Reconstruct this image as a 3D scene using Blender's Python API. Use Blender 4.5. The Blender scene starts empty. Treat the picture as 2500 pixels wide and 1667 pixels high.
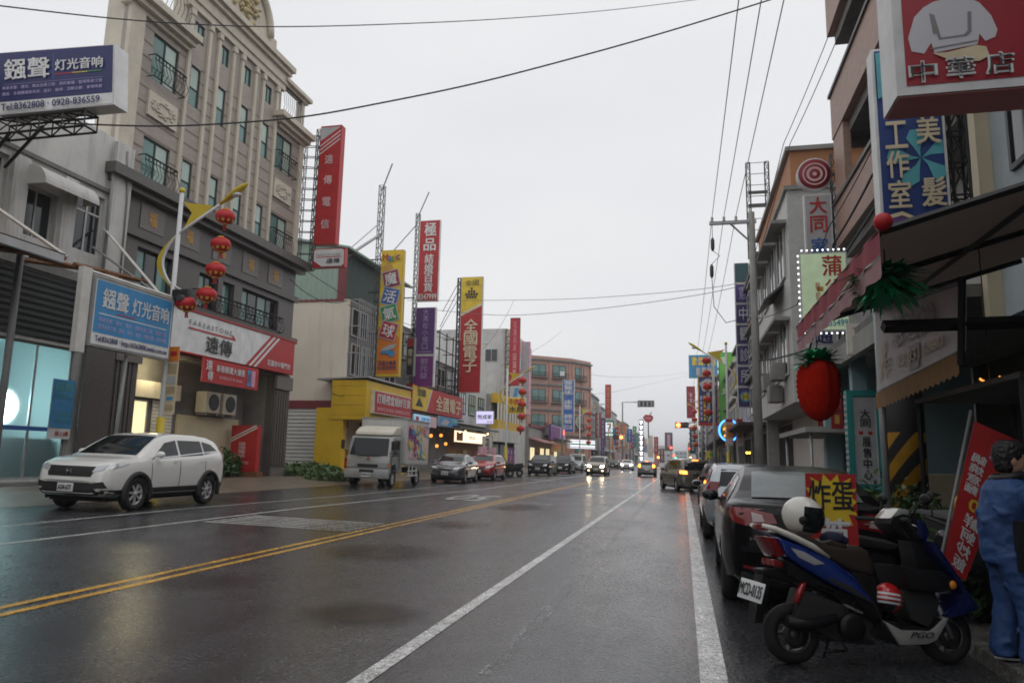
import bpy, bmesh, math, random
from mathutils import Vector, Matrix
from mathutils.bvhtree import BVHTree
random.seed(7)
V = Vector
R = math.radians
SC = bpy.context.scene
COL = SC.collection

# ------------------------------------------------------------------ camera
FPX = 1800.0; CAMH = 1.4                       # focal length in pixels of a 2500 px wide frame
_y = V(((1667-1250)/FPX, -(1127-833.5)/FPX, -1.0)).normalized()   # the road's direction seen by the camera
_z = V((1, -.02, 0)).cross(-_y).normalized()
if _z.y < 0: _z = -_z
_x = _y.cross(_z)
cam = bpy.data.cameras.new('camera'); camo = bpy.data.objects.new('camera', cam); COL.objects.link(camo)
cam.sensor_width = 36; cam.lens = 36*FPX/2500; cam.clip_start = .05; cam.clip_end = 3000
camo.matrix_world = Matrix(((_x.x, _x.y, _x.z, 0), (_y.x, _y.y, _y.z, 0), (_z.x, _z.y, _z.z, CAMH), (0, 0, 0, 1)))
SC.camera = camo
def ray(px, py):
    c = V(((px-1250)/FPX, -(py-833.5)/FPX, -1)); return V((c.dot(_x), c.dot(_y), c.dot(_z)))
KD = 2500/2352
def ay(x, y, Y): r = ray(x*KD, y*KD); return V((0, 0, CAMH)) + r*(Y/r.y)
def ax(x, y, X): r = ray(x*KD, y*KD); return V((0, 0, CAMH)) + r*(X/r.x)
def gz(X): return -.1-.02*max(-24, min(9, X))  # the street falls gently to the right
def gd(x, y, dz=0):
    r = ray(x*KD, y*KD); return V((0, 0, CAMH)) + r*((-.1+dz-CAMH)/(r.z+.02*r.x))

# ------------------------------------------------------------------ sky, sun, exposure
w = bpy.data.worlds.new('World'); SC.world = w; w.use_nodes = True
nt = w.node_tree; bgn = nt.nodes['Background']
SUN_EL, SUN_AZ = 52, 128                        # soft light from behind and to the right
sky = nt.nodes.new('ShaderNodeTexSky'); sky.sky_type = 'NISHITA'; sky.sun_disc = False
sky.sun_elevation = R(SUN_EL); sky.sun_rotation = R(SUN_AZ); sky.air_density = 1.5; sky.dust_density = 6
hs = nt.nodes.new('ShaderNodeHueSaturation'); hs.inputs['Saturation'].default_value = .15; hs.inputs['Value'].default_value = .12
mx = nt.nodes.new('ShaderNodeMix'); mx.data_type = 'RGBA'; mx.inputs[0].default_value = .9
nt.links.new(sky.outputs[0], hs.inputs['Color']); nt.links.new(hs.outputs[0], mx.inputs[6])
# overcast cloud deck: faint soft mottling on an even pale grey
tcw = nt.nodes.new('ShaderNodeTexCoord'); mpw = nt.nodes.new('ShaderNodeMapping'); mpw.inputs['Scale'].default_value = (1.2, 1.2, 3)
nzw = nt.nodes.new('ShaderNodeTexNoise'); nzw.inputs['Scale'].default_value = 1.6; nzw.inputs['Detail'].default_value = 3
rmw = nt.nodes.new('ShaderNodeValToRGB')
rmw.color_ramp.elements[0].position = .3; rmw.color_ramp.elements[0].color = (8.9, 9.05, 9.4, 1)
rmw.color_ramp.elements[1].position = .72; rmw.color_ramp.elements[1].color = (9.8, 9.85, 10.0, 1)
nt.links.new(tcw.outputs['Generated'], mpw.inputs[0]); nt.links.new(mpw.outputs[0], nzw.inputs[0])
nt.links.new(nzw.outputs[0], rmw.inputs[0]); nt.links.new(rmw.outputs[0], mx.inputs[7])
nt.links.new(mx.outputs[2], bgn.inputs[0]); bgn.inputs[1].default_value = .1
sl = bpy.data.lights.new('sun', 'SUN'); sl.energy = .5; sl.angle = R(50); sl.color = (1, .97, .93)
so = bpy.data.objects.new('sun', sl); COL.objects.link(so)
d = V((math.sin(R(SUN_AZ))*math.cos(R(SUN_EL)), math.cos(R(SUN_AZ))*math.cos(R(SUN_EL)), math.sin(R(SUN_EL))))
so.rotation_euler = (-d).to_track_quat('-Z', 'Y').to_euler(); so.location = d*60
vs = SC.view_settings; vs.view_transform = 'Standard'; vs.look = 'None'; vs.exposure = 0; vs.gamma = 1; vs.use_curve_mapping = False
SC.cycles.use_denoising = True; SC.cycles.max_bounces = 7; SC.cycles.diffuse_bounces = 3; SC.cycles.glossy_bounces = 3
SC.cycles.transmission_bounces = 4; SC.cycles.transparent_max_bounces = 10; SC.cycles.caustics_reflective = False; SC.cycles.caustics_refractive = False
SC.cycles.sample_clamp_indirect = 4; SC.cycles.filter_width = 1.75

# ------------------------------------------------------------------ materials
MATS = {}
def mat(name, col, rough=.6, metal=0., var=.12, scale=1.5, streak=0., bump=0., bscale=40., emit=0., ecol=None, coat=0., alpha=None, spec=.5, dirt=None):
    if name in MATS: return MATS[name]
    m = bpy.data.materials.new(name); m.use_nodes = True; n = m.node_tree; b = n.nodes['Principled BSDF']; L = n.links.new
    c = (*col, 1)
    b.inputs['Base Color'].default_value = c; b.inputs['Roughness'].default_value = rough; b.inputs['Metallic'].default_value = metal
    b.inputs['Specular IOR Level'].default_value = spec
    if coat: b.inputs['Coat Weight'].default_value = coat; b.inputs['Coat Roughness'].default_value = .04
    if emit: b.inputs['Emission Color'].default_value = (*(ecol or col), 1); b.inputs['Emission Strength'].default_value = emit
    tc = n.nodes.new('ShaderNodeTexCoord')
    if var:
        nz = n.nodes.new('ShaderNodeTexNoise'); nz.inputs['Scale'].default_value = scale; nz.inputs['Detail'].default_value = 6; nz.inputs['Roughness'].default_value = .62
        L(tc.outputs['Object'], nz.inputs['Vector'])
        r = n.nodes.new('ShaderNodeMapRange'); r.inputs[1].default_value = .3; r.inputs[2].default_value = .7; r.inputs[3].default_value = 1-var; r.inputs[4].default_value = 1+var*.6
        L(nz.outputs[0], r.inputs[0])
        mm = n.nodes.new('ShaderNodeMix'); mm.data_type = 'RGBA'; mm.blend_type = 'MULTIPLY'; mm.inputs[0].default_value = 1
        mm.inputs[6].default_value = c; L(r.outputs[0], mm.inputs[7]); out = mm.outputs[2]
        if streak:
            mp = n.nodes.new('ShaderNodeMapping'); mp.inputs['Scale'].default_value = (2.2, 2.2, .16); L(tc.outputs['Object'], mp.inputs[0])
            n2 = n.nodes.new('ShaderNodeTexNoise'); n2.inputs['Scale'].default_value = 1.3; n2.inputs['Detail'].default_value = 7; n2.inputs['Roughness'].default_value = .7
            L(mp.outputs[0], n2.inputs['Vector'])
            r2 = n.nodes.new('ShaderNodeMapRange'); r2.inputs[1].default_value = .52; r2.inputs[2].default_value = .74; r2.inputs[3].default_value = 0; r2.inputs[4].default_value = streak
            L(n2.outputs[0], r2.inputs[0])
            m2 = n.nodes.new('ShaderNodeMix'); m2.data_type = 'RGBA'; L(r2.outputs[0], m2.inputs[0]); L(out, m2.inputs[6])
            m2.inputs[7].default_value = (*(dirt or (.09, .085, .075)), 1); out = m2.outputs[2]
        L(out, b.inputs['Base Color'])
        r3 = n.nodes.new('ShaderNodeMapRange'); r3.inputs[3].default_value = max(.02, rough-.08); r3.inputs[4].default_value = min(1, rough+.1); L(nz.outputs[0], r3.inputs[0]); L(r3.outputs[0], b.inputs['Roughness'])
    if bump:
        nb = n.nodes.new('ShaderNodeTexNoise'); nb.inputs['Scale'].default_value = bscale; nb.inputs['Detail'].default_value = 4; L(tc.outputs['Object'], nb.inputs['Vector'])
        bp = n.nodes.new('ShaderNodeBump'); bp.inputs['Strength'].default_value = bump; bp.inputs['Distance'].default_value = .02
        L(nb.outputs[0], bp.inputs['Height']); L(bp.outputs[0], b.inputs['Normal'])
    if alpha is not None: b.inputs['Alpha'].default_value = alpha
    MATS[name] = m; return m
def M(x): return MATS[x] if isinstance(x, str) else x

def tiles(name, c1, c2, mortar, sx, sz, rough=.5, axis='Y', msize=.03):
    "small wall tiles, too fine to pick apart: brick pattern on a wall that runs along Y or X"
    m = mat(name, c1, rough, var=.1); n = m.node_tree; L = n.links.new; b = n.nodes['Principled BSDF']
    tc = n.nodes.new('ShaderNodeTexCoord'); sp = n.nodes.new('ShaderNodeSeparateXYZ'); cb = n.nodes.new('ShaderNodeCombineXYZ'); L(tc.outputs['Object'], sp.inputs[0])
    ad = n.nodes.new('ShaderNodeMath'); L(sp.outputs[0], ad.inputs[0]); L(sp.outputs[1], ad.inputs[1]); L(ad.outputs[0], cb.inputs[0]); L(sp.outputs[2], cb.inputs[1])
    br = n.nodes.new('ShaderNodeTexBrick'); br.inputs['Color1'].default_value = (*c1, 1); br.inputs['Color2'].default_value = (*c2, 1); br.inputs['Mortar'].default_value = (*mortar, 1)
    br.inputs['Scale'].default_value = 1; br.inputs['Brick Width'].default_value = sx; br.inputs['Row Height'].default_value = sz; br.inputs['Mortar Size'].default_value = msize*sz
    L(cb.outputs[0], br.inputs['Vector'])
    mm = n.nodes.new('ShaderNodeMix'); mm.data_type = 'RGBA'; mm.blend_type = 'MULTIPLY'; mm.inputs[0].default_value = 1
    old = b.inputs['Base Color'].links[0].from_node; nz = old.inputs[7].links[0].from_socket
    L(br.outputs[0], mm.inputs[6]); L(nz, mm.inputs[7]); L(mm.outputs[2], b.inputs['Base Color'])
    bp = n.nodes.new('ShaderNodeBump'); bp.inputs['Strength'].default_value = .4; bp.inputs['Distance'].default_value = .01; bp.invert = True
    L(br.outputs['Fac'], bp.inputs['Height']); L(bp.outputs[0], b.inputs['Normal'])
    return m

# paints and prints
for nm, c in dict(white=(.74, .74, .74), offwhite=(.66, .64, .6), cream=(.74, .69, .58), red=(.47, .018, .02), darkred=(.3, .02, .03), yellow=(.78, .55, .03), gold=(.6, .33, .05),
                  blue=(.03, .13, .42), navy=(.012, .014, .12), skyblue=(.05, .27, .55), purple=(.13, .05, .2), violet=(.2, .04, .22), black=(.015, .015, .016), dgrey=(.06, .06, .062),
                  grey=(.25, .25, .25), lgrey=(.45, .45, .46), green=(.03, .3, .08), lime=(.14, .42, .07), orange=(.75, .22, .02), teal=(.02, .28, .26), pink=(.7, .32, .45), maroon=(.2, .025, .035),
                  lav=(.5, .42, .7), palegreen=(.5, .62, .42), brown=(.13, .07, .04), palepink=(.75, .5, .52), aqua=(.1, .42, .48), tan=(.45, .33, .2), deepblue=(.01, .04, .2), beige=(.72, .6, .4)).items():
    mat('p_'+nm, c, .45, var=.17, scale=2.2, streak=.2 if nm in ('white', 'offwhite', 'cream') else .13, dirt=tuple(.35*x+.03 for x in c))
mat('steel', (.1, .095, .09), .55, .6, var=.35, scale=6); mat('rust', (.2, .085, .035), .8, .1, var=.5, scale=9)
mat('galv', (.42, .43, .44), .45, .5, var=.2, scale=4); mat('alu', (.5, .5, .52), .35, .7, var=.15)
mat('darkmetal', (.03, .03, .032), .45, .5, var=.2); mat('wire', (.025, .025, .027), .6, var=.1); mat('wire_grey', (.22, .22, .23), .6, var=.1)
mat('glass_dark', (.012, .018, .02), .06, var=.05, spec=.8); mat('glass_teal', (.1, .23, .21), .07, var=.3, scale=.8, spec=.8)
mat('glass_pale', (.38, .5, .44), .08, var=.2, scale=.6, spec=.8)  # teal and pale tints: reflected sky and green curtains put into the colour
mat('winframe', (.03, .035, .035), .4, .3, var=.1); mat('winframe_w', (.55, .55, .53), .5, var=.15)
mat('rubber', (.012, .012, .013), .75, var=.2, scale=12)
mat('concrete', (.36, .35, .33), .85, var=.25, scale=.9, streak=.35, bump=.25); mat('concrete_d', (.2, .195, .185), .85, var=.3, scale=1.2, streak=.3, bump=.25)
mat('oldwhite', (.6, .595, .57), .8, var=.18, scale=.7, streak=.62, bump=.2, dirt=(.16, .14, .12)); mat('creamwall', (.72, .66, .56), .8, var=.08, scale=.5, streak=.4, bump=.15, dirt=(.42, .3, .17))
mat('stone_cream', (.58, .53, .44), .7, var=.12, scale=2, streak=.3, bump=.2, dirt=(.25, .21, .16))
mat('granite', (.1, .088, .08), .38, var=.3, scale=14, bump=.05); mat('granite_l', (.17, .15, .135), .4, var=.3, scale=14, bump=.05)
tiles('stone_tile', (.38, .335, .29), (.335, .295, .255), (.22, .19, .165), .22, .075)
mat('stone_band', (.24, .18, .15), .6, var=.15, scale=5)
tiles('brick_tile', (.42, .26, .2), (.36, .22, .17), (.3, .23, .19), .24, .075)
tiles('white_tile', (.6, .6, .58), (.55, .55, .53), (.4, .4, .39), .2, .1); tiles('grey_tile', (.33, .32, .3), (.29, .28, .27), (.2, .19, .18), .2, .1)
tiles('pink_tile', (.47, .26, .2), (.43, .235, .18), (.36, .21, .17), .25, .1)
mat('pinkwall', (.46, .25, .19), .75, var=.14, scale=.6, streak=.3); mat('corr_green', (.3, .42, .36), .55, var=.1, scale=1, streak=.3); mat('corr_dark', (.06, .09, .085), .6, var=.2, streak=.3)
mat('corr_white', (.58, .58, .56), .55, var=.1, streak=.3); mat('corr_blue', (.28, .4, .43), .6, var=.1, streak=.15); mat('panel_cream', (.66, .58, .4), .65, var=.08, streak=.15)
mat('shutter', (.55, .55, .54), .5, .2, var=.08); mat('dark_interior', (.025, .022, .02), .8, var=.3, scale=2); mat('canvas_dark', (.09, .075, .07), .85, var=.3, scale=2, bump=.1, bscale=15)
mat('canvas_pink', (.5, .1, .13), .7, var=.2, scale=3); mat('canvas_palepink', (.62, .35, .37), .7, var=.2, scale=3)
mat('tanfringe', (.36, .2, .08), .8, var=.25, scale=5)
mat('lantern_red', (.5, .008, .012), .5, var=.12, scale=5); mat('lantern_gold', (.62, .36, .05), .4, .2, var=.15)
mat('lamp_yellow', (.62, .46, .03), .4, var=.12); mat('lamp_white', (.66, .67, .68), .4, var=.08, streak=.15)
mat('e_white', (1, 1, 1), .5, var=0, emit=5, ecol=(.93, .96, 1)); mat('e_warm', (1, .8, .5), .5, var=0, emit=5, ecol=(1, .72, .36)); mat('e_head', (1, .9, .7), .5, var=0, emit=55, ecol=(1, .82, .5))
mat('e_headw', (1, 1, 1), .5, var=0, emit=14, ecol=(.95, .97, 1)); mat('e_brake', (1, .2, .05), .5, var=0, emit=9, ecol=(1, .16, .02)); mat('e_brake_core', (1, .6, .1), .5, var=0, emit=14, ecol=(1, .4, .03))
mat('e_blue', (.1, .3, 1), .5, var=0, emit=4, ecol=(.05, .25, 1)); mat('e_orange', (1, .3, .05), .5, var=0, emit=5, ecol=(1, .16, .03)); mat('e_green', (.1, 1, .5), .5, var=0, emit=4, ecol=(.06, .9, .4))
mat('e_amber', (1, .6, .05), .5, var=0, emit=10, ecol=(1, .5, .04)); mat('e_red', (1, .05, .03), .5, var=0, emit=7, ecol=(1, .06, .03)); mat('e_lav', (.8, .76, 1), .5, var=0, emit=.75, ecol=(.72, .66, 1))
mat('e_cream', (1, .95, .8), .5, var=.15, scale=2, emit=1.3, ecol=(1, .9, .65)); mat('e_pale', (.9, .95, 1), .5, var=0, emit=.8, ecol=(.85, .93, 1)); mat('e_bluesign', (.4, .65, .9), .5, var=0, emit=.3, ecol=(.4, .7, 1)); mat('e_greenpale', (.6, .75, .5), .5, var=.25, scale=1.4, emit=.16, ecol=(.7, .9, .55))
mat('leaf', (.045, .1, .02), .5, var=.4, scale=6); mat('leaf2', (.075, .14, .035), .5, var=.4, scale=6); mat('bark', (.1, .07, .045), .9, var=.3, scale=8)
mat('tinsel', (.012, .36, .15), .4, var=.4, scale=9); mat('paper_red', (.5, .014, .005), .95, var=.25, scale=14, spec=.1)

# thin tarpaulin: some daylight seeps through it
for nm, c, tr in (('canvas_dark', (.13, .1, .085), .24), ('canvas_pink', (.55, .12, .14), .35), ('canvas_palepink', (.68, .4, .42), .35)):
    n = MATS[nm].node_tree; b0 = n.nodes['Principled BSDF']; ts = n.nodes.new('ShaderNodeBsdfTranslucent'); ms = n.nodes.new('ShaderNodeMixShader'); ts.inputs[0].default_value = (*c, 1); ms.inputs[0].default_value = tr
    n.links.new(b0.outputs[0], ms.inputs[1]); n.links.new(ts.outputs[0], ms.inputs[2]); n.links.new(ms.outputs[0], n.nodes['Material Output'].inputs[0])

# ------------------------------------------------------------------ mesh builder
class MB:
    def __init__(s): s.v = []; s.f = []; s.sm = []
    def add(s, vs, fs, smooth=False):
        o = len(s.v); s.v += [tuple(p) for p in vs]; s.f += [tuple(i+o for i in f) for f in fs]; s.sm += [smooth]*len(fs); return s
    def hexa(s, p): return s.add(p, [(0, 3, 2, 1), (4, 5, 6, 7), (0, 1, 5, 4), (1, 2, 6, 5), (2, 3, 7, 6), (3, 0, 4, 7)])
    def box(s, x0, x1, y0, y1, z0, z1):
        if x0 > x1: x0, x1 = x1, x0
        if y0 > y1: y0, y1 = y1, y0
        return s.hexa([(x0, y0, z0), (x1, y0, z0), (x1, y1, z0), (x0, y1, z0), (x0, y0, z1), (x1, y0, z1), (x1, y1, z1), (x0, y1, z1)])
    def prism(s, pts, ax_, a, b, smooth=False):
        f = {'x': lambda p, t: (t, p[0], p[1]), 'y': lambda p, t: (p[0], t, p[1]), 'z': lambda p, t: (p[0], p[1], t)}[ax_]
        n = len(pts); vs = [f(p, a) for p in pts]+[f(p, b) for p in pts]
        s.add(vs, [tuple(range(n)), tuple(range(2*n-1, n-1, -1))]); o = len(s.v)-2*n
        for i in range(n): s.f.append((o+i, o+(i+1) % n, o+n+(i+1) % n, o+n+i)); s.sm.append(smooth)
        return s
    def tube(s, pts, r, n=6, closed=False, cap=True):
        pts = [V(p) for p in pts]; m = len(pts); rs = r if isinstance(r, (list, tuple)) else [r]*m; rings = []; up = None
        for i, p in enumerate(pts):
            a = pts[(i-1) % m] if (i or closed) else p; b = pts[(i+1) % m] if (i < m-1 or closed) else p
            t = (b-a).normalized()
            if up is None: up = V((0, 0, 1)) if abs(t.z) < .9 else V((1, 0, 0))
            u = t.cross(up).normalized(); up = u.cross(t).normalized()
            rings.append([p+(u*math.cos(2*math.pi*k/n)+up*math.sin(2*math.pi*k/n))*rs[i] for k in range(n)])
        o = len(s.v); s.v += [tuple(q) for rg in rings for q in rg]
        for i in range(m if closed else m-1):
            j = (i+1) % m
            for k in range(n): s.f.append((o+i*n+k, o+i*n+(k+1) % n, o+j*n+(k+1) % n, o+j*n+k)); s.sm.append(n > 4)
        if cap and not closed:
            s.f.append(tuple(o+k for k in range(n-1, -1, -1))); s.f.append(tuple(o+(m-1)*n+k for k in range(n))); s.sm += [False, False]
        return s
    def bar(s, a, b, w=.04, h=None): return s.tube([a, b], w*.7071, 4)
    def lathe(s, prof, n=20, c=(0, 0, 0), axis='z', wob=None, cap=True):
        o = len(s.v); m = len(prof)
        for (r, h) in prof:
            for k in range(n):
                a = 2*math.pi*(k+.0)/n; rr = r*(wob(k) if wob else 1); x, y = rr*math.cos(a), rr*math.sin(a)
                p = {'z': (x, y, h), 'x': (h, x, y), 'y': (x, h, y)}[axis]; s.v.append((c[0]+p[0], c[1]+p[1], c[2]+p[2]))
        for i in range(m-1):
            for k in range(n): s.f.append((o+i*n+k, o+i*n+(k+1) % n, o+(i+1)*n+(k+1) % n, o+(i+1)*n+k)); s.sm.append(True)
        for i, q in ((0, prof[0]), (m-1, prof[-1])):
            if cap and q[0] > 1e-4: s.f.append(tuple(o+i*n+k for k in range(n))); s.sm.append(False)
        return s
    def ball(s, c, rx, ry=None, rz=None, n=14, m=9):
        ry = ry or rx; rz = rz or rx; o = len(s.v)
        for i in range(m+1):
            t = math.pi*i/m
            for k in range(n):
                a = 2*math.pi*k/n; s.v.append((c[0]+rx*math.sin(t)*math.cos(a), c[1]+ry*math.sin(t)*math.sin(a), c[2]+rz*math.cos(t)))
        for i in range(m):
            for k in range(n): s.f.append((o+i*n+k, o+i*n+(k+1) % n, o+(i+1)*n+(k+1) % n, o+(i+1)*n+k)); s.sm.append(True)
        return s
    def build(s, name, m, parent=None, bevel=0, clean=True, xf=None, segs=2):
        me = bpy.data.meshes.new(name)
        used = sorted({i for f in s.f for i in f})
        if len(used) < len(s.v): ix = {u: k for k, u in enumerate(used)}; s.v = [s.v[u] for u in used]; s.f = [tuple(ix[i] for i in f) for f in s.f]
        vs = [tuple(xf @ V(p)) for p in s.v] if xf else s.v
        me.from_pydata(vs, [], s.f); me.polygons.foreach_set('use_smooth', s.sm)
        if clean:
            b = bmesh.new(); b.from_mesh(me); bmesh.ops.remove_doubles(b, verts=b.verts, dist=1e-5); bmesh.ops.recalc_face_normals(b, faces=b.faces)
            if bevel:
                es = [e for e in b.edges if len(e.link_faces) == 2 and e.calc_face_angle(0) > .6]
                bmesh.ops.bevel(b, geom=es, offset=bevel, segments=segs, affect='EDGES', profile=.6, clamp_overlap=True)
                for f in b.faces: f.smooth = True
            b.to_mesh(me); b.free()
            if bevel: me.set_sharp_from_angle(angle=R(40))
        me.materials.append(M(m)); return link(name, me, parent)
def link(name, me, parent=None):
    o = bpy.data.objects.new(name, me); COL.objects.link(o)
    if parent is not None:
        o.parent = parent
        if parent.get('_w'): o.matrix_parent_inverse = Matrix.Translation(-parent.location)
    return o
def tag(o, label, cat, group=None):
    o['label'] = label; o['category'] = cat
    if group: o['group'] = group
    return o
def thing(name, label, cat, loc=(0, 0, 0), group=None, world=True):
    o = bpy.data.objects.new(name, None); COL.objects.link(o); o.location = loc; o.empty_display_size = .2
    if world: o['_w'] = 1
    return tag(o, label, cat, group)
def struct(o): o['kind'] = 'structure'; return o
def copy_tree(o, parent=None):
    c = o.copy(); COL.objects.link(c); c.parent = parent
    for ch in list(o.children): copy_tree(ch, c)
    return c

# ------------------------------------------------------------------ lettering
GC = {}
def glyph(s, bold=False):
    k = (s, bold)
    if k in GC: return GC[k]
    cu = bpy.data.curves.new('g', 'FONT'); cu.body = s; cu.resolution_u = 2; cu.fill_mode = 'FRONT'
    o = bpy.data.objects.new('g', cu); COL.objects.link(o)
    me = o.evaluated_get(bpy.context.evaluated_depsgraph_get()).to_mesh()
    vs = [(p.co.x, p.co.y) for p in me.vertices]; fs = [tuple(p.vertices) for p in me.polygons]
    bpy.data.objects.remove(o); bpy.data.curves.remove(cu)
    if not vs: vs = [(0, 0), (1, 1)]
    x = [p[0] for p in vs]; y = [p[1] for p in vs]
    if bold:                                    # heavier strokes: shifted copies, each a hair further out
        n0 = len(vs); v2, f2 = [], []
        for q, (dx, dy) in enumerate(((-.016, -.012), (.016, -.012), (.016, .012), (-.016, .012))):
            v2 += [(a+dx, c+dy, q) for a, c in vs]; f2 += [tuple(i+q*n0 for i in f) for f in fs]
        vs, fs = v2, f2
    else: vs = [(a, c, 0) for a, c in vs]
    GC[k] = (vs, fs, min(x), max(x), min(y), max(y)); return GC[k]
for ch in '鏹聲灯光音响遠傳電信極品結婚百貨全國子訂禮魔活氣球中華店美髮工作室大同家炸蛋蔥醫診所展售心憲彈簧床墊棉被牛肉麵水餃通蒲術': glyph(ch, True)
class Frame:
    "a flat or slightly warped rectangle: BL, BR, TL, TR corners"
    def __init__(s, BL, BR, TL, TR=None):
        s.BL, s.BR, s.TL = V(BL), V(BR), V(TL); s.TR = V(TR) if TR is not None else s.BR+s.TL-s.BL
        s.N = (s.BR-s.BL).cross(s.TL-s.BL).normalized(); s.w = (s.BR-s.BL).length; s.h = (s.TL-s.BL).length
    def pt(s, u, v, o=0): return (s.BL*(1-u)+s.BR*u)*(1-v)+(s.TL*(1-u)+s.TR*u)*v+s.N*o
def frY(X0, X1, z0, z1, Y): return Frame((X0, Y, z0), (X1, Y, z0), (X0, Y, z1))
def frL(X, Y0, Y1, z0, z1): return Frame((X, Y0, z0), (X, Y1, z0), (X, Y0, z1))
def frR(X, Y0, Y1, z0, z1): return Frame((X, Y1, z0), (X, Y0, z0), (X, Y1, z1))
def poly(fr, pts, m, parent, o, name='print', th=0):
    b = MB(); n = len(pts); b.add([fr.pt(u, v, o) for u, v in pts], [tuple(range(n))])
    return b.build(name, m, parent, clean=False)
def text(fr, s, box, m, parent, o, mode='h', bold=True, ang=0, fill=.88, mirror=False, slant=0., name='lettering'):
    u0, v0, u1, v1 = box; b = MB(); W, H = fr.w, fr.h
    cells = [s] if mode == 'h' else list(s); n = len(cells); cu, cv = (u0+u1)/2, (v0+v1)/2; ca, sa = math.cos(ang), math.sin(ang)
    for i, ch in enumerate(cells):
        if ch == ' ': continue
        vs, fs, a0, a1, b0, b1 = glyph(ch, bold)
        cv0, cv1 = (v0, v1) if mode == 'h' else (v1-(v1-v0)*(i+1)/n, v1-(v1-v0)*i/n)
        f = 1 if mode == 'h' else fill; mu, mv = (u0+u1)/2, (cv0+cv1)/2; du, dv = (u1-u0)*f/2, (cv1-cv0)*f/2
        if ch in '一-二': dv *= .2
        out = []
        for x, y, lay in vs:
            p = (x-a0)/max(1e-6, a1-a0)*2-1; q = (y-b0)/max(1e-6, b1-b0)*2-1
            if mirror: p = -p
            p += slant*q
            U, Vv = mu+p*du, mv+q*dv
            if ang:
                e, g = (U-cu)*W, (Vv-cv)*H; U, Vv = cu+(e*ca-g*sa)/W, cv+(e*sa+g*ca)/H
            out.append(fr.pt(U, Vv, o+lay*.0012))
        b.add(out, fs)
    return b.build(name, m, parent, clean=False)
def slab(fr, depth, m, parent, name, bevel=0):
    b = MB(); f = [fr.pt(u, v) for u, v in ((0, 0), (1, 0), (1, 1), (0, 1))]; b.hexa([p-fr.N*depth for p in f]+f)
    return b.build(name, m, parent, bevel=bevel)
def sign(name, label, fr, depth=.18, body='p_offwhite', face=None, border=.03, polys=(), texts=(), cat='sign', group=None, eps=.01, loc=None):
    r = thing(name, label, cat, loc or (fr.pt(.5, 0)-fr.N*depth/2), group)
    slab(fr, depth, body, r, 'cabinet')
    bu, bv = border/fr.w, border/fr.h
    if face: poly(fr, [(bu, bv), (1-bu, bv), (1-bu, 1-bv), (bu, 1-bv)], face, r, eps, 'face')
    k = 2
    for m, pts in polys: poly(fr, pts, m, r, eps*k, 'printed_panel'); k += .5
    for t in texts: text(fr, t[0], t[1], t[2], r, eps*(k+1), *t[3:])
    return r
def rect(u0, v0, u1, v1): return [(u0, v0), (u1, v0), (u1, v1), (u0, v1)]

# ------------------------------------------------------------------ facade pieces
def facade(fr, holes, m, parent, reveal=.25, name='wall'):
    "front sheet of a wall with real openings and their reveals; holes in metres (u0, v0, u1, v1)"
    us = sorted({0, fr.w, *[h[0] for h in holes], *[h[2] for h in holes]}); vs = sorted({0, fr.h, *[h[1] for h in holes], *[h[3] for h in holes]})
    b = MB(); P = lambda u, v, o=0: fr.pt(u/fr.w, v/fr.h, o)
    for i in range(len(us)-1):
        for j in range(len(vs)-1):
            cu, cv = (us[i]+us[i+1])/2, (vs[j]+vs[j+1])/2
            if any(h[0] < cu < h[2] and h[1] < cv < h[3] for h in holes): continue
            b.add([P(us[i], vs[j]), P(us[i+1], vs[j]), P(us[i+1], vs[j+1]), P(us[i], vs[j+1])], [(0, 1, 2, 3)])
    def ring(h, sgn):
        c = [(h[0], h[1]), (h[2], h[1]), (h[2], h[3]), (h[0], h[3])]
        for k in range(4):
            a, e = c[k], c[(k+1) % 4]; b.add([P(*a), P(*e), P(*e, -reveal), P(*a, -reveal)], [(0, 1, 2, 3)])
    for h in holes: ring(h, 1)
    ring((0, 0, fr.w, fr.h), -1)
    return b.build(name, m, parent, clean=False)
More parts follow.
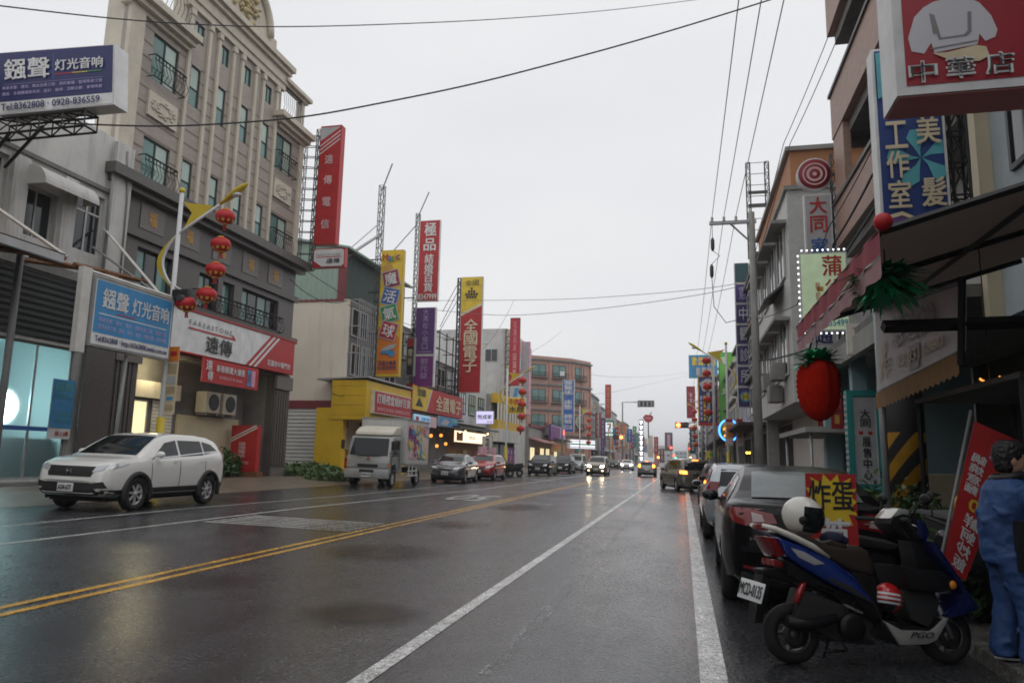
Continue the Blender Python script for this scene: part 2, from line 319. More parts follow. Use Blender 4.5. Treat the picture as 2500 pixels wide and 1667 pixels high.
def window(fr, h, parent, cols=2, rows=1, fm='winframe', gm='glass_teal', depth=.16, bar=.05, sill=None, split=None, gms=None):
    "frame mesh (part) with a pane (sub-part) in each light"
    u0, v0, u1, v1 = h; P = lambda u, v, o: fr.pt(u/fr.w, v/fr.h, o); b = MB()
    def fbar(a0, b0, a1, b1):
        b.hexa([P(a0, b0, -depth-.03), P(a1, b0, -depth-.03), P(a1, b1, -depth-.03), P(a0, b1, -depth-.03), P(a0, b0, -depth+.03), P(a1, b0, -depth+.03), P(a1, b1, -depth+.03), P(a0, b1, -depth+.03)])
    g = bar
    us = [u0+(u1-u0)*i/cols for i in range(cols+1)]; vs = [v0+(v1-v0)*i/rows for i in range(rows+1)]
    if split and rows == 2: vs[1] = v0+(v1-v0)*split
    fbar(u0, v0, u0+g, v1); fbar(u1-g, v0, u1, v1); fbar(u0+g, v0, u1-g, v0+g); fbar(u0+g, v1-g, u1-g, v1)
    for u in us[1:-1]: fbar(u-g/2, v0+g, u+g/2, v1-g)
    for v in vs[1:-1]:
        for i in range(cols): fbar(us[i]+g, v-g/2, us[i+1]-g, v+g/2)
    wn = b.build('window', fm, parent)
    k = 0
    for i in range(cols):
        for j in range(rows):
            q = MB(); mm = gms[k % len(gms)] if gms else gm; k += 1
            q.add([P(us[i]+g*.4, vs[j]+g*.4, -depth), P(us[i+1]-g*.4, vs[j]+g*.4, -depth), P(us[i+1]-g*.4, vs[j+1]-g*.4, -depth), P(us[i]+g*.4, vs[j+1]-g*.4, -depth)], [(0, 1, 2, 3)])
            q.build('pane', mm, wn, clean=False)
    if sill:
        q = MB(); q.hexa([P(u0-.08, v0-.09, 0.002), P(u1+.08, v0-.09, .002), P(u1+.08, v0-.01, .002), P(u0-.08, v0-.01, .002), P(u0-.08, v0-.09, .09), P(u1+.08, v0-.09, .09), P(u1+.08, v0-.01, .09), P(u0-.08, v0-.01, .09)])
        q.build('sill', sill, wn)
    return wn
def fbox(b, fr, u0, u1, v0, v1, o0, o1):
    "box in frame metres, o = distance out of the wall"
    P = lambda u, v, o: fr.pt(u/fr.w, v/fr.h, o)
    b.hexa([P(u0, v0, o0), P(u1, v0, o0), P(u1, v1, o0), P(u0, v1, o0), P(u0, v0, o1), P(u1, v0, o1), P(u1, v1, o1), P(u0, v1, o1)]); return b
def corr(fr, parent, m, pitch=.2, amp=.03, name='corrugated_sheet', horiz=False):
    b = MB(); n = max(2, int((fr.h if horiz else fr.w)/pitch)*4); pts = []
    for i in range(n+1):
        t = i/n; o = amp*(1 if (i % 4) in (1, 2) else 0)
        a, c = (fr.pt(0, t, o), fr.pt(1, t, o)) if horiz else (fr.pt(t, 0, o), fr.pt(t, 1, o)); pts += [a, c]
    b.add(pts, [(2*i, 2*i+2, 2*i+3, 2*i+1) for i in range(n)]); return b.build(name, m, parent, clean=False)
def lattice(parent, a, b_, w, m='steel', name='sign_truss', step=.5, th=.03, wdir=None):
    "square truss between two points"
    a, b_ = V(a), V(b_); t = (b_-a).normalized(); u = V(wdir) if wdir else (t.cross(V((0, 1, 0))).normalized() if abs(t.y) < .9 else V((1, 0, 0))); v = t.cross(u).normalized(); q = MB(); L = (b_-a).length; n = max(1, int(L/step))
    cs = [u*w/2+v*w/2, u*w/2-v*w/2, -u*w/2-v*w/2, -u*w/2+v*w/2]
    for c in cs: q.bar(a+c, b_+c, th)
    for i in range(n+1):
        p = a+t*(L*i/n)
        for k in range(4):
            q.bar(p+cs[k], p+cs[(k+1) % 4], th*.7)
            if i < n: q.bar(p+cs[k], a+t*(L*(i+1)/n)+cs[(k+1) % 4], th*.6)
    return q.build(name, m, parent, clean=False)

# ================================================================== SETTING: ground, road, pavements, markings
def wet(name, col, r0, r1, bump=.35, fine=90, stain=(.02, .018, .016)):
    m = bpy.data.materials.new(name); m.use_nodes = True; n = m.node_tree; b = n.nodes['Principled BSDF']; L = n.links.new
    tc = n.nodes.new('ShaderNodeTexCoord')
    def noise(s, det=5, rough=.6, sc=(1, 1, 1)):
        mp = n.nodes.new('ShaderNodeMapping'); mp.inputs['Scale'].default_value = sc; L(tc.outputs['Object'], mp.inputs[0])
        q = n.nodes.new('ShaderNodeTexNoise'); q.inputs['Scale'].default_value = s; q.inputs['Detail'].default_value = det; q.inputs['Roughness'].default_value = rough; L(mp.outputs[0], q.inputs['Vector']); return q.outputs[0]
    def mr(x, a, c, d, e):
        q = n.nodes.new('ShaderNodeMapRange'); q.inputs[1].default_value = a; q.inputs[2].default_value = c; q.inputs[3].default_value = d; q.inputs[4].default_value = e; L(x, q.inputs[0]); return q.outputs[0]
    def mul(a, c):
        q = n.nodes.new('ShaderNodeMix'); q.data_type = 'RGBA'; q.blend_type = 'MULTIPLY'; q.inputs[0].default_value = 1; L(a, q.inputs[6]); L(c, q.inputs[7]); return q.outputs[2]
    big = noise(.35, 5, .65, (1, .35, 1)); mid = noise(2.2, 6); agg = noise(fine, 2, .5)
    base = n.nodes.new('ShaderNodeRGB'); base.outputs[0].default_value = (*col, 1)
    agg2 = noise(fine*.36, 3, .7); fleck = noise(fine*.5, 1, .4)
    c = mul(base.outputs[0], mr(mid, .3, .7, .7, 1.3)); c = mul(c, mr(agg, .35, .75, .55, 1.9)); c = mul(c, mr(agg2, .35, .68, .6, 1.6)); c = mul(c, mr(fleck, .69, .77, 1, 2.6))
    if name == 'asphalt': c = mul(c, mr(noise(.9, 4, .55, (1, .035, 1)), .32, .68, .72, 1.3))
    st = n.nodes.new('ShaderNodeMix'); st.data_type = 'RGBA'; L(mr(big, .56, .7, 0, .65), st.inputs[0]); L(c, st.inputs[6]); st.inputs[7].default_value = (*stain, 1)
    L(st.outputs[2], b.inputs['Base Color'])
    rr_ = n.nodes.new('ShaderNodeMath'); rr_.operation = 'ADD'; L(mr(big, .35, .68, r1, r0), rr_.inputs[0]); L(mr(agg2, .35, .7, -.06, .12), rr_.inputs[1]); L(rr_.outputs[0], b.inputs['Roughness']); b.inputs['Specular IOR Level'].default_value = .5
    bp = n.nodes.new('ShaderNodeBump'); bp.inputs['Strength'].default_value = bump; bp.inputs['Distance'].default_value = .01; L(agg2, bp.inputs['Height'])
    b2 = n.nodes.new('ShaderNodeBump'); b2.inputs['Strength'].default_value = .12; b2.inputs['Distance'].default_value = .03; L(noise(1.3, 3), b2.inputs['Height']); L(bp.outputs[0], b2.inputs['Normal']); L(b2.outputs[0], b.inputs['Normal'])
    MATS[name] = m
wet('asphalt', (.038, .039, .042), .11, .32, .42, 75); wet('paving', (.13, .105, .08), .25, .5, .3, 60, (.06, .045, .035)); wet('sidewalk', (.12, .115, .105), .3, .55, .3, 40)
wet('dirt', (.1, .095, .085), .5, .8)
wet('paint_white', (.5, .5, .49), .2, .42, .4, 70, (.3, .3, .29)); wet('paint_worn', (.36, .36, .345), .25, .45, .5, 60, (.08, .08, .08)); wet('paint_yellow', (.5, .27, .03), .2, .4, .4, 70, (.3, .17, .03)); wet('paint_faint', (.3, .3, .3), .25, .45, .5, 50, (.05, .05, .05))

def sheet(name, xs, Y0, Y1, dz, m):
    b = MB(); n = len(xs)
    zs = dz if isinstance(dz, (list, tuple)) else [gz(x)+dz for x in xs]
    b.add([(x, Y0, z) for x, z in zip(xs, zs)]+[(x, Y1, z) for x, z in zip(xs, zs)], [(i, i+1, n+i+1, n+i) for i in range(n-1)])
    return struct(b.build(name, m, clean=False))
sheet('ground', [-600, -24, 9, 600], -60, 1500, -.03, 'dirt')
sheet('road', [-13.75, 2.32], -30, 900, 0, 'asphalt')
# raised shop forecourt on the left (sloping brown concrete) and the kerbed pavement on the right
sheet('forecourt', [-13.85, -13.6, -14.9, -17.2, -26][0:1]+[-13.6], -30, -29.9, .001, 'paving') if False else None
b = MB(); xs = [-26, -17.2, -15.2, -13.7]; zs = [.44, .40, gz(-15.2)+.09, gz(-13.7)+.004]
b.add([(x, -30, z) for x, z in zip(xs, zs)]+[(x, 900, z) for x, z in zip(xs, zs)], [(i, i+1, 5+i, 4+i) for i in range(3)]); struct(b.build('forecourt', 'paving', clean=False))
b = MB(); xs = [2.3, 2.32, 2.5, 9.5]; zs = [gz(2.3)-.02, gz(2.3)+.11, gz(2.5)+.12, gz(9)+.12]
b.add([(x, -30, z) for x, z in zip(xs, zs)]+[(x, 900, z) for x, z in zip(xs, zs)], [(i, i+1, 5+i, 4+i) for i in range(3)]); struct(b.build('pavement', 'sidewalk', clean=False))

def strip(name, pts, wdt, m, dz=.004):
    b = MB(); vs = []
    for x, y in pts: vs += [(x-wdt/2, y, gz(x-wdt/2)+dz), (x+wdt/2, y, gz(x+wdt/2)+dz)]
    b.add(vs, [(2*i, 2*i+1, 2*i+3, 2*i+2) for i in range(len(pts)-1)]); return struct(b.build(name, m, clean=False))
strip('lane_line', [(-2.08, -10), (-2.08, 130)], .13, 'paint_white')
strip('edge_line', [(.185, -10), (.19, 10), (.21, 130)], .19, 'paint_white')
strip('centre_line', [(-5.86, -10), (-5.84, 160)], .1, 'paint_yellow'); strip('centre_line', [(-5.62, -10), (-5.62, 160)], .1, 'paint_yellow')
strip('lane_line', [(-9.27, -10), (-9.22, 17), (-8.85, 24), (-8.4, 32), (-8.4, 150)], .12, 'paint_worn')
strip('shoulder_line', [(-10.85, -10), (-11.05, 15), (-10.6, 22), (-10.45, 34)], .1, 'paint_worn')
a, c = gd(1272.6, 1377), gd(1400, 1248)
x0 = (a.x+c.x)/2; m = MATS['paint_faint']; n = m.node_tree; tc = n.nodes.new('ShaderNodeTexCoord'); mp = n.nodes.new('ShaderNodeMapping'); mp.inputs['Scale'].default_value = (6, 1.1, 1); nz = n.nodes.new('ShaderNodeTexNoise'); nz.inputs['Scale'].default_value = 1.4; nz.inputs['Detail'].default_value = 8; nz.inputs['Roughness'].default_value = .75
rg = n.nodes.new('ShaderNodeMapRange'); rg.inputs[1].default_value = .5; rg.inputs[2].default_value = .66; n.links.new(tc.outputs['Object'], mp.inputs[0]); n.links.new(mp.outputs[0], nz.inputs[0]); n.links.new(nz.outputs[0], rg.inputs[0]); n.links.new(rg.outputs[0], n.nodes['Principled BSDF'].inputs['Alpha'])
strip('worn_line', [(x0, 5.2), (x0+.02, 12), (x0-.03, 40)], .13, 'paint_faint')
for i in range(7): strip('rumble_bar', [(-7.5, 12.85+i*.27), (-7.5, 13.0+i*.27)], 3.0, 'paint_worn')
fr = Frame((-6.4, 26.6, gz(-6.4)+.005), (-7.7, 26.6, gz(-7.7)+.005), (-6.4, 23.2, gz(-6.4)+.005))
struct(text(fr, '50', (0, 0, 1, 1), 'paint_worn', None, 0, 'h', True, name='speed_marking'))

# damp stains and a patch left by repairs on the carriageway
wet('stain', (.02, .017, .015), .1, .25, .3, 75); m = MATS['stain']; n = m.node_tree; L = n.links.new
tc = n.nodes.new('ShaderNodeTexCoord'); gr = n.nodes.new('ShaderNodeTexGradient'); gr.gradient_type = 'SPHERICAL'; nz = n.nodes.new('ShaderNodeTexNoise'); nz.inputs['Scale'].default_value = 2.2; nz.inputs['Detail'].default_value = 6
mp = n.nodes.new('ShaderNodeMapping'); mp.inputs['Location'].default_value = (-1, -1, 0); mp.inputs['Scale'].default_value = (2, 2, 0); L(tc.outputs['Generated'], mp.inputs[0]); L(mp.outputs[0], gr.inputs[0]); L(tc.outputs['Object'], nz.inputs[0])
ml = n.nodes.new('ShaderNodeMath'); ml.operation = 'MULTIPLY'; L(gr.outputs['Fac'], ml.inputs[0]); L(nz.outputs[0], ml.inputs[1]); rg = n.nodes.new('ShaderNodeMapRange'); rg.inputs[1].default_value = .08; rg.inputs[2].default_value = .42; rg.inputs[4].default_value = .8; L(ml.outputs[0], rg.inputs[0]); L(rg.outputs[0], n.nodes['Principled BSDF'].inputs['Alpha'])
for k, (x, y, wx, wy) in enumerate(((880, 1268, 2.4, 2.6), (1050, 1205, 1.8, 2.2), (830, 1410, 1.6, 1.5), (1190, 1165, 2.0, 4), (400, 1330, 2.2, 1.6))):
    p = gd(x, y); b = MB(); b.add([(p.x-wx/2, p.y-wy/2, gz(p.x-wx/2)+.002), (p.x+wx/2, p.y-wy/2, gz(p.x+wx/2)+.002), (p.x+wx/2, p.y+wy/2, gz(p.x+wx/2)+.002), (p.x-wx/2, p.y+wy/2, gz(p.x-wx/2)+.002)], [(0, 1, 2, 3)]); struct(b.build('road_stain', 'stain', clean=False))

# ================================================================== LEFT SIDE
# ---- old white shophouse with a lit glass storefront
X1 = -17.8
r = thing('shophouse', 'old stained white shophouse with a glowing glass storefront and curved window awning', 'building', (X1, 15, .4))
f = frL(X1, 8.0, 19.9, .3, 11.4); Z = lambda z: z-.3; Yc = lambda y: y-8.0
holes = [(Yc(12.2), Z(.55), Yc(18.6), Z(4.4)), (Yc(12.9), Z(7.35), Yc(15.55), Z(9.3)), (Yc(16.17), Z(7.3), Yc(17.27), Z(8.75)), (Yc(17.85), Z(7.38), Yc(19.0), Z(9.28))]
facade(f, holes, 'oldwhite', r, .3)
b = MB(); b.box(X1-9, X1-.32, 8, 19.9, 4.6, 11.38); b.box(X1-9, X1-.32, 8, 12.1, .2, 4.6); b.box(X1-9, X1-.32, 18.7, 19.9, .2, 4.6); b.box(X1-9, X1-5, 12.1, 18.7, .2, 4.6); b.build('rear_wing', 'oldwhite', r)
b = MB(); b.box(X1-4.99, X1-4.95, 12.12, 18.68, .5, 4.55); b.box(X1-5, X1-.35, 12.12, 12.16, .5, 4.5); b.box(X1-5, X1-.35, 18.64, 18.68, .5, 4.5); b.box(X1-5, X1-.35, 12.15, 18.65, 4.52, 4.56)
mat('shopwall', (.4, .5, .5), .7, var=.1); b.build('shop_interior', 'shopwall', r)
b = MB(); b.box(X1-5, X1-.31, 12.1, 18.7, .3, .54); b.build('shop_floor', 'concrete_d', r)
for y0, y1, h_ in ((12.4, 14.1, 1.5), (14.3, 15.6, 1.75), (15.7, 16.5, 1.3), (17.1, 18.5, 1.7)): b = MB(); b.box(X1-1.5, X1-.55, y0, y1, .54, h_); b.build('display_counter', 'p_dgrey', r)
window(f, holes[1], r, 2, 2, 'winframe_w', 'glass_dark', .2, .08, split=.68); window(f, holes[2], r, 2, 1, 'winframe_w', 'glass_dark', .24, .04); window(f, holes[3], r, 2, 2, 'winframe_w', 'glass_dark', .12, .06, split=.68)
m = mat('shopglass', (.5, .8, .82), .5, var=0); m.node_tree.nodes['Principled BSDF'].inputs['Transmission Weight'].default_value = .85; m.node_tree.nodes['Principled BSDF'].inputs['IOR'].default_value = 1.22
window(f, holes[0], r, 5, 1, 'galv', 'shopglass', .18, .07)
b = MB(); b.box(X1+.01, X1+.09, 12.3, 18.5, 1.9, 2.02); b.build('door_rail', 'p_blue', r)
b = MB(); b.box(X1, X1+.5, 12.0, 18.7, .3, .5); b.build('step', 'concrete_d', r)
b = MB(); fbox(b, f, 0, Yc(19.1), Z(9.5), Z(9.62), .0, .1); fbox(b, f, 0, Yc(19.2), Z(6.4), Z(6.66), .002, .12); b.build('floor_band', 'concrete_d', r)
b = MB(); fbox(b, f, Yc(19.1), Yc(19.88), 0, Z(11.3), .003, .16); b.build('corner_pier', 'oldwhite', r)
b = MB(); fbox(b, f, Yc(15.6), Yc(16.1), Z(6.7), Z(9.4), .003, .14); fbox(b, f, Yc(17.32), Yc(17.8), Z(6.7), Z(9.4), .003, .14); b.build('wall_pier', 'oldwhite', r)
mat('shaded_shutter', (.022, .026, .026), .6, var=.25, scale=2)  # dark shutter with the canopy's shade put into its colour
corr(frL(X1+.03, 8.2, 19.0, 4.5, 6.35), r, 'shaded_shutter', .18, .04, 'fascia_sheet', True)
b = MB(); fbox(b, f, Yc(18.68), Yc(19.86), 0, Z(6.35), .17, .22); b.build('shaded_jamb', 'granite', r)  # dark granite slab that also paints in the shade below the canopy
# quarter-round awning
b = MB(); n = 8
for k in range(n):
    a0, a1 = math.pi/2*k/n, math.pi/2*(k+1)/n
    P = lambda a, y: (X1+.14+.62*math.sin(a), y, 8.68+.58*math.cos(a))
    b.add([P(a0, 16.05), P(a0, 18.0), P(a1, 18.0), P(a1, 16.05)], [(0, 1, 2, 3)], True)
for y in (16.05, 18.0): b.add([(X1+.14, y, 8.68)]+[(X1+.14+.62*math.sin(math.pi/2*k/n), y, 8.68+.58*math.cos(math.pi/2*k/n)) for k in range(n+1)], [tuple(range(n+2))])
b.build('window_awning', 'oldwhite', r, clean=False)
b = MB(); b.tube([(X1+.2, 19.0, 6.2), (X1+.2, 19.0, 11.2)], .05); b.tube([(X1+.2, 19.75, 6.2), (X1+.2, 19.7, 9.5), (X1+.2, 19.5, 11.1)], .03); b.build('drainpipe', 'p_grey', r)
lp = bpy.data.lights.new('shop_lamp', 'POINT'); lp.energy = 95; lp.color = (.72, .95, 1); lp.shadow_soft_size = .25
lt = thing('work_lamp', 'blazing white lamp behind the teal storefront glass', 'lamp', (X1-.9, 16.9, .54))
b = MB(); b.tube([(X1-.9, 16.9, .54), (X1-.9, 16.9, 2.3)], .03); b.lathe([(.3, .54), (.3, .58), (.03, .6)], 12, (X1-.9, 16.9, 0)); b.build('stand', 'darkmetal', lt)
mat('e_lamp', (1, 1, 1), .5, var=0, emit=22, ecol=(.85, .97, 1)); MB().ball((X1-.9, 16.9, 2.55), .42, .42, .45).build('globe', 'e_lamp', lt)
lo = bpy.data.objects.new('lamp_light', lp); COL.objects.link(lo); lo.location = (X1-2.2, 15.6, 3.9)
# banner in the storefront
sign('shop_banner', 'upright blue banner hung on the teal storefront glass', frL(X1+.12, 17.72, 18.52, 1.7, 3.42), .02, 'p_white', None, 0,
     [('p_skyblue', rect(0, .18, 1, 1))], [('鏹聲', (.1, .8, .9, .95), 'p_aqua'), ('灯光音响', (.12, .67, .88, .77), 'p_aqua'), ('8362808', (.18, .38, .9, .44), 'p_aqua'), ('0928-836559', (.18, .28, .9, .34), 'p_aqua'), ('線上2樓', (.3, .05, .88, .13), 'p_red')], eps=.006, cat='banner')
# rusty canopy frame
r = thing('canopy', 'rusty broken steel canopy frame over the old shophouse front', 'canopy', (-15.2, 14, .3))
b = MB(); b.box(-15.3, -15.18, 11.0, 15.1, 6.06, 6.26); b.build('front_beam', 'p_lgrey', r)
b = MB()
for y in (12, 13.6, 15.2, 16.6): b.bar((-15.25, y, 6.2), (X1+.1, y-.3, 6.55), .09)
b.bar((-15.25, 15.5, 6.12), (-15.9, 18.9, 6.5), .1); b.bar((-16.6, 15.4, 6.4), (-15.3, 17.1, 6.15), .09); b.bar((-15.3, 17.0, 6.1), (-15.4, 19.0, 5.9), .1); b.build('rafter', 'rust', r)
b = MB(); b.add([(-15.3, 11, 6.33), (-15.3, 15.3, 6.33), (-16.2, 15.8, 6.43), (-17.7, 15.2, 6.6), (-17.7, 11, 6.6)], [(0, 1, 2, 3, 4)]); b.build('roof_sheet', 'rust', r, clean=False)
pp = ax(20, 800, -17.0)
b = MB(); b.tube([(-17.0, pp.y, .38), (-17.0, pp.y, 6.45)], .09, 8); b.build('post', 'p_grey', r)
for p, e in (((X1+.1, 14.6, 7.9), (-15.4, 15.4, 6.3)), ((X1+.1, 19.0, 8.3), (-15.1, 18.6, 6.0))): b = MB(); b.bar(p, e, .07); b.build('tie_brace', 'p_offwhite', r)
# blue sign under the canopy
f = frL(-14.8, 15.75, 18.85, 4.05, 5.88)
r = sign('shop_sign', 'weathered light-blue framed sign for lighting and sound hung from the canopy', f, .25, 'p_grey', 'p_white', .06,
     [('p_skyblue', rect(.03, .2, .97, .96)), ('p_white', rect(.08, .475, .92, .49)), ('p_red', rect(.28, .52, .5, .535))],
     [('鏹聲', (.1, .57, .4, .86), 'p_white'), ('灯光音响', (.45, .58, .93, .83), 'p_white'), ('專業音響．燈光．舞台．燈飾出租工程．視聽工程', (.08, .36, .92, .43), 'p_lav', 'h', False), ('監視系統工程．鋼架．設計．維修．活動企劃．會場佈置', (.08, .26, .92, .33), 'p_lav', 'h', False), ('Tel:8362808 · http://6362808.tw66.com.tw', (.06, .06, .95, .16), 'p_navy')], eps=.006)
b = MB()
for t in range(24): b.bar(f.pt((t+.5)/24, 1, 0)+V((0, 0, .02)), f.pt((t+.5)/24, 1, -.2)+V((0, 0, .09)), .02)
b.bar(f.pt(0, 1, -.12)+V((0, 0, .1)), f.pt(1, 1, -.12)+V((0, 0, .1)), .08); b.build('frame_top', 'p_offwhite', r)
b = MB(); b.box(-15.02, -14.86, 15.42, 15.72, 3.85, 6.05); b.build('side_post', 'p_offwhite', r)
b = MB(); b.tube([(-14.95, 17.3, 4.0), (-15.0, 17.2, gz(-15)+.08)], .05); b.bar((-14.95, 18.5, 5.9), (-17.7, 18.6, 7.6), .05); b.bar((-14.95, 17.3, 5.95), (-16.6, 17.1, 6.4), .05); b.build('support', 'p_grey', r)
# roof billboard
Y = 14.2; f = Frame(ay(-4, 265, Y), ay(262, 240, Y), ay(-4, 122, Y), ay(265, 102, Y))
r = sign('billboard', 'navy rooftop billboard with white lettering and a telephone number', f, .45, 'p_white', 'p_white', .03,
     [('p_navy', rect(.0, .2, .985, .985)), ('p_skyblue', rect(.485, .5, .488, .92)), ('p_red', rect(.5, .565, .65, .58)), ('p_yellow', rect(.65, .565, .78, .58)), ('p_green', rect(.78, .565, .9, .58)), ('p_lav', rect(.06, .46, .91, .463))],
     [('鏹聲', (.07, .53, .46, .86), 'p_white', 'h', True), ('灯光音响', (.51, .62, .91, .8), 'p_white'), ('專業音響．燈光．舞台出租工程．視訊會議．監視系統工程', (.05, .375, .91, .43), 'p_lav', 'h', False), ('廣播．多媒體播放系統．設計．維修．活動企劃．會場佈置', (.05, .28, .91, .335), 'p_lav', 'h', False), ('Tel:8362808 · 0928-836559', (.04, .05, .89, .155), 'p_navy')], eps=.008)
c = f.pt(.5, 0, -.22)
lattice(r, (c.x-1.8, c.y, c.z-.28), (c.x+.9, c.y, c.z-.28), .4, 'darkmetal', 'truss', .6, .05)
for p, e in (((-15.6, Y+.2, c.z-.3), (X1+.05, Y+1.2, 8.9)), ((-16.6, Y+.2, c.z-.4), (X1, Y+.8, 9.0)), ((-16.9, Y+.3, c.z+.4), (X1, Y+.3, c.z+.4)), ((-16.9, Y+.3, c.z+1.4), (X1, Y+.3, c.z+1.2))): b = MB(); b.bar(p, e, .07); b.build('brace', 'darkmetal', r)

# ---- grey stone building
XB = -18.0
r = thing('stone_building', 'tall ornate grey stone building with cream pilasters and an arched pediment', 'building', (XB, 25, .4))
b = MB(); b.box(XB-.85, XB-.16, 19.32, 31.1, 10.0, 16.6); b.box(XB-.85, XB-.16, 22.4, 28.9, 16.6, 19.9); b.box(XB-10, XB-.31, 19.95, 31.1, 5.0, 10.0); b.box(XB-10, XB-1.45, 19.95, 31.1, .2, 5.0); b.build('block', 'stone_cream', r)
f = frL(XB, 19.3, 31.1, 10.3, 18.3); U = lambda y: y-19.3; W_ = lambda z: z-10.3
cols = [22.66, 24.28, 25.9, 27.54]; H = []
for y0, y1 in ((20.6, 21.95), (28.78, 30.18)):
    for z0, z1 in ((10.65, 12.2), (14.35, 16.05)): H.append((U(y0), W_(z0), U(y1), W_(z1)))
C = []
for y in cols:
    for z0, z1 in ((10.75, 12.2), (14.4, 16.0), (17.0, 17.8)): C.append((U(y), W_(z0), U(y+.58), W_(z1)))
f2 = frL(XB, 19.3, 31.1, 10.3, 16.6)
facade(f2, [h for h in H]+[h for h in C if h[3] < 6.3], 'stone_tile', r, .15)
f3 = frL(XB, 22.3, 28.95, 16.6, 18.3); facade(f3, [(y-22.3, .4, y-22.3+.58, 1.2) for y in cols], 'stone_tile', r, .15)
for h in H: window(f2, h, r, 2, 1, 'winframe', None, .09, .06, gms=['glass_teal', 'glass_pale'])
for h in C:
    if h[3] < 6.3: window(f2, h, r, 1, 2, 'winframe', None, .08, .05, gms=['glass_teal', 'glass_pale'], split=.45)
for y in cols: window(f3, (y-22.3, .4, y-22.3+.58, 1.2), r, 2, 1, 'winframe', None, .08, .05, gms=['glass_pale', 'glass_teal'])
# coloured courses
z = 10.62; hs_ = sorted(H+C, key=lambda h: h[0])
while z < 16.4:
    v = W_(z); segs = [(.68, 11.75)]
    for h in hs_:
        if h[1]-.03 < v < h[3]+.03 and h[3] < 6.3:
            ns = []
            for a0, a1 in segs:
                if h[0] > a0 and h[2] < a1: ns += [(a0, h[0]), (h[2], a1)]
                else: ns.append((a0, a1))
            segs = ns
    for a0, a1 in segs:
        q = MB(); fbox(q, f2, a0+.003, a1-.003, v, v+.06, .002, .012); q.build('stone_course', 'stone_band', r)
    z += .54
for y in (22.3, 23.42, 24.02, 25.02, 25.62, 26.66, 27.26, 28.42):
    q = MB(); fbox(q, f2, U(y)+.02, U(y)+.18, 0, 7.75, .004, .1); fbox(q, f2, U(y)-.02, U(y)+.22, 7.55, 7.8, .005, .15); q.build('pilaster', 'stone_cream', r)
q = MB(); fbox(q, f2, 0, .66, 0, 6.0, .004, .16); q.build('quoin', 'stone_cream', r)
q = MB(); fbox(q, f2, 11.45, 11.8, 0, 6.0, .004, .1); q.build('quoin', 'stone_cream', r)
def cornice(name, fr, u0, u1, v, m, steps=((0, .12, .12), (.12, .26, .26), (.26, .4, .42))):
    q = MB()
    for a0, a1, o in steps: fbox(q, fr, u0-o, u1+o*.5, v+a0, v+a1, -.2, o)
    return q.build(name, m, r)
cornice('cornice', f2, .0, 2.9, 6.0, 'stone_cream', ((0, .15, .15), (.15, .35, .35), (.35, .6, .55)))
cornice('cornice', f2, 9.6, 11.8, 6.0, 'stone_cream', ((0, .15, .15), (.15, .35, .35), (.35, .6, .55)))
cornice('cornice', f2, 2.95, 9.7, 7.85, 'stone_cream', ((0, .3, .12), (.3, .75, .2), (.75, .95, .35), (.95, 1.2, .5)))
cornice('cornice', f2, 9.9, 11.85, 8.2, 'stone_cream', ((0, .12, .12), (.12, .3, .3)))
for u0_, u1_, v1_ in ((11.5, 11.8, 8.2), (.1, .5, 8.4)): q = MB(); fbox(q, f2, u0_, u1_, 6.6, v1_, -.3, .0); q.build('parapet_post', 'stone_cream', r)
# arch pediment
q = MB(); q.prism([(23.2, 19.35), (28.05, 19.35), (28.05, 20.1)]+[(25.62+1.9*math.cos(t), 20.1+1.7*math.sin(t)) for t in [math.pi*k/16 for k in range(17)]]+[(23.2, 20.1)], 'x', XB-.6, XB+.12); q.build('pediment', 'stone_cream', r)
pts = [(XB+.2, 25.62+1.75*math.cos(math.pi*k/16), 19.9+1.75*math.sin(math.pi*k/16)) for k in range(17)]; q = MB(); q.tube(pts, .17, 6); q.build('arch_moulding', 'stone_cream', r)
q = MB(); mat('carving', (.5, .4, .22), .6, var=.3, scale=8)
for i in range(60): q.ball((XB+.14+random.uniform(0, .12), 25.6+random.gauss(0, .4), 20.3+random.gauss(0, .4)), random.uniform(.05, .14), n=8, m=5)
q.build('carving', 'carving', r)
# carved plaques
for y in (20.55, 28.75):
    q = MB(); fbox(q, f2, U(y), U(y)+1.5, W_(12.95), W_(13.85), .004, .1); q.build('plaque', 'stone_cream', r)
    q = MB()
    for i in range(44):
        t = random.uniform(0, 6.28); rr = random.uniform(.5, 1); q.ball((XB+.11, y+.75+.6*rr*math.cos(t), 13.4+.3*rr*math.sin(t)), .05, .09, .05, 7, 5)
    q.build('plaque_relief', 'stone_cream', r)
def railing(Y0, Y1, z0, z1, X, n, name='window_railing', par=None):
    q = MB(); q.bar((X, Y0, z1), (X, Y1, z1), .05); q.bar((X, Y0, z0), (X, Y1, z0), .04); q.bar((X, Y0, z1-.18), (X, Y1, z1-.18), .025)
    for i in range(n+1):
        y = Y0+(Y1-Y0)*i/n; q.tube([(X, y, z1), (X, y, z1-.2), (X+.13, y, z0+(z1-z0)*.3), (X, y, z0)], .013, 4, cap=False)
        if i < n: q.tube([(X, y+(Y1-Y0)/n*(.5+.45*math.cos(t)), z1-.09+.08*math.sin(t)) for t in [6.28*k/7 for k in range(7)]], .008, 3, closed=True)
    for y in (Y0, Y1): q.bar((X, y, z1), (X-.3, y, z1), .03); q.bar((X, y, z0), (X-.3, y, z0), .03)
    q.build(name, 'darkmetal', par or r)
for Y0, Y1 in ((20.45, 22.1), (28.62, 30.3)):
    railing(Y0, Y1, 10.62, 11.42, XB+.28, 9); railing(Y0, Y1, 14.3, 15.1, XB+.28, 9)
railing(20.1, 22.2, 17.3, 18.5, XB+.05, 10, 'roof_ironwork'); railing(29.0, 30.7, 17.0, 18.45, XB+.05, 9, 'roof_ironwork')
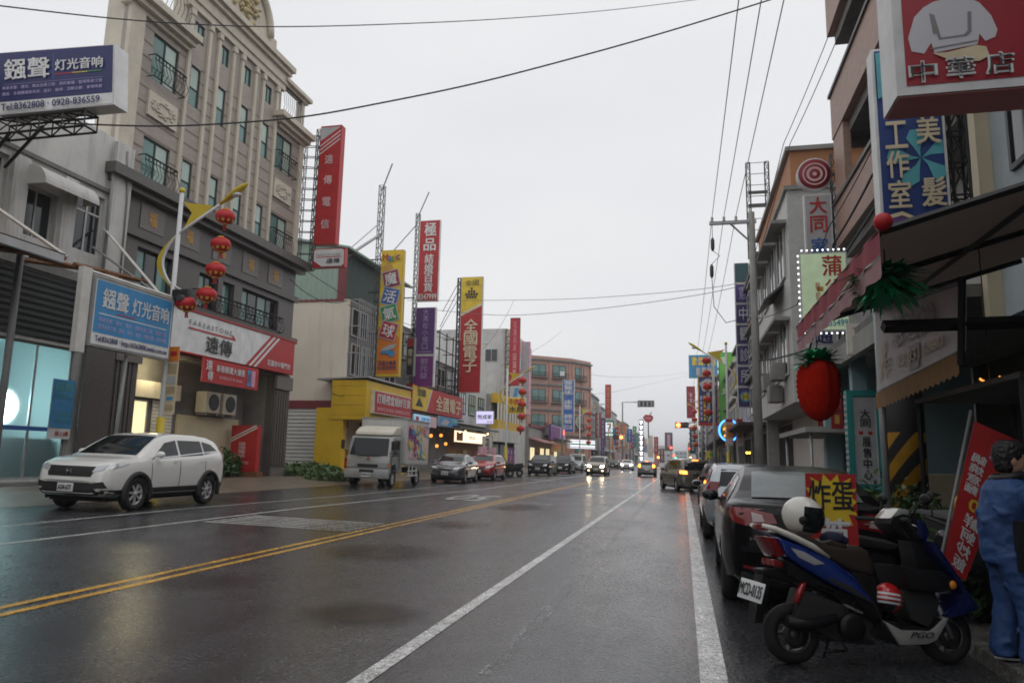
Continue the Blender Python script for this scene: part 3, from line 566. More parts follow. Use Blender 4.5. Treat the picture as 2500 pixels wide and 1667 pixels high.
# lower storeys: dark granite
q = MB(); fl = frL(XB, 19.3, 31.3, .3, 10.3); LZ = lambda z: z-.3
low = [(U(20.85), LZ(6.95), U(22.7), LZ(8.3)), (U(24.2), LZ(6.95), U(25.4), LZ(8.25)), (U(25.72), LZ(6.95), U(26.5), LZ(8.25)), (U(27.05), LZ(6.95), U(29.95), LZ(8.3)), (U(21.35), 0, U(29.95), LZ(4.9))]
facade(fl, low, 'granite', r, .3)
for h, c in zip(low[:4], (3, 2, 1, 4)): window(fl, h, r, c, 1, 'winframe', None, .22, .06, gms=['glass_teal', 'glass_dark'])
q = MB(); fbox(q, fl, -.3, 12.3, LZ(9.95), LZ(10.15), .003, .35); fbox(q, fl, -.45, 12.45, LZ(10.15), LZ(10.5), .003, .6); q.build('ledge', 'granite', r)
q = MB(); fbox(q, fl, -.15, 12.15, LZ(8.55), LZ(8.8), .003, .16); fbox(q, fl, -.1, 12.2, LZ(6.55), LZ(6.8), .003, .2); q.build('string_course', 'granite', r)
for i, y in enumerate((21.4, 23.4, 25.45, 27.5, 29.5)):
    q = MB(); fbox(q, fl, U(y)-.6, U(y)+.6, LZ(8.95), LZ(9.85), .003, .03); q.build('frieze_panel', 'granite_l', r)
    text(fl, '福', (U(y-.2)/12, LZ(9.15)/10, U(y+.2)/12, LZ(9.65)/10), 'p_gold', r, .045, name='gold_character')
railing(23.9, 30.0, 6.85, 7.5, XB+.25, 22, 'ledge_railing')
for y0, y1 in ((20.2, 21.3), (30.0, 31.28)):
    q = MB(); fbox(q, fl, U(y0), U(y1), 0, LZ(5.0), .003, .1)
    for k in range(5): fbox(q, fl, U(y0)+.1+k*(y1-y0-.2)/5, U(y0)+.1+(k+.6)*(y1-y0-.2)/5, LZ(.9), LZ(4.7), .1, .14)
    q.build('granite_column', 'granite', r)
    q = MB(); fbox(q, fl, U(y0)-.06, U(y1)+.06, 0, LZ(.75), .1, .2); q.build('column_base', 'granite_l', r); q = MB(); fbox(q, fl, U(y0)-.05, U(y1)+.05, LZ(4.3), LZ(4.9), .1, .22); q.build('column_capital', 'granite_l', r)
# recessed ground floor
XR = XB-1.4
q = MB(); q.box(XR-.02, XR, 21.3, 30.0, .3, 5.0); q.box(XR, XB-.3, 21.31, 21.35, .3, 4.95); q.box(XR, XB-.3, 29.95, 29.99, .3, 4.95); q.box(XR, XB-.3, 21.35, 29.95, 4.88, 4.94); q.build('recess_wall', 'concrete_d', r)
q = MB(); q.box(XR+.01, XR+.12, 25.4, 29.5, .4, 2.85); q.build('low_wall', 'panel_cream', r)
mat('e_shopwarm', (1, .9, .6), .5, var=.5, scale=3, emit=1.0, ecol=(1, .85, .48))
fd = frL(XR+.06, 21.4, 23.8, .42, 3.3); window(fd, (.1, 0, 1.25, 2.85), r, 2, 1, 'alu', 'e_shopwarm', .04, .07)
window(fd, (1.35, 0, 2.35, 2.85), r, 1, 1, 'alu', 'e_shopwarm', .04, .07)
for y0, y1 in ((21.4, 22.5), (22.6, 23.8), (23.9, 25.2)):
    q = MB(); q.box(XR+.02, XR+.3, y0, y1, 3.35, 3.95); q.build('shutter_box', 'p_cream', r)
for i in range(22):
    q = MB(); q.hexa([(XR+.05, 23.95, .45+i*.13), (XR+.09, 23.95, .45+i*.13), (XR+.09, 25.1, .45+i*.13), (XR+.05, 25.1, .45+i*.13), (XR+.05, 23.95, .57+i*.13), (XR+.06, 23.95, .57+i*.13), (XR+.06, 25.1, .57+i*.13), (XR+.05, 25.1, .57+i*.13)]); q.build('shutter_slat', 'p_cream', r)
lp = bpy.data.lights.new('arcade_lamp', 'POINT'); lp.energy = 60; lp.color = (1, .85, .5); lp.shadow_soft_size = .2; lo = bpy.data.objects.new('arcade_light', lp); COL.objects.link(lo); lo.location = (XB-.6, 23.2, 4.4)
for i, y in enumerate((26.35, 27.5)):
    t = thing('air_conditioner', 'white outdoor air conditioner unit on the arcade wall, '+('with pipe elbow beside the shutter' if i == 0 else 'next to the stone column'), 'air conditioner', (XR+.5, y+.4, 2.95))
    q = MB(); q.box(XR+.14, XR+.62, y, y+.95, 3.0, 3.85); q.build('casing', 'p_cream', t, bevel=.02)
    q = MB(); q.lathe([(.02, 0), (.34, 0), (.34, .02), (.3, .025)], 20, (XR+.62, y+.52, 3.43), 'x'); q.build('fan_grille', 'p_dgrey', t)
    q = MB(); q.box(XR+.12, XR+.6, y+.1, y+.16, 2.9, 2.99); q.box(XR+.12, XR+.6, y+.8, y+.86, 2.9, 2.99); q.build('bracket', 'galv', t)
# telecom fascia sign
f = frL(XB+.35, 22.2, 31.0, 5.02, 6.52)
r2 = sign('shop_sign', 'long white and red telecom shop fascia sign with diagonal stripes', f, .3, 'p_red', 'p_white', .0,
     [('p_red', [(.56, 0), (1, 0), (1, 1), (.765, 1)]), ('p_white', [(.585, 0), (.605, 0), (.81, 1), (.79, 1)]), ('p_white', [(.625, 0), (.645, 0), (.85, 1), (.83, 1)]), ('p_red', [(.13, .58), (.46, .58), (.46, .62), (.13, .62)]), ('p_red', [(.43, .7), (.445, .7), (.47, .58), (.455, .58)])],
     [('F A R E A S T O N E', (.13, .68, .43, .8), 'p_black', 'h', False), ('遠傳', (.25, .1, .44, .52), 'p_black'), ('花蓮市中華門市', (.74, .12, .96, .3), 'p_white')], eps=.01)
q = MB(); q.box(XB+.0, XB+.4, 21.9, 31.15, 6.54, 6.6); q.build('sign_cap', 'p_red', r2)
sign('banner', 'red cloth banner strung beneath the white and red fascia sign', frL(XB+.5, 24.15, 27.95, 4.02, 4.93), .02, 'p_red', None, 0, [('p_skyblue', rect(.78, .12, .85, .85)), ('p_pink', rect(.86, .12, .93, .85)), ('p_darkred', rect(.8, .3, .83, .7))],
     [('遠', (.05, .52, .15, .92), 'p_white'), ('傳', (.08, .1, .17, .48), 'p_white'), ('新春開運大優惠', (.22, .5, .72, .8), 'p_white', 'h', True), ('好禮送不完 $666', (.28, .2, .68, .35), 'p_palepink', 'h', False)], eps=.008, cat='banner')
t = sign('standing_sign', 'red free-standing advertising box with white stripes beside the stone column', frY(-19.0, -17.75, .62, 2.58, 28.6), .28, 'p_red', None, 0, [('p_white', [(0, .72), (.9, 1), (1, 1), (0, .69)]), ('p_white', [(0, .66), (1, .97), (1, .94), (0, .63)])], [('遠傳電信', (.3, .3, .62, .64), 'p_palepink', 'v'), ('申辦門號', (.2, .16, .75, .22), 'p_palepink', 'h', False)])
q = MB(); q.box(-19.1, -17.6, 28.5, 29.0, .4, .62); q.build('base', 'rust', t)
# vertical telecom sign on truss
f = frY(-17.27, -16.15, 11.45, 17.5, 31.5)
t = sign('projecting_sign', 'tall red projecting sign with grey corner and white diagonal stripes', f, .42, 'p_red', 'p_red', .02,
     [('p_lgrey', [(.02, .985), (.98, .985), (.02, .87)]), ('p_white', [(.02, .83), (.98, .955), (.98, .945), (.02, .82)]), ('p_white', [(.02, .795), (.98, .92), (.98, .91), (.02, .785)]), ('p_white', [(.02, .76), (.98, .885), (.98, .875), (.02, .75)])],
     [(c, (.28, v, .72, v+.085), 'p_palepink', 'v') for c, v in (('遠', .665), ('傳', .49), ('電', .305), ('信', .12))])
for z in range(12): z_ = 11.0+z*.55; q = MB(); q.bar((-17.35, 31.6, z_), (-18.5, 31.2, z_), .03); q.bar((-17.35, 31.75, z_), (-18.5, 31.5, z_), .03); q.build('strut', 'steel', t)
lattice(t, (-17.42, 31.68, 10.2), (-17.42, 31.68, 17.4), .2, 'steel', 'truss', .5, .04); lattice(t, (-18.15, 31.55, 10.2), (-18.15, 31.55, 16.6), .25, 'steel', 'truss', .6, .03)
f = frY(-17.25, -15.6, 10.27, 11.2, 31.5)
sign('logo_sign', 'small white and red rounded logo sign hung below the tall red projecting sign', f, .3, 'p_red', None, 0, [('p_white', [(.03, .36), (.28, .05), (.92, .05), (.98, .15), (.98, .85), (.92, .95), (.06, .95), (.03, .88)]), ('p_red', rect(.1, .52, .9, .56))],
     [('F A R E A S T O N E', (.1, .6, .85, .72), 'p_dgrey', 'h', False), ('遠傳', (.44, .2, .86, .46), 'p_dgrey')])

# ---- party-supply shop: cream end wall, green sheeting, yellow fascia
YS = 37.2
r = thing('party_shop', 'cream walled shop with green corrugated upper floor and a bright yellow fascia', 'building', (-18, 42, .4))
q = MB(); q.box(-28, -18.02, YS, 42.6, .2, 10.0); q.build('block', 'creamwall', r)
corr(frY(-24, -18.7, 10.0, 12.3, YS-.02), r, 'corr_green', .3, .04)
q = MB(); q.add([(-24, YS-.02, 12.3), (-18.7, YS-.02, 12.3), (-18.7, YS-.02, 13.05), (-24, YS-.02, 14.1)], [(0, 1, 2, 3)]); q.build('gable_sheet', 'corr_green', r, clean=False)
q = MB(); q.box(-18.72, -18.3, YS-.06, YS+.15, 9.95, 13.0); q.build('corner_post', 'p_maroon', r)
q = MB(); q.box(-24, -18.3, YS-.05, YS, 9.9, 10.03); q.build('maroon_trim', 'p_maroon', r); q = MB(); q.box(-24, -18.15, YS-.12, YS-.01, 3.88, 4.33); q.build('maroon_beam', 'p_maroon', r)
q = MB(); q.hexa([(-26, YS-.3, 14.4), (-18.0, YS-.3, 12.85), (-18.0, 47, 12.85), (-26, 47, 14.4), (-26, YS-.3, 14.5), (-18.0, YS-.3, 12.97), (-18.0, 47, 12.97), (-26, 47, 14.5)]); q.build('roof', 'corr_green', r)
corr(frL(-18.6, YS+.1, 47, 10.0, 12.9), r, 'corr_dark', .3, .04)
q = MB(); q.box(-28, -18.62, YS+.2, 47, 10.0, 12.8); q.box(-28, -18.02, 42.6, 47, .2, 10.0); q.build('rear_wing', 'concrete_d', r)
q = MB(); q.box(-18.01, -17.985, YS+.25, 47, 5.3, 9.95); q.build('grey_front', 'concrete_d', r)
f = frL(-17.98, YS+.1, 47, 5.4, 10.0)
for u, v, u1, v1 in ((.3, 2.6, 2.4, 4.2), (.4, .4, 1.5, 2.2), (1.8, .4, 3.0, 2.2), (3.3, .4, 4.6, 2.2), (5.2, 2.4, 7.0, 4.2), (5.2, .4, 7.0, 2.0), (7.5, 2.4, 9.2, 4.2)): window(f, (u, v, u1, v1), r, 2, 1, 'winframe_w', 'glass_dark', -.02, .07)
q = MB(); 
for k in range(14): q.bar((-17.5, YS+.3+k*.28, 5.4), (-17.5, YS+.3+k*.28, 10.1), .035)
for z in (5.5, 7, 8.5, 10): q.bar((-17.5, YS+.2, z), (-17.5, YS+4.1, z), .05); q.bar((-17.5, YS+.2, z), (-18, YS+.2, z), .05)
q.build('window_cage', 'galv', r)
for i in range(17):
    q = MB(); q.hexa([(-22.2, YS-.02, .45+i*.205), (-19.25, YS-.02, .45+i*.205), (-19.25, YS-.1, .45+i*.205), (-22.2, YS-.1, .45+i*.205), (-22.2, YS-.02, .64+i*.205), (-19.25, YS-.02, .64+i*.205), (-19.25, YS-.05, .64+i*.205), (-22.2, YS-.05, .64+i*.205)]); q.build('shutter_slat', 'shutter', r)
q = MB(); q.box(-19.2, -18.9, YS-.14, YS, .3, 3.88); q.build('shutter_jamb', 'p_maroon', r)
mat('yellowpaint', (.66, .42, .015), .45, var=.12, scale=1.2, streak=.15)
q = MB(); q.box(-18.0, -16.05, 35.75, 42.3, 3.25, 5.3); q.build('yellow_fascia', 'yellowpaint', r)
q = MB(); q.box(-18.85, -17.3, 35.8, 36.25, .3, 3.85); q.build('yellow_pillar', 'yellowpaint', r); q = MB(); q.box(-17.0, -16.3, 41.7, 42.3, .3, 3.25); q.build('yellow_pillar', 'yellowpaint', r)
for k in range(4): q = MB(); q.box(-18.0, -16.06+.005, 35.742, 35.75, 3.25+.5*k+.24, 3.25+.5*k+.25); q.build('fascia_joint', 'p_brown', r)
q = MB(); q.box(-18.3, -18.03, 36.3, 47, .3, 5.2); q.build('shop_back', 'dark_interior', r)
for i in range(16):
    q = MB(); y = 37+i*.3; z_ = random.uniform(.6, 2.9); q.box(-17.99, -17.7, y, y+.26, z_, z_+random.uniform(.3, .6)); q.build('goods', random.choice(['p_orange', 'p_red', 'p_darkred', 'p_gold', 'p_brown']), r)
q = MB(); q.hexa([(-19, 35.9, 5.34), (-15.9, 35.6, 5.42), (-15.9, 42.4, 5.42), (-19, 42.4, 5.34), (-19, 35.9, 5.42), (-15.9, 35.6, 5.5), (-15.9, 42.4, 5.5), (-19, 42.4, 5.42)]); q.build('flashing', 'galv', r)
sign('shop_sign', 'red sign on the yellow fascia for wedding and party supplies', frL(-15.85, 36.4, 41.9, 3.62, 4.85), .25, 'p_offwhite', 'p_red', .05, [],
     [('訂婚禮盒婚紗百貨', (.05, .45, .95, .88), 'p_white'), ('金紙紅包禮盒 喜糖禮品百貨', (.06, .14, .94, .3), 'p_palepink', 'h', False)])
t = sign('projecting_sign', 'tall yellow balloon shop sign with tilted coloured squares', frY(-17.33, -15.93, 5.93, 13.5, 39.8), .35, 'yellowpaint', 'p_yellow', .04,
     [('p_orange', [(.03, .02), (.97, .02), (.97, .3), (.6, .36), (.3, .3), (.03, .4)]), ('p_gold', [(.05, .86), (.4, .92), (.7, .8), (.3, .74)]), ('p_gold', [(.6, .6), (.97, .65), (.97, .5), (.75, .48)])]
     + [(m_, [(.5+(a*math.cos(t_)-b_*math.sin(t_))*s_, v+(a*math.sin(t_)+b_*math.cos(t_))*s_*1.4/7.57) for a, b_ in ((-1, -1), (1, -1), (1, 1), (-1, 1))]) for v, t_, m1 in ((.765, .22, 'p_darkred'), (.625, -.22, 'p_blue'), (.49, .25, 'p_green'), (.355, -.27, 'p_red')) for m_, s_ in (('p_lgrey', .38), (m1, .34))]
     + [('p_skyblue', [(.15, .18), (.45, .215), (.85, .19), (.75, .155), (.6, .15), (.5, .175)]), ('p_lgrey', [(.15, .2), (.45, .235), (.88, .255), (.8, .22), (.5, .2)])],
     [('魔', (.2, .71, .8, .82), 'p_white', 'v', True, .22), ('活', (.2, .57, .8, .68), 'p_white', 'v', True, -.22), ('氣', (.2, .435, .8, .545), 'p_white', 'v', True, .25), ('球', (.2, .3, .8, .41), 'p_white', 'v', True, -.27),
      ('M', (.1, .91, .32, .965), 'p_red'), ('a', (.33, .91, .48, .95), 'p_blue'), ('g', (.48, .9, .62, .945), 'p_green'), ('i', (.64, .915, .7, .97), 'p_orange'), ('c', (.71, .915, .88, .955), 'p_purple'), ('花蓮分專賣', (.12, .085, .9, .12), 'p_navy'), ('03-8347999', (.1, .05, .9, .08), 'p_navy')], eps=.012)
lattice(t, (-17.55, 39.95, 5.4), (-17.55, 39.95, 17.6), .3, 'steel', 'truss', .55, .035)
for p, e, w_ in (((-17.55, 39.9, 17.3), (-16.4, 38.6, 18.4), .06), ((-17.5, 40, 15.4), (-18.3, 37.4, 12.9), .05), ((-17.5, 40, 14.6), (-18.6, 37.4, 12.4), .12)): q = MB(); q.bar(p, e, w_); q.build('brace', 'galv', t)
for z in (6.4, 8.5, 11, 13): q = MB(); q.bar((-17.4, 39.95, z), (-18.1, 39.95, z), .06); q.build('strut', 'steel', t)
# ---- electronics shop
r = thing('electronics_shop', 'two storey electronics shop with steel scaffold above a dark storefront', 'building', (-18, 52, .4))
q = MB(); q.box(-28, -18.0, 47.05, 57.5, 3.4, 8.6); q.box(-28, -18.6, 47.05, 57.5, .2, 3.4); q.build('block', 'concrete_d', r)
f = frL(-17.98, 47.1, 57.4, 6.2, 8.5)
for k in range(4): window(f, (.5+k*2.5, .5, 2.4+k*2.5, 1.9), r, 2, 1, 'winframe_w', 'glass_dark', -.02, .07)
q = MB()
for y in (47.3, 49, 50.7, 52.4, 54, 55.6): q.bar((-17.2, y, 4.2), (-17.2, y, 10.6), .07)
for z in (6.2, 7.2, 8.2, 9.2, 10.4):
    q.bar((-17.2, 47.3, z), (-17.2, 55.6, z), .05)
    for y in (47.3, 50.7, 54): q.bar((-17.2, y, z), (-18, y, z), .05)
q.build('scaffold', 'darkmetal', r)
q = MB(); q.box(-17.9, -17.05, 44.0, 57, 4.2, 4.3); q.build('sign_shelf', 'darkmetal', r)
f = frL(-17.0, 44.9, 56.3, 4.38, 6.05)
sign('shop_sign', 'wide fascia sign half yellow half orange-red for an electronics shop', f, .4, 'p_darkred', 'p_red', .04, [('p_yellow', [(.01, .03), (.24, .03), (.33, .97), (.01, .97)]), ('p_offwhite', [(.24, .03), (.26, .03), (.35, .97), (.33, .97)]), ('p_black', [(.06, .18), (.19, .18), (.12, .55)])], [('全國電子', (.42, .16, .95, .8), 'p_beige'), ('全國', (.08, .6, .22, .9), 'p_black')], eps=.014)
sign('hanging_sign', 'pale blue lit panel hung under the yellow and red fascia', frL(-16.95, 45.3, 49.9, 3.4, 4.15), .1, 'p_white', 'e_bluesign', .02, [('p_palepink', rect(.7, .02, .98, .98)), ('p_red', rect(.08, .2, .2, .8))], [('促銷活動', (.3, .5, .65, .8), 'p_skyblue')], eps=.012)
sign('hanging_sign', 'blue product photo panel hung beside the pale blue lit panel', frL(-16.95, 50.4, 55, 3.6, 4.3), .1, 'p_white', 'p_skyblue', .02, [('p_lgrey', [(.05, .2), (.4, .1), (.55, .6), (.3, .8)]), ('p_aqua', rect(.6, .5, .95, .9))], eps=.012)
t = sign('projecting_sign', 'tall red wedding goods sign with white brush lettering and phone number', frY(-17.3, -15.82, 11.7, 17.35, 45.95), .22, 'p_white', 'p_red', .04, [], [('極', (.22, .79, .85, .98), 'p_white', 'v'), ('品', (.2, .61, .85, .78), 'p_white', 'v'), ('結婚百貨', (.3, .11, .74, .58), 'p_white', 'v', True, 0, .94), ('8347999', (.06, .02, .94, .09), 'p_white')], eps=.012)
lattice(t, (-17.5, 46.1, 5.9), (-17.5, 46.1, 17.9), .24, 'steel', 'truss', .55, .035)
for p, e in (((-17.5, 46, 17.6), (-16.2, 44.5, 18.8)), ((-17.5, 46.05, 17.2), (-18.6, 42.0, 12.9))): q = MB(); q.bar(p, e, .05); q.build('brace', 'steel', t)
for z in (7, 9.5, 12): q = MB(); q.bar((-17.5, 46.1, z), (-18.3, 46.1, z), .06); q.build('strut', 'steel', t)
t = sign('projecting_sign', 'purple two-part projecting sign with thin white script', frY(-17.33, -15.9, 5.95, 11.28, 45.95), .24, 'p_white', None, .03, [('p_purple', rect(.02, .41, .95, .995)), ('p_violet', rect(.02, .0, .95, .38)), ('p_offwhite', rect(.0, .38, 1, .405))],
     [('大黑松小倆口', (.36, .46, .66, .985), 'p_lav', 'v', False), ('郭元益', (.3, .1, .72, .36), 'p_lav', 'v', False), ('牛軋糖博物館', (.15, .42, .85, .445), 'p_lav', 'h', False)], eps=.012)
lattice(t, (-17.45, 46.25, 5.4), (-17.45, 46.25, 11.3), .2, 'steel', 'truss', .5, .03); q = MB(); q.bar((-17.45, 46.2, 6.5), (-18.1, 46.4, 6.5), .05); q.bar((-17.45, 46.2, 10.), (-18.1, 46.4, 8.5), .05); q.build('strut', 'steel', t)
t = sign('projecting_sign', 'small narrow black sign with cream characters beside the balloon shop sign', frY(-17.3, -16.76, 6.5, 9.0, 44.45), .3, 'p_grey', 'p_black', .06, [('p_darkred', rect(.12, .76, .88, .97))], [('魔術', (.18, .25, .82, .72), 'p_beige', 'v', False)], eps=.012)
q = MB(); q.bar((-17.2, 44.6, 7.5), (-18.05, 44.6, 7.5), .05); q.bar((-17.2, 44.6, 8.5), (-18.05, 44.6, 8.5), .05); q.build('strut', 'steel', t)
t = sign('projecting_sign', 'tall yellow and red electronics chain sign with a stepped pyramid mark', frY(-17.3, -15.46, 6.45, 15.85, 55.94), .26, 'p_offwhite', 'p_red', .05, [('p_yellow', [(.03, .68), (.97, .77), (.97, .995), (.03, .995)]), ('p_beige', [(.03, .655), (.97, .745), (.97, .77), (.03, .68)])]
     + [('p_black', rect(.5+(i-n_/2)*.12+.01, v, .5+(i-n_/2)*.12+.1, v+.02)) for v, n_ in ((.885, 1), (.86, 3), (.835, 5), (.81, 4)) for i in range(n_)],
     [('全國', (.2, .92, .82, .97), 'p_black', 'h', False), ('全國電子', (.2, .17, .84, .63), 'p_beige', 'v', True, 0, .93)], eps=.014)
lattice(t, (-17.5, 56.1, 5.5), (-17.5, 56.1, 15.8), .24, 'darkmetal', 'truss', .6, .05); q = MB(); q.bar((-17.5, 56.1, 15.6), (-16.3, 48.5, 11.5), .04); q.bar((-17.5, 56.1, 15.0), (-16.8, 49.5, 10.6), .04); q.bar((-17.5, 56.1, 14.2), (-17.2, 50.5, 10.4), .04); q.build('brace', 'darkmetal', t)
for z in (7, 8.2): q = MB(); q.bar((-17.5, 56.1, z), (-18.1, 56.3, z), .07); q.build('strut', 'steel', t)
mat('e_dimorange', (1, .4, .1), .5, var=0, emit=1.6, ecol=(1, .36, .06))
# ---- dessert shop with lit front
r = thing('dessert_shop', 'low shop with warm glowing front under a dark green flat awning', 'building', (-18, 62, .4))
q = MB(); q.box(-28, -18.8, 57.6, 67.4, .2, 7.6); q.box(-18.8, -18, 57.6, 67.4, 4.2, 7.6); q.build('block', 'white_tile', r)
f = frL(-17.98, 57.6, 67.4, 4.4, 7.6)
for k in range(3): window(f, (.8+k*3, .6, 2.8+k*3, 2.4), r, 3, 2, 'darkmetal', 'glass_pale', -.02, .08)
q = MB(); q.hexa([(-18, 53.8, 3.75), (-16.4, 53.8, 3.6), (-16.4, 66, 3.7), (-18, 66, 3.85), (-18, 53.8, 3.9), (-16.4, 53.8, 3.75), (-16.4, 66, 3.85), (-18, 66, 4.0)]); mat('awn_green', (.07, .1, .085), .5, var=.15); q.build('awning', 'awn_green', r)
q = MB(); q.box(-18.78, -18.74, 57.7, 67.3, .3, 3.8); q.build('back_wall', 'tanfringe', r)
for k in range(6): q = MB(); q.box(-18.7, -18.2, 58+k*1.5, 59+k*1.5, .4, 1.2+.4*(k % 3)); q.build('display_case', ['p_brown', 'p_pink', 'p_tan', 'p_palepink', 'p_brown', 'p_pink'][k], r)
sign('menu_board', 'glowing cream menu board inside the dessert shop', frL(-17.9, 57.2, 67.2, 2.6, 3.6), .12, 'p_orange', 'e_cream', .05, [('p_orange', rect(.06, .15, .24, .85))], [('甜品', (.42, .35, .62, .65), 'p_brown', 'h', False)], eps=.014)
for k, (y, z) in enumerate(((55.5, 3.35), (57, 3.45), (60.5, 3.2), (64.0, 3.5), (65.5, 3.2))):
    t = thing('spot_lamp', 'small warm spot lamp hung under the dark green awning', 'lamp', (-16.9, y, z), 'spot lamps under the green awning'); MB().ball((-16.9, y, z), .08, n=10, m=7).build('bulb', 'e_warm', t); q = MB(); q.tube([(-16.9, y, z+.1), (-16.9, y, 3.7)], .02); q.build('stem', 'darkmetal', t)
for k, (y, z) in enumerate(((51, 2.9), (52.4, 2.2), (54.5, 2.4), (53.3, 3.0))):
    t = thing('paper_lamp', 'orange globe lamp glowing inside the dim shop', 'lamp', (-17.7, y, z), 'orange globe lamps'); MB().ball((-17.7, y, z), .13, n=12, m=8).build('globe', 'e_dimorange', t); q = MB(); q.tube([(-17.7, y, z+.2), (-17.7, y, 4.2)], .015); q.build('cord', 'darkmetal', t)
sign('lightbox', 'lavender glowing light box with black brush lettering', frY(-17.47, -15.87, 4.28, 5.42, 62), .2, 'p_lgrey', 'e_lav', .04, [], [('悅成家', (.1, .38, .9, .72), 'p_black', 'h', True), ('甜品', (.62, .1, .92, .25), 'p_black', 'h', False)], eps=.014)
sign('hanging_sign', 'narrow white hanging sign with black brush characters under the green awning', frY(-16.9, -15.95, 1.85, 3.25, 62.2), .1, 'p_grey', 'p_white', .05, [], [('悅成家', (.3, .1, .7, .9), 'p_black', 'v')], eps=.014)
for i, (y, w_) in enumerate(((58, 2.6), (61.5, 2.2), (55.4, 1.8))):
    t = sign('poster_board', ['large pink cherry-blossom poster board at the dessert shop', 'smaller pink cherry-blossom poster board at the dessert shop', 'low pink blossom strip board at the dessert shop'][i], frL(-16.0, y, y+w_, .5, 2.3 if i < 2 else 1.5), .08, 'p_palepink', 'p_pink', .05, [('p_red', [(.4, .4), (.6, .45), (.55, .65), (.4, .6)]), ('p_palepink', [(.1, .7), (.4, .75), (.3, .95), (.1, .9)])], eps=.014)
# ---- yellow noodle shop
r = thing('noodle_shop', 'cream striped noodle shop with yellow bands and a rusty upper balcony', 'building', (-17, 72, .4))
q = MB(); q.box(-27, -17.6, 67.5, 77.8, .2, 7.4); q.build('block', 'concrete', r)
corr(frL(-17.0, 67.7, 77.7, 5.0, 6.6), r, 'p_cream', 1.2, .08, 'striped_panel')
for k in range(8): q = MB(); q.box(-17.02, -16.88, 68.2+k*1.25, 68.4+k*1.25, 5.0, 6.6); q.build('brown_batten', 'p_brown', r)
q = MB(); q.box(-17.6, -16.9, 67.6, 77.8, 4.15, 5.0); q.build('yellow_band', 'yellowpaint', r); q = MB(); q.box(-17.6, -17, 67.6, 77.8, 6.6, 7.5); q.build('yellow_parapet', 'yellowpaint', r)
q = MB(); q.box(-17.6, -16.8, 67.6, 77.8, 2.95, 4.15); q.build('rain_stained_fascia', 'oldwhite', r); q = MB(); q.box(-17.58, -17.5, 68, 77.5, .3, 2.95); q.build('shop_front', 'dark_interior', r)
f = frL(-17.48, 68, 77.6, .4, 2.9); window(f, (.3, .0, 2.2, 2.3), r, 2, 1, 'alu', 'glass_pale', -.03); window(f, (3, .3, 5, 2.3), r, 2, 1, 'alu', 'glass_pale', -.03)
for k in range(3): sign('window_poster', 'purple and pink flower poster in the noodle shop window', frL(-17.35, 73.2+k*1.4, 74.4+k*1.4, .9, 2.5), .04, 'p_violet', None, .0, [('p_pink', rect(.15+.1*k, .2, .6, .5)), ('p_lav', rect(.4, .6, .9, .85))], group='flower posters', eps=.014, cat='poster')
t = sign('projecting_sign', 'small yellow noodle and dumpling sign with a green round emblem', frY(-17.28, -15.0, 5.72, 7.38, 71.05), .18, 'p_white', 'p_yellow', .05, [('p_teal', [(.12+.1*math.cos(a), .5+.4*math.sin(a)) for a in [6.28*k/14 for k in range(14)]])], [('牛肉麵', (.28, .52, .95, .92), 'p_red'), ('水餃', (.28, .1, .95, .45), 'p_black')], eps=.014)
# ---- tall white-sided building
r = thing('apartment_building', 'tall building with rain-stained white side wall and pink tiled front', 'building', (-18, 82, .4))
q = MB(); q.box(-30, -18.2, 76.1, 86.5, 7.4, 15.2); q.box(-30, -18.2, 77.9, 86.5, .2, 7.4); q.build('block', 'oldwhite', r)
q = MB(); q.box(-18.2, -17.6, 77.9, 86.4, 6.5, 14.5); q.build('front_bay', 'palepink_wall' if 'palepink_wall' in MATS else mat('palepink_wall', (.6, .38, .36), .7, var=.12, streak=.3), r)
f = frL(-17.58, 77.9, 86.4, 6.5, 14.5)
for i in range(3):
    for j in range(2): window(f, (.6+i*2.7, 1+j*3.6, 2.6+i*2.7, 3+j*3.6), r, 2, 1, 'winframe_w', 'glass_teal', -.03)
fs = frY(-30, -18.2, 7.4, 15.2, 76.1)
for i in range(2): window(fs, (7.2+i*2.2, 4.2, 8.6+i*2.2, 5.6), r, 2, 1, 'winframe_w', 'glass_dark', -.02)
lattice(r, (-18.0, 75.9, 6), (-18.0, 75.9, 15.0), .5, 'rust', 'rusty_truss', .7, .06)
q = MB()
for k in range(9): q.bar((-18, 76, 7.5+k*.85), (-16.6, 73.8, 7.3+k*.85), .05)
q.build('sign_strut', 'rust', r)
t = sign('projecting_sign', 'slim dark red sign with faint white script beside the white side wall', frY(-17.28, -16.25, 8.8, 15.85, 73.55), .3, 'p_maroon', None, 0, [('p_red', rect(.04, .01, .96, .99))], [('花蓮名產', (.3, .5, .72, .95), 'p_pink', 'v', False), ('洄瀾薯', (.28, .12, .72, .48), 'p_palepink', 'v', False)], eps=.016)
sign('photo_panel', 'blue and white photo panel under the slim dark red sign', frY(-17.2, -15.9, 6.9, 8.7, 73.6), .15, 'p_white', 'p_lgrey', .04, [('p_skyblue', [(.2, .1), (.5, .1), (.7, .9), (.4, .9)]), ('p_aqua', [(.6, .1), (.9, .1), (.95, .6)])], eps=.016)
sign('projecting_sign', 'narrow pale grey and pink striped sign edge behind the slim dark red sign', frY(-17.2, -16.3, 6.8, 14.2, 79.0), .5, 'p_pink', 'p_lgrey', .1, [], eps=.016)
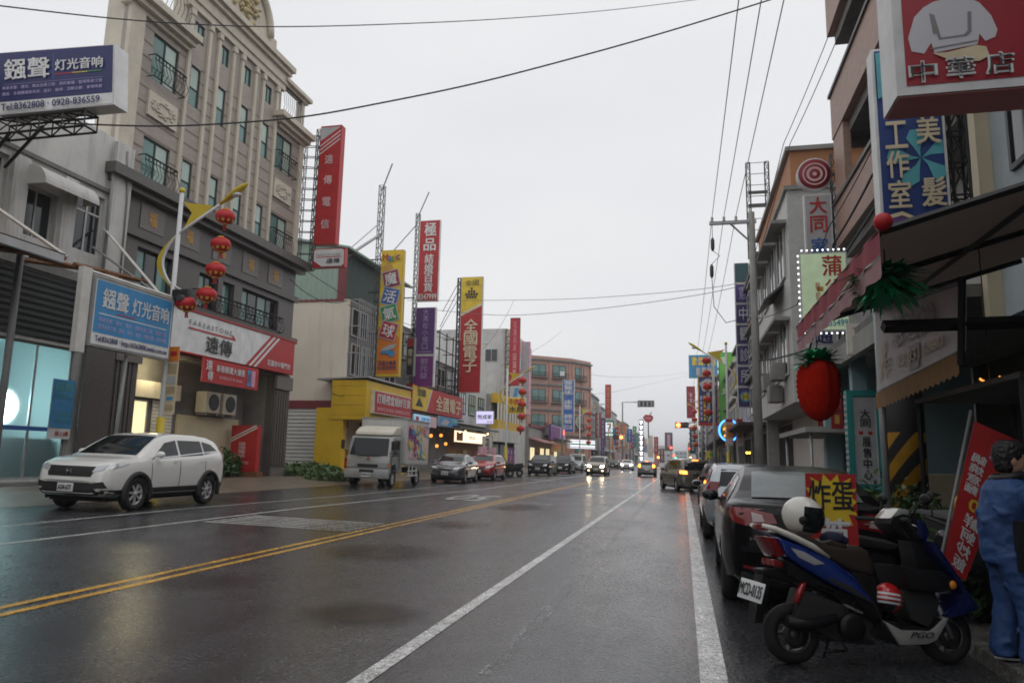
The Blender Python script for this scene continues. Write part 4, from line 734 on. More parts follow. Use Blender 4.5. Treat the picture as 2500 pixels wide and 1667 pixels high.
# ---- low shops before the pink building
for i, (y0, y1, h, m_, lab) in enumerate(((86.6, 97, 5.2, 'grey_tile', 'low grey shop with a faded red roof edge next to the pale pink tiled front'), (97.1, 110, 5.8, 'concrete', 'low shop with a purple fascia and an ochre banner before the pink corner building'))):
    r = thing('shop', lab, 'building', (-18, y0, .4))
    q = MB(); q.box(-28, -17.8, y0, y1, .2, h); q.build('block', m_, r)
    q = MB(); q.hexa([(-17.8, y0, h-1.4), (-16, y0, h-1.9), (-16, y1, h-1.9), (-17.8, y1, h-1.4), (-17.8, y0, h-1.25), (-16, y0, h-1.75), (-16, y1, h-1.75), (-17.8, y1, h-1.25)]); q.build('awning', 'canvas_palepink' if i == 0 else 'canvas_dark', r)
    q = MB(); q.box(-17.85, -17.6, y0-.1, y1, h, h+.35); q.build('roof_edge', 'p_maroon', r)
    f = frL(-17.78, y0, y1, .4, h-2)
    for k in range(3): window(f, (.5+k*3.2, 0, 3.2+k*3.2, 2.4), r, 2, 1, 'alu', 'glass_dark' if k % 2 else 'e_shopwarm', -.03)
sign('fascia_sign', 'purple shop fascia with a small red neon patch', frL(-16.6, 95, 107, 3.9, 5.9), .3, 'p_purple', 'p_lav', .08, [('p_violet', rect(.02, .05, .6, .9)), ('e_red', rect(.7, .5, .9, .8))], eps=.016)
sign('fascia_banner', 'ochre cloth banner under the purple fascia', frL(-16.6, 95.5, 107, 2.4, 3.8), .05, 'p_gold', None, 0, [('p_orange', rect(.05, .3, .9, .7))], eps=.016, cat='banner')
t = sign('projecting_sign', 'tall blue mattress and quilt shop sign with white characters', frY(-17.3, -15.53, 5.4, 13.12, 108.4), .4, 'p_white', 'p_blue', .06, [], [('彈簧床 床墊 棉被', (.14, .16, .86, .98), 'p_white', 'v', True, 0, .95), ('8332168', (.15, .05, .85, .13), 'p_white')], eps=.02)
q = MB(); q.bar((-17.3, 108.6, 7), (-18.0, 109, 7), .1); q.bar((-17.3, 108.6, 5.7), (-18.0, 109, 5.6), .1); q.build('strut', 'steel', t)
# ---- pink corner building
P0, P1, P2 = V((-25.2, 119.8, .3)), V((-18.5, 125, .3)), V((-15.7, 130.3, .3))
r = thing('corner_building', 'four storey pink tiled corner building with dark ledges', 'building', P1)
q = MB(); q.prism([(p.x, p.y) for p in (P0, P1, P2, V((-24, 140, 0)), V((-38, 132, 0)))], 'z', .2, 18.6); q.build('block', 'pink_tile', r)
for a_, b_ in ((P0, P1), (P1, P2)):
    f = Frame(a_, b_, a_+V((0, 0, 18.2))); n_ = 2 if f.w > 7 else 1
    for j in range(4):
        v0 = 2.0+j*4.2
        q = MB(); fbox(q, f, 0, f.w, v0+2.95, v0+3.2, .01, .4); q.build('ledge', 'concrete_d', r)
        for i in range(n_):
            u = f.w*(.12+.46*i) if n_ == 2 else f.w*.2
            window(f, (u, v0+.3, u+2.6, v0+2.3), r, 2, 1, 'darkmetal', 'glass_teal', -.04, .1)
            if j: q = MB(); [q.bar(f.pt((u-.2+3*k/9)/f.w, (v0)/f.h, .5), f.pt((u-.2+3*k/9)/f.w, (v0+.9)/f.h, .5), .05) for k in range(10)]; fbox(q, f, u-.3, u+2.9, v0-.1, v0, .02, .55); fbox(q, f, u-.3, u+2.9, v0+.9, v0+.96, .45, .55); q.build('balcony', 'darkmetal', r)
        for u in (.15, f.w*.5, f.w-.45): q = MB(); fbox(q, f, u, u+.35, v0-.9, v0+2.9, .012, .15); q.build('pilaster', 'pinkwall', r)
q = MB(); q.box(-19.8, -19.1, 121.2, 121.9, 15.2, 15.9); q.build('air_unit', 'p_white', r)
sign('canopy_sign', 'white lit canopy fascia with green and red stripes at the pink corner building', Frame((-17.5, 118, 3.2), (-14.2, 124, 3.2), (-17.5, 118, 4.6)), .5, 'p_white', 'e_pale', .02, [('p_green', rect(0, .42, 1, .56)), ('p_red', rect(0, .12, 1, .18)), ('p_orange', rect(0, .8, 1, .85))], eps=.02)

# ================================================================== RIGHT SIDE
def fpx(x0, y0, x1, y1, Y):
    a, b_ = ay((x0+x1)/2, y1, Y), ay((x0+x1)/2, y0, Y); l, r_ = ay(x0, (y0+y1)/2, Y), ay(x1, (y0+y1)/2, Y)
    return frY(l.x, r_.x, a.z, b_.z, Y)
def marks(n, m='p_white', u0=.28, u1=.72, v0=.08, v1=.92):
    "broken strokes standing for lettering too blurred to read"
    out = []
    for i in range(n):
        a = v1-(v1-v0)*(i+.12)/n; c = v1-(v1-v0)*(i+.85)/n; h = (a-c)
        out += [(m, rect(u0, a-h*.18, u1, a)), (m, rect(u0+.05, c+h*.3, u1-.06, c+h*.45)), (m, rect((u0+u1)/2-.05, c, (u0+u1)/2+.05, a))]
    return out
# ---- nearest building behind the food stall
r = thing('pale_building', 'pale blue-grey building with beige posts behind the dark stall canopy', 'building', (5, 8, 0))
mat('palewall', (.46, .52, .55), .7, var=.1, streak=.25)
q = MB(); q.box(4.7, 12, 1.5, 12.4, 3.6, 9.6); q.box(8.4, 12, 1.5, 12.4, -.1, 3.6); q.build('block', 'palewall', r)
for y in (8.6, 10.2, 12.1): q = MB(); q.box(4.5, 4.72, y, y+.25, 3.6, 9.6); q.build('post', 'panel_cream', r)
f = frR(4.69, 1.5, 12.4, 3.6, 9.6)
for i in range(4): window(f, (1.0+i*2.6, 2.0, 2.6+i*2.6, 4.4), r, 2, 1, 'winframe', 'glass_dark', -.02, .08)
for z in (5.3, 8.2): q = MB(); q.box(4.2, 4.7, 1.6, 8.4, z, z+.15); q.build('ledge', 'concrete', r)
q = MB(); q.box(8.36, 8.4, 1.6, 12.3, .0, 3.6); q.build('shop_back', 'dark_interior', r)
for i in range(26):
    q = MB(); y = random.uniform(2.5, 12); z = random.uniform(.2, 3.2); q.box(8.0, 8.35, y, y+random.uniform(.2, .7), z, z+random.uniform(.1, .5)); q.build('shelf_goods', random.choice(['p_brown', 'p_grey', 'p_tan', 'p_teal', 'p_dgrey', 'p_darkred']), r)
for y, z in ((6.2, 3.3), (7.4, 3.2), (4.9, 3.35)):
    t = thing('tube_lamp', 'lit fluorescent tube deep inside the dark stall', 'lamp', (6.4, y, z), 'fluorescent tubes in the stall'); q = MB(); q.box(6.0, 6.5, y, y+.06, z, z+.05); q.build('tube', 'e_white', t); q = MB(); q.box(5.95, 6.55, y-.02, y+.08, z+.05, z+.1); q.build('fitting', 'p_grey', t)
# ---- brick balcony building
r = thing('brick_building', 'brown brick-tiled building with deep horizontal balcony bands', 'building', (5, 17, 0))
q = MB(); q.box(5.3, 14, 12.5, 21.9, 4.2, 17.8); q.box(7.5, 14, 12.5, 21.9, -.1, 4.2); q.build('block', 'grey_tile', r)
for z0, z1 in ((7.5, 8.75), (10.75, 12.05), (14.0, 15.3), (17.3, 18.2)):
    q = MB(); q.box(4.4, 5.3, 13.0, 21.9, z0, z1); q.build('balcony_band', 'brick_tile', r)
    q = MB(); q.box(4.34, 5.3, 12.95, 21.96, z1, z1+.1); q.build('band_cap', 'p_dgrey', r)
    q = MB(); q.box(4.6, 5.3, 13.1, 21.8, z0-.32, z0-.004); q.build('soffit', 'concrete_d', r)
for z0, z1 in ((8.85, 10.4), (12.15, 13.65), (15.4, 17.0)):
    f = frR(5.29, 12.5, 21.9, z0, z1)
    for i in range(4): window(f, (.4+i*2.25, .15, 2.2+i*2.25, z1-z0-.1), r, 3, 1, 'winframe', 'glass_dark', -.03, .07)
    for y in (14.4, 17.0, 20.2): q = MB(); q.box(4.7, 5.25, y, y+.8, z0+.1, z0+.65); q.build('air_unit', 'concrete', r, bevel=.02)
q = MB(); q.box(4.43, 4.62, 20.6, 21.88, 8.86, 10.75); q.build('corner_wall', 'brick_tile', r); q = MB(); q.box(4.75, 5.2, 13.05, 13.6, 8.86, 17.2); q.build('corner_wall', 'brick_tile', r)
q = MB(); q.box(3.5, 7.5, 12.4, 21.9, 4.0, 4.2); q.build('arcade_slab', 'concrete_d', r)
q = MB(); q.box(3.45, 3.6, 12.2, 18.5, 3.62, 4.02); q.build('arcade_fascia', 'concrete', r)
q = MB(); q.box(3.85, 7.4, 21.4, 21.5, 1.22, 4.0); q.build('blue_wall', 'corr_blue', r)
q = MB(); q.box(3.85, 7.4, 21.38, 21.5, -.1, 1.21); q.build('cream_dado', 'panel_cream', r)
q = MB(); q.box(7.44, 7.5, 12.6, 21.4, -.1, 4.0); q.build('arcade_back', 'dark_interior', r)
m = mat('hazard', (.5, .25, .01), .6, var=.2, scale=6); n = m.node_tree; L = n.links.new; bs = n.nodes['Principled BSDF']
tc = n.nodes.new('ShaderNodeTexCoord'); sp = n.nodes.new('ShaderNodeSeparateXYZ'); L(tc.outputs['Object'], sp.inputs[0])
def mth(op, a, b_=None):
    q = n.nodes.new('ShaderNodeMath'); q.operation = op
    for i, x in enumerate((a, b_)):
        if x is None: continue
        if isinstance(x, (int, float)): q.inputs[i].default_value = x
        else: L(x, q.inputs[i])
    return q.outputs[0]
s_ = mth('SUBTRACT', sp.outputs[2], mth('MULTIPLY', mth('ADD', sp.outputs[0], mth('MULTIPLY', sp.outputs[1], -.6)), 1.15))
st = mth('GREATER_THAN', mth('FRACT', mth('MULTIPLY', s_, 1.9)), .5); st = mth('MULTIPLY', st, mth('LESS_THAN', sp.outputs[2], 1.95))
mxh = n.nodes.new('ShaderNodeMix'); mxh.data_type = 'RGBA'; mxh.inputs[6].default_value = (.018, .016, .015, 1); L(bs.inputs['Base Color'].links[0].from_socket, mxh.inputs[7]); L(st, mxh.inputs[0]); L(mxh.outputs[2], bs.inputs['Base Color'])
q = MB(); q.lathe([(.34, -.12), (.34, 3.98)], 28, (3.6, 13.6, 0)); q.build('striped_pillar', 'hazard', r)
for x1_, y0_, y1_ in ((4.0, 17.6, 17.9), (4.1, 21.0, 21.37)): q = MB(); q.box(3.7, x1_, y0_, y1_, -.1, 4.0); q.build('pillar', 'corr_blue', r)
# slab canopy and dark shop beyond
a, c = ay(1850, 985, 19.4), ay(1978, 985, 19.4)
t = thing('canopy', 'flat pale concrete canopy slab over a dark shop entrance', 'canopy', (a.x+.3, 20, 0))
q = MB(); q.box(a.x, c.x, 19.4, 24.5, a.z-.07, a.z+.06); q.build('slab', 'concrete', t); q = MB(); q.tube([(a.x+.15, 19.6, -.05), (a.x+.15, 19.6, a.z-.06)], .04); q.tube([(a.x+.15, 24, -.05), (a.x+.15, 24, a.z-.06)], .04); q.build('post', 'galv', t)
# green-framed display-centre sign
t = sign('standing_sign', 'teal framed white upright sign for an appliance showroom', frY(3.6, 4.06, 1.02, 2.86, 17.2), .12, 'p_white', 'p_lgrey', .03, [('p_red', rect(.2, .56, .38, .6)), ('p_red', rect(.6, .56, .78, .6))], [('大同', (.26, .64, .74, .86), 'p_black', 'v'), ('展售中心', (.3, .04, .7, .54), 'p_black', 'v')], eps=.008)
q = MB(); q.box(3.47, 3.59, 17.15, 17.4, .0, 3.0); q.box(4.07, 4.2, 17.15, 17.4, .0, 3.0); q.box(3.59, 4.07, 17.16, 17.39, 2.87, 3.0); q.box(3.59, 4.07, 17.2, 17.39, .0, 1.0); q.build('teal_frame', 'p_teal', t)
for k in range(22): q = MB(); q.box(3.42, 3.466, 17.14, 17.2, .1+k*.13, .16+k*.13); q.build('edge_stripe', 'p_white', t)
# ---- appliance-shop building
r = thing('appliance_building', 'white walled building with an orange top storey and a round maroon logo', 'building', (4, 30, 0))
q = MB(); q.box(3.6, 14, 25.5, 36.5, 3.4, 10.7); q.box(5.0, 14, 25.5, 36.5, -.1, 3.4); q.build('block', 'white_tile', r)
q = MB(); q.box(3.75, 14, 25.52, 36.4, 10.7, 12.0); q.build('orange_storey', mat('orangewall', (.5, .22, .1), .7, var=.1, streak=.2), r)
q = MB(); q.box(3.5, 14, 25.4, 36.5, 10.6, 10.75); q.box(3.6, 14, 25.4, 36.5, 12.0, 12.15); q.build('roof_edge', 'concrete', r)
f = frR(3.59, 25.5, 36.5, 3.4, 10.7)
for i in range(4):
    for j in range(2): window(f, (.5+i*2.6, 1.0+j*3.4, 2.3+i*2.6, 3.0+j*3.4), r, 2, 1, 'winframe_w', 'glass_dark', -.03, .08)
for y in (26.2, 28.9, 31.5, 34.1):
    for z in (4.0, 7.4): q = MB(); q.box(3.1, 3.6, y-.3, y+2.1, z+2.2, z+2.32); q.build('window_hood', 'concrete', r)
for y, z in ((27, 4.3), (30, 4.2), (28, 3.6), (33, 4.6)): q = MB(); q.box(3.1, 3.55, y, y+.9, z, z+.6); q.build('air_unit', 'concrete', r, bevel=.03)
q = MB(); q.hexa([(3.6, 27.0, 7.7), (2.9, 27.2, 7.1), (2.9, 30.2, 7.1), (3.6, 30.4, 7.7), (3.6, 27, 7.78), (2.9, 27.2, 7.18), (2.9, 30.2, 7.18), (3.6, 30.4, 7.78)]); q.build('window_awning', 'p_dgrey', r)
# logo disc and vertical sign
cpt = ay(1871, 400, 22.3); rad = .5
t = thing('logo_sign', 'round maroon disc sign with a white ring emblem above the appliance shop sign', 'sign', cpt)
q = MB(); q.lathe([(.001, 0), (rad, 0), (rad, .22), (.001, .22)], 28, (cpt.x, cpt.y, cpt.z), 'y', cap=False); q.build('rim', 'p_white', t)
q = MB(); q.lathe([(.001, -.012), (rad*.92, -.012), (rad*.92, .0)], 28, cpt, 'y', cap=False); q.build('face', 'p_darkred', t)
q = MB(); q.lathe([(.3, -.018), (.345, -.018)], 28, cpt, 'y', cap=False); q.lathe([(.16, -.018), (.23, -.018)], 24, cpt, 'y', cap=False); q.lathe([(.001, -.018), (.06, -.018)], 16, cpt, 'y', cap=False); q.build('ring', 'p_palepink', t)
q = MB(); q.bar((cpt.x+.4, cpt.y+.15, cpt.z), (5.3, 22.5, cpt.z), .06); q.build('bracket', 'steel', t)
fr_ = frY(3.6, 4.36, 4.7, 9.25, 22.2)
t = sign('projecting_sign', 'grey vertical sign with red and blue characters for an appliance shop', fr_, .2, 'p_white', 'p_lgrey', .04, [], [('大同', (.15, .735, .85, .985), 'p_red', 'v', True, 0, .86), ('家電', (.15, .465, .85, .715), 'p_blue', 'v', True, 0, .86), ('通', (.15, .015, .85, .135), 'p_navy', 'v', True, 0, .86)], eps=.01)
lattice(t, (4.5, 22.35, 4.6), (4.5, 22.35, 10.5), .18, 'steel', 'truss', .5, .03); q = MB(); q.bar((4.3, 22.3, 6), (5.3, 21.8, 6), .06); q.bar((4.3, 22.3, 9), (5.3, 21.8, 9), .06); q.build('strut', 'steel', t)
# green fruit sign with LED border
Yp = 17.1; fr_ = frY(2.62, 3.62, 4.3, 6.08, Yp)
t = sign('lightbox', 'pale green glowing sign with red lettering and a border of white LED dots', fr_, .16, 'p_lgrey', 'e_greenpale', .03, [('p_gold', rect(.35, .5, .48, .56))], [('蒲', (.45, .68, .9, .97), 'p_red', 'v'), ('公英', (.5, .3, .85, .66), 'p_red', 'v'), ('葡萄糖', (.3, .25, .42, .62), 'p_red', 'v', False), ('8355499', (.4, .06, .95, .14), 'p_skyblue')], eps=.008)
mat('e_led', (1, 1, 1), .5, var=0, emit=2.2, ecol=(.93, .96, 1))
def bulbs(pts, par):
    for p in pts: MB().ball(p, .021, n=8, m=5).build('led_dot', 'e_led', par)
bulbs([fr_.pt((i+.5)/9, 1.03, .02) for i in range(9)]+[fr_.pt(-.03, (i+.5)/13, .02) for i in range(13)]+[fr_.pt((i+.5)/9, -.03, .02) for i in range(9)], t)
q = MB(); q.bar((3.5, Yp+.1, 4.4), (4.5, Yp+.2, 4.4), .05); q.bar((3.5, Yp+.1, 5.9), (4.6, Yp+.2, 7.6), .05); q.build('bracket', 'darkmetal', t)
sign('hanging_sign', 'small cream sign with blue lettering under the LED-framed green sign', frY(3.35, 4.35, 3.65, 4.3, 16.2), .1, 'p_offwhite', 'p_cream', .03, marks(2, 'p_lav', .1, .9), eps=.008)
# hair studio sign
Yh = 11.6; fr_ = frY(2.96, 3.92, 4.75, 7.8, Yh)
blade = lambda a, rr: [(.62+rr*(.02*math.cos(a)), .4)]+[(.62+rr*math.cos(a+d_)*s_, .4+rr*.315*math.sin(a+d_)*s_) for d_, s_ in ((-.05, .3), (-.25, .75), (-.12, 1.0), (.2, 1.02), (.45, .8), (.4, .4))]
t = sign('projecting_sign', 'dark blue hair studio sign with cream characters and teal pinwheel blades', fr_, .3, 'p_white', 'p_deepblue', .04, [('p_aqua', [(max(.05, min(.95, u)), v) for u, v in blade(a_, .48)]) for a_ in (.4, 1.65, 2.9, 4.15, 5.4)]+[('p_beige', [(.05, .09), (.3, .11), (.6, .06), (.95, .015), (.95, .03), (.6, .08), (.3, .13), (.05, .11)]), ('p_purple', [(.05, .015), (.9, .015), (.6, .055), (.3, .105), (.05, .085)]), ('p_aqua', rect(.05, .86, .3, .97)), ('p_aqua', [(.05, .72), (.16, .74), (.16, .92), (.05, .92)])],
     [('工作室', (.1, .14, .45, .6), 'p_beige', 'v', True, 0, .9), ('美', (.55, .46, .92, .62), 'p_beige', 'v', True, 0, .9), ('髮', (.57, .14, .95, .3), 'p_beige', 'v', True, 0, .9)], eps=.008)
lattice(t, (4.12, Yh+.2, 4.4), (4.12, Yh+.2, 7.9), .22, 'darkmetal', 'truss', .5, .035); q = MB(); q.bar((3.9, Yh+.15, 5.2), (4.7, Yh+.3, 5.2), .06); q.bar((3.9, Yh+.15, 7.2), (4.7, Yh+.3, 7.2), .06); q.build('strut', 'darkmetal', t)
# big red restaurant light box: apron-clad torso print above its branch name
Yr = 7.4; x0 = 2.1; fr_ = frY(x0, 3.75, 4.97, 6.9, Yr)
mat('p_silver', (.62, .6, .64), .5, var=.05); mat('p_salmon', (.62, .22, .23), .5, var=.1)
ap = lambda pts: [(.01+u*.68, .045+v*.62) for u, v in pts]
t = sign('lightbox', 'large dark red light box with a pale apron drawing and branch name', fr_, .5, 'p_white', mat('p_crimson', (.36, .022, .035), .4, var=.08), .09, [
    ('p_silver', ap([(.12, .3), (.1, .42), (.16, .6), (.24, .68), (.32, .72), (.46, .74), (.6, .72), (.68, .67), (.76, .55), (.8, .42), (.78, .36), (.7, .33), (.66, .4), (.64, .31), (.3, .27), (.28, .36), (.22, .27)])),
    ('p_grey', ap([(.3, .44), (.33, .43), (.34, .38), (.56, .39), (.6, .42), (.61, .6), (.58, .6), (.57, .435), (.54, .405), (.36, .395), (.32, .6), (.28, .62)])), ('p_grey', ap([(.27, .3), (.64, .335), (.64, .345), (.27, .31)])),
    ('p_beige', ap([(.28, .265), (.4, .26), (.62, .3), (.7, .28), (.72, .2), (.64, .16), (.5, .17), (.4, .2)]))],
    [(ch, (u-.008, .058+k*.006-.004, u+.143, .165+k*.006+.004), 'p_white', 'v', True, 0, 1.0) for k, (ch, u) in enumerate((('中', .075), ('華', .275), ('店', .48)))]+[(ch, (u, .058+k*.006, u+.135, .165+k*.006), 'p_dgrey', 'v', True, 0, .97) for k, (ch, u) in enumerate((('中', .075), ('華', .275), ('店', .48)))], eps=.006)
q = MB(); q.box(x0+.02, 3.75, Yr+.02, Yr+.5, 4.955, 4.965); q.build('underside', 'p_salmon', t)
q = MB(); q.bar((3.6, Yr+.3, 5.4), (4.75, Yr+.4, 5.4), .08); q.bar((3.6, Yr+.3, 6.6), (4.75, Yr+.4, 6.6), .08); q.build('bracket', 'darkmetal', t)
# ---- food stall canopy
t = thing('stall_canopy', 'dark fabric stall canopy with a pink and red valance along the street', 'canopy', (2, 8.6, -.1))
XA, Z0 = 1.6, 3.33
q = MB(); nx, ny = 6, 10; pts = []
for j in range(ny+1):
    for i in range(nx+1):
        x = XA+(4.5-XA)*i/nx; y = 6.35+(10.95-6.35)*j/ny; pts.append((x, y, Z0+.3*(x-XA)-.045*math.sin(math.pi*(j % 2.5)/2.5)*(1 if 0 < i else 0)))
q.add(pts, [(j*(nx+1)+i, j*(nx+1)+i+1, (j+1)*(nx+1)+i+1, (j+1)*(nx+1)+i) for j in range(ny) for i in range(nx)], True); q.build('fabric', 'canvas_dark', t, clean=False)
def wavy(z0, z1, m_, nm, off=0):
    q = MB(); n_ = 40; pts = []
    for i in range(n_+1):
        y = 6.35+4.6*i/n_; o = .02*math.sin(i*1.3); pts += [(XA-off+o*.3, y, z1), (XA-off+o, y, z0-.015*abs(math.sin(i*.78)))]
    q.add(pts, [(2*i, 2*i+2, 2*i+3, 2*i+1) for i in range(n_)], True); q.build(nm, m_, t, clean=False)
wavy(Z0-.22, Z0, 'canvas_pink', 'valance'); wavy(Z0-.39, Z0-.235, 'canvas_palepink', 'valance_skirt'); wavy(Z0-.237, Z0-.222, 'p_grey', 'valance_piping', .008)
q = MB()
for y in (6.35, 8.6, 10.95): q.bar((XA+.03, y, Z0-.03), (4.5, y, Z0+.84), .05)
q.bar((XA+.03, 6.35, Z0-.02), (XA+.03, 10.95, Z0-.02), .05); q.bar((3.0, 6.35, Z0+.36), (3.0, 10.95, Z0+.36), .05); q.bar((1.9, 7.6, 2.72), (3.6, 7.9, 2.8), .09); q.build('frame', 'darkmetal', t)
for x, y in ((2.68, 11.0), (4.2, 6.2)): q = MB(); q.tube([(x, y, gz(x)+.1), (x, y, Z0+.38)], .04, 8); q.build('post', 'galv', t)
q = MB(); q.tube([(2.9, 12.0, gz(2.9)+.1), (2.9, 12.0, 3.9)], .035, 8); q.build('post', 'corr_blue', t)
MB().ball((XA+.02, 6.3, Z0+.03), .075).build('finial', 'lantern_red', t)
# white menu banner
fr_ = Frame((2.6, 10.9, 2.37), (2.6, 7.75, 2.49), (2.6, 10.7, 3.45), (2.6, 7.6, 3.12))
t = sign('menu_banner', 'faded white stall banner with grey menu characters and a phone number', fr_, .05, 'p_white', None, 0, [('p_white', rect(.01, .02, .99, .98)), ('p_beige', rect(.1, .45, .2, .55)), ('p_beige', rect(.13, .2, .17, .6)), ('p_grey', rect(.5, .06, .62, .4))], [('03-8316880', (.35, .18, .88, .34), 'p_beige'), ('蔥油餅', (.28, .46, .8, .86), 'p_lgrey'), ('炸', (.06, .1, .26, .44), 'p_beige', 'v', False)], eps=.007, cat='banner')
q = MB(); pts = []; n_ = 36
for i in range(n_+1):
    u = i/n_; a = fr_.pt(u, 0, .02); pts += [a, a+V((.0, 0, -.2-.035*(i % 2)))]
q.add(pts, [(2*i, 2*i+2, 2*i+3, 2*i+1) for i in range(n_)]); q.build('fringe', 'tanfringe', t, clean=False)
q = MB(); q.bar(fr_.pt(1.01, -.2), fr_.pt(1.01, 1.1), .05); q.bar(fr_.pt(0, 1.03), fr_.pt(1, 1.03), .05); q.build('frame', 'darkmetal', t)
# stall counter, shelf
t = thing('food_cart', 'dark steel food cart standing under the stall canopy', 'cart', (3.2, 7.8, gz(3)+.12))
q = MB(); q.box(2.75, 3.8, 6.9, 9.8, gz(3)+.2, .85); q.build('cabinet', 'darkmetal', t, bevel=.02); q = MB(); q.box(2.7, 3.85, 6.85, 9.85, .86, .9); q.build('counter', 'alu', t)
q = MB(); [q.bar((x, y, .9), (x, y, 2.2), .04) for x in (2.78, 3.78) for y in (6.95, 9.75)]; q.box(2.75, 3.8, 6.9, 9.8, 2.15, 2.2); q.build('shelf_frame', 'darkmetal', t)
q = MB(); [q.lathe([(.18, gz(3)+.12), (.18, gz(3)+.2)], 12, (x, y, 0)) for x in (2.9, 3.6) for y in (7.1, 9.6)]; q.build('wheel', 'rubber', t)
for i in range(9): q = MB(); x, y = 2.95+.3*(i % 3), 7.2+.9*(i//3); h = random.uniform(.12, .4); q.lathe([(.09, .9), (.11, .9+h*.7), (.06, .9+h)], 12, (x, y, 0)); q.build('container', random.choice(['p_red', 'alu', 'p_yellow', 'p_white', 'p_brown']), t)
hl_ = ay(2272, 862, 8.4); t = thing('hanging_lamp', 'curved dim orange lamp ring hanging inside the stall', 'lamp', (hl_.x, 8.4, hl_.z)); q = MB(); q.tube([(hl_.x+.1*math.cos(a_), 8.4, hl_.z+.07*math.sin(a_)) for a_ in [3.6+k*.32 for k in range(9)]], .011); q.build('ring', 'e_dimorange', t); q = MB(); q.tube([(hl_.x, 8.4, hl_.z-.05), (hl_.x, 8.4, 3.8)], .006); q.build('cord', 'wire', t)

# ---- further right-hand buildings
def shophouse(Y0, Y1, h, m_, lab, side, floors=3, gm='glass_dark', awn='canvas_dark', X=None, setb=0):
    sx = -1 if side == 'L' else 1; X = X if X is not None else (-18 if side == 'L' else 4.0)
    r = thing('shophouse', lab, 'building', (X, (Y0+Y1)/2, gz(X)+.1))
    q = MB(); q.box(X, X+sx*10, Y0, Y1, 3.4, h); q.box(X+sx*1.2, X+sx*10, Y0, Y1, -.3, 3.4); q.build('block', m_, r)
    f = frL(X+.01, Y0, Y1, 3.4, h) if side == 'L' else frR(X-.01, Y0, Y1, 3.4, h)
    fh = (h-3.9)/floors; n_ = max(2, int((Y1-Y0)/3.2))
    for j in range(floors):
        for i in range(n_): u = (f.w/n_)*(i+.2); window(f, (u, .7+j*fh, u+f.w/n_*.6, .7+j*fh+fh*.58), r, 2, 1, 'winframe_w', gm, -.03, .08)
        q = MB(); fbox(q, f, 0, f.w, j*fh+fh*.97, j*fh+fh*.97+.18, .012, .25); q.build('floor_band', 'concrete_d', r)
    q = MB(); q.box(X-sx*.05, X-sx*1.3, Y0+.2, Y1-.2, 3.2, 3.34); q.build('awning', awn, r)
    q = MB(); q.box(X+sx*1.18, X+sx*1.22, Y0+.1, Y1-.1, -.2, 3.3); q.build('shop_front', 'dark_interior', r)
    for y in (Y0+.1, Y1-.5): q = MB(); q.box(X, X+sx*.5, y, y+.4, -.2, 3.4); q.build('pillar', m_, r)
    return r
shophouse(36.6, 45.5, 12.0, 'grey_tile', 'grey tiled shophouse behind the concrete utility pole', 'R', 3, X=3.9)
shophouse(45.6, 58, 10.0, 'white_tile', 'white tiled shophouse beside the purple clinic sign', 'R', 2)
shophouse(58.1, 71, 9.4, 'creamwall', 'cream shophouse below the bright green sign', 'R', 2)
shophouse(71.1, 84, 11, 'concrete', 'plain concrete shophouse behind the bright green sign', 'R', 2)
shophouse(84.1, 100, 9.8, 'white_tile', 'white tiled shophouse behind the navy cloud sign', 'R', 2)
shophouse(100.1, 118, 8.5, 'palewall', 'pale blue-grey shophouse near the traffic signal', 'R', 2)
cw = [('grey_tile', 8.5), ('creamwall', 10), ('white_tile', 7.6), ('concrete', 9), ('palewall', 7), ('white_tile', 9.5), ('pinkwall', 8), ('concrete', 7)]
nms = ['grey tiled', 'cream', 'white tiled', 'bare concrete', 'pale blue', 'tall white tiled', 'dull pink', 'low concrete']
y = 136
for i in range(8): shophouse(y, y+22, cw[i][1], cw[i][0], nms[i]+' shophouse far along the street on the side of the clinic sign', 'R', 2, X=4.5+.4*i); y += 23
y = 145; hL = [15, 13.5, 14, 12.5, 13, 11, 12, 12, 10]
for i in range(8): shophouse(y, y+19, hL[i], cw[(i+3) % 8][0], nms[(i+3) % 8]+' shophouse far along the street past the pink corner building', 'L', 3, X=-18+.25*i); y += 20
shophouse(330, 350, 9, 'oldwhite', 'pale weathered building closing the far end of the street', 'R', 2, X=7); shophouse(360, 400, 12, 'palewall', 'pale grey block at the far end of the street', 'R', 3, X=9)
mat('p_dteal', (.02, .07, .08), .5, var=.1)
mat('p_indigo', (.055, .035, .16), .45, var=.15)
# signs further along, right
fr_ = frY(3.2, 4.05, 4.6, 13.27, 45.0)
t = sign('projecting_sign', 'tall purple medical clinic sign made of stacked white-character panels', fr_, .3, 'p_offwhite', None, 0, [('p_indigo', rect(.05, .005+.143*k, .95, .143*k+.132)) for k in range(6)]+[('p_dteal', rect(.05, .865, .95, .995)), ('p_skyblue', [(.5+.38*math.cos(a_), .072+.038*math.sin(a_)) for a_ in [6.28*k/18 for k in range(18)]]), ('p_yellow', [(.5+.27*math.cos(a_), .072+.027*math.sin(a_)) for a_ in [6.28*k/16 for k in range(16)]])], [('憲', (.2, .735, .82, .835), 'p_lav', 'v', False), ('中', (.2, .59, .82, .69), 'p_white', 'v', False), ('醫', (.2, .45, .82, .55), 'p_white', 'v', False), ('診', (.2, .305, .82, .405), 'p_white', 'v', False), ('所', (.2, .16, .82, .26), 'p_white', 'v', False), ('H', (.34, .05, .66, .09), 'p_green')], eps=.014)
lattice(t, (4.2, 45.2, 3.6), (4.2, 45.2, 13.2), .2, 'steel', 'truss', .6, .04)
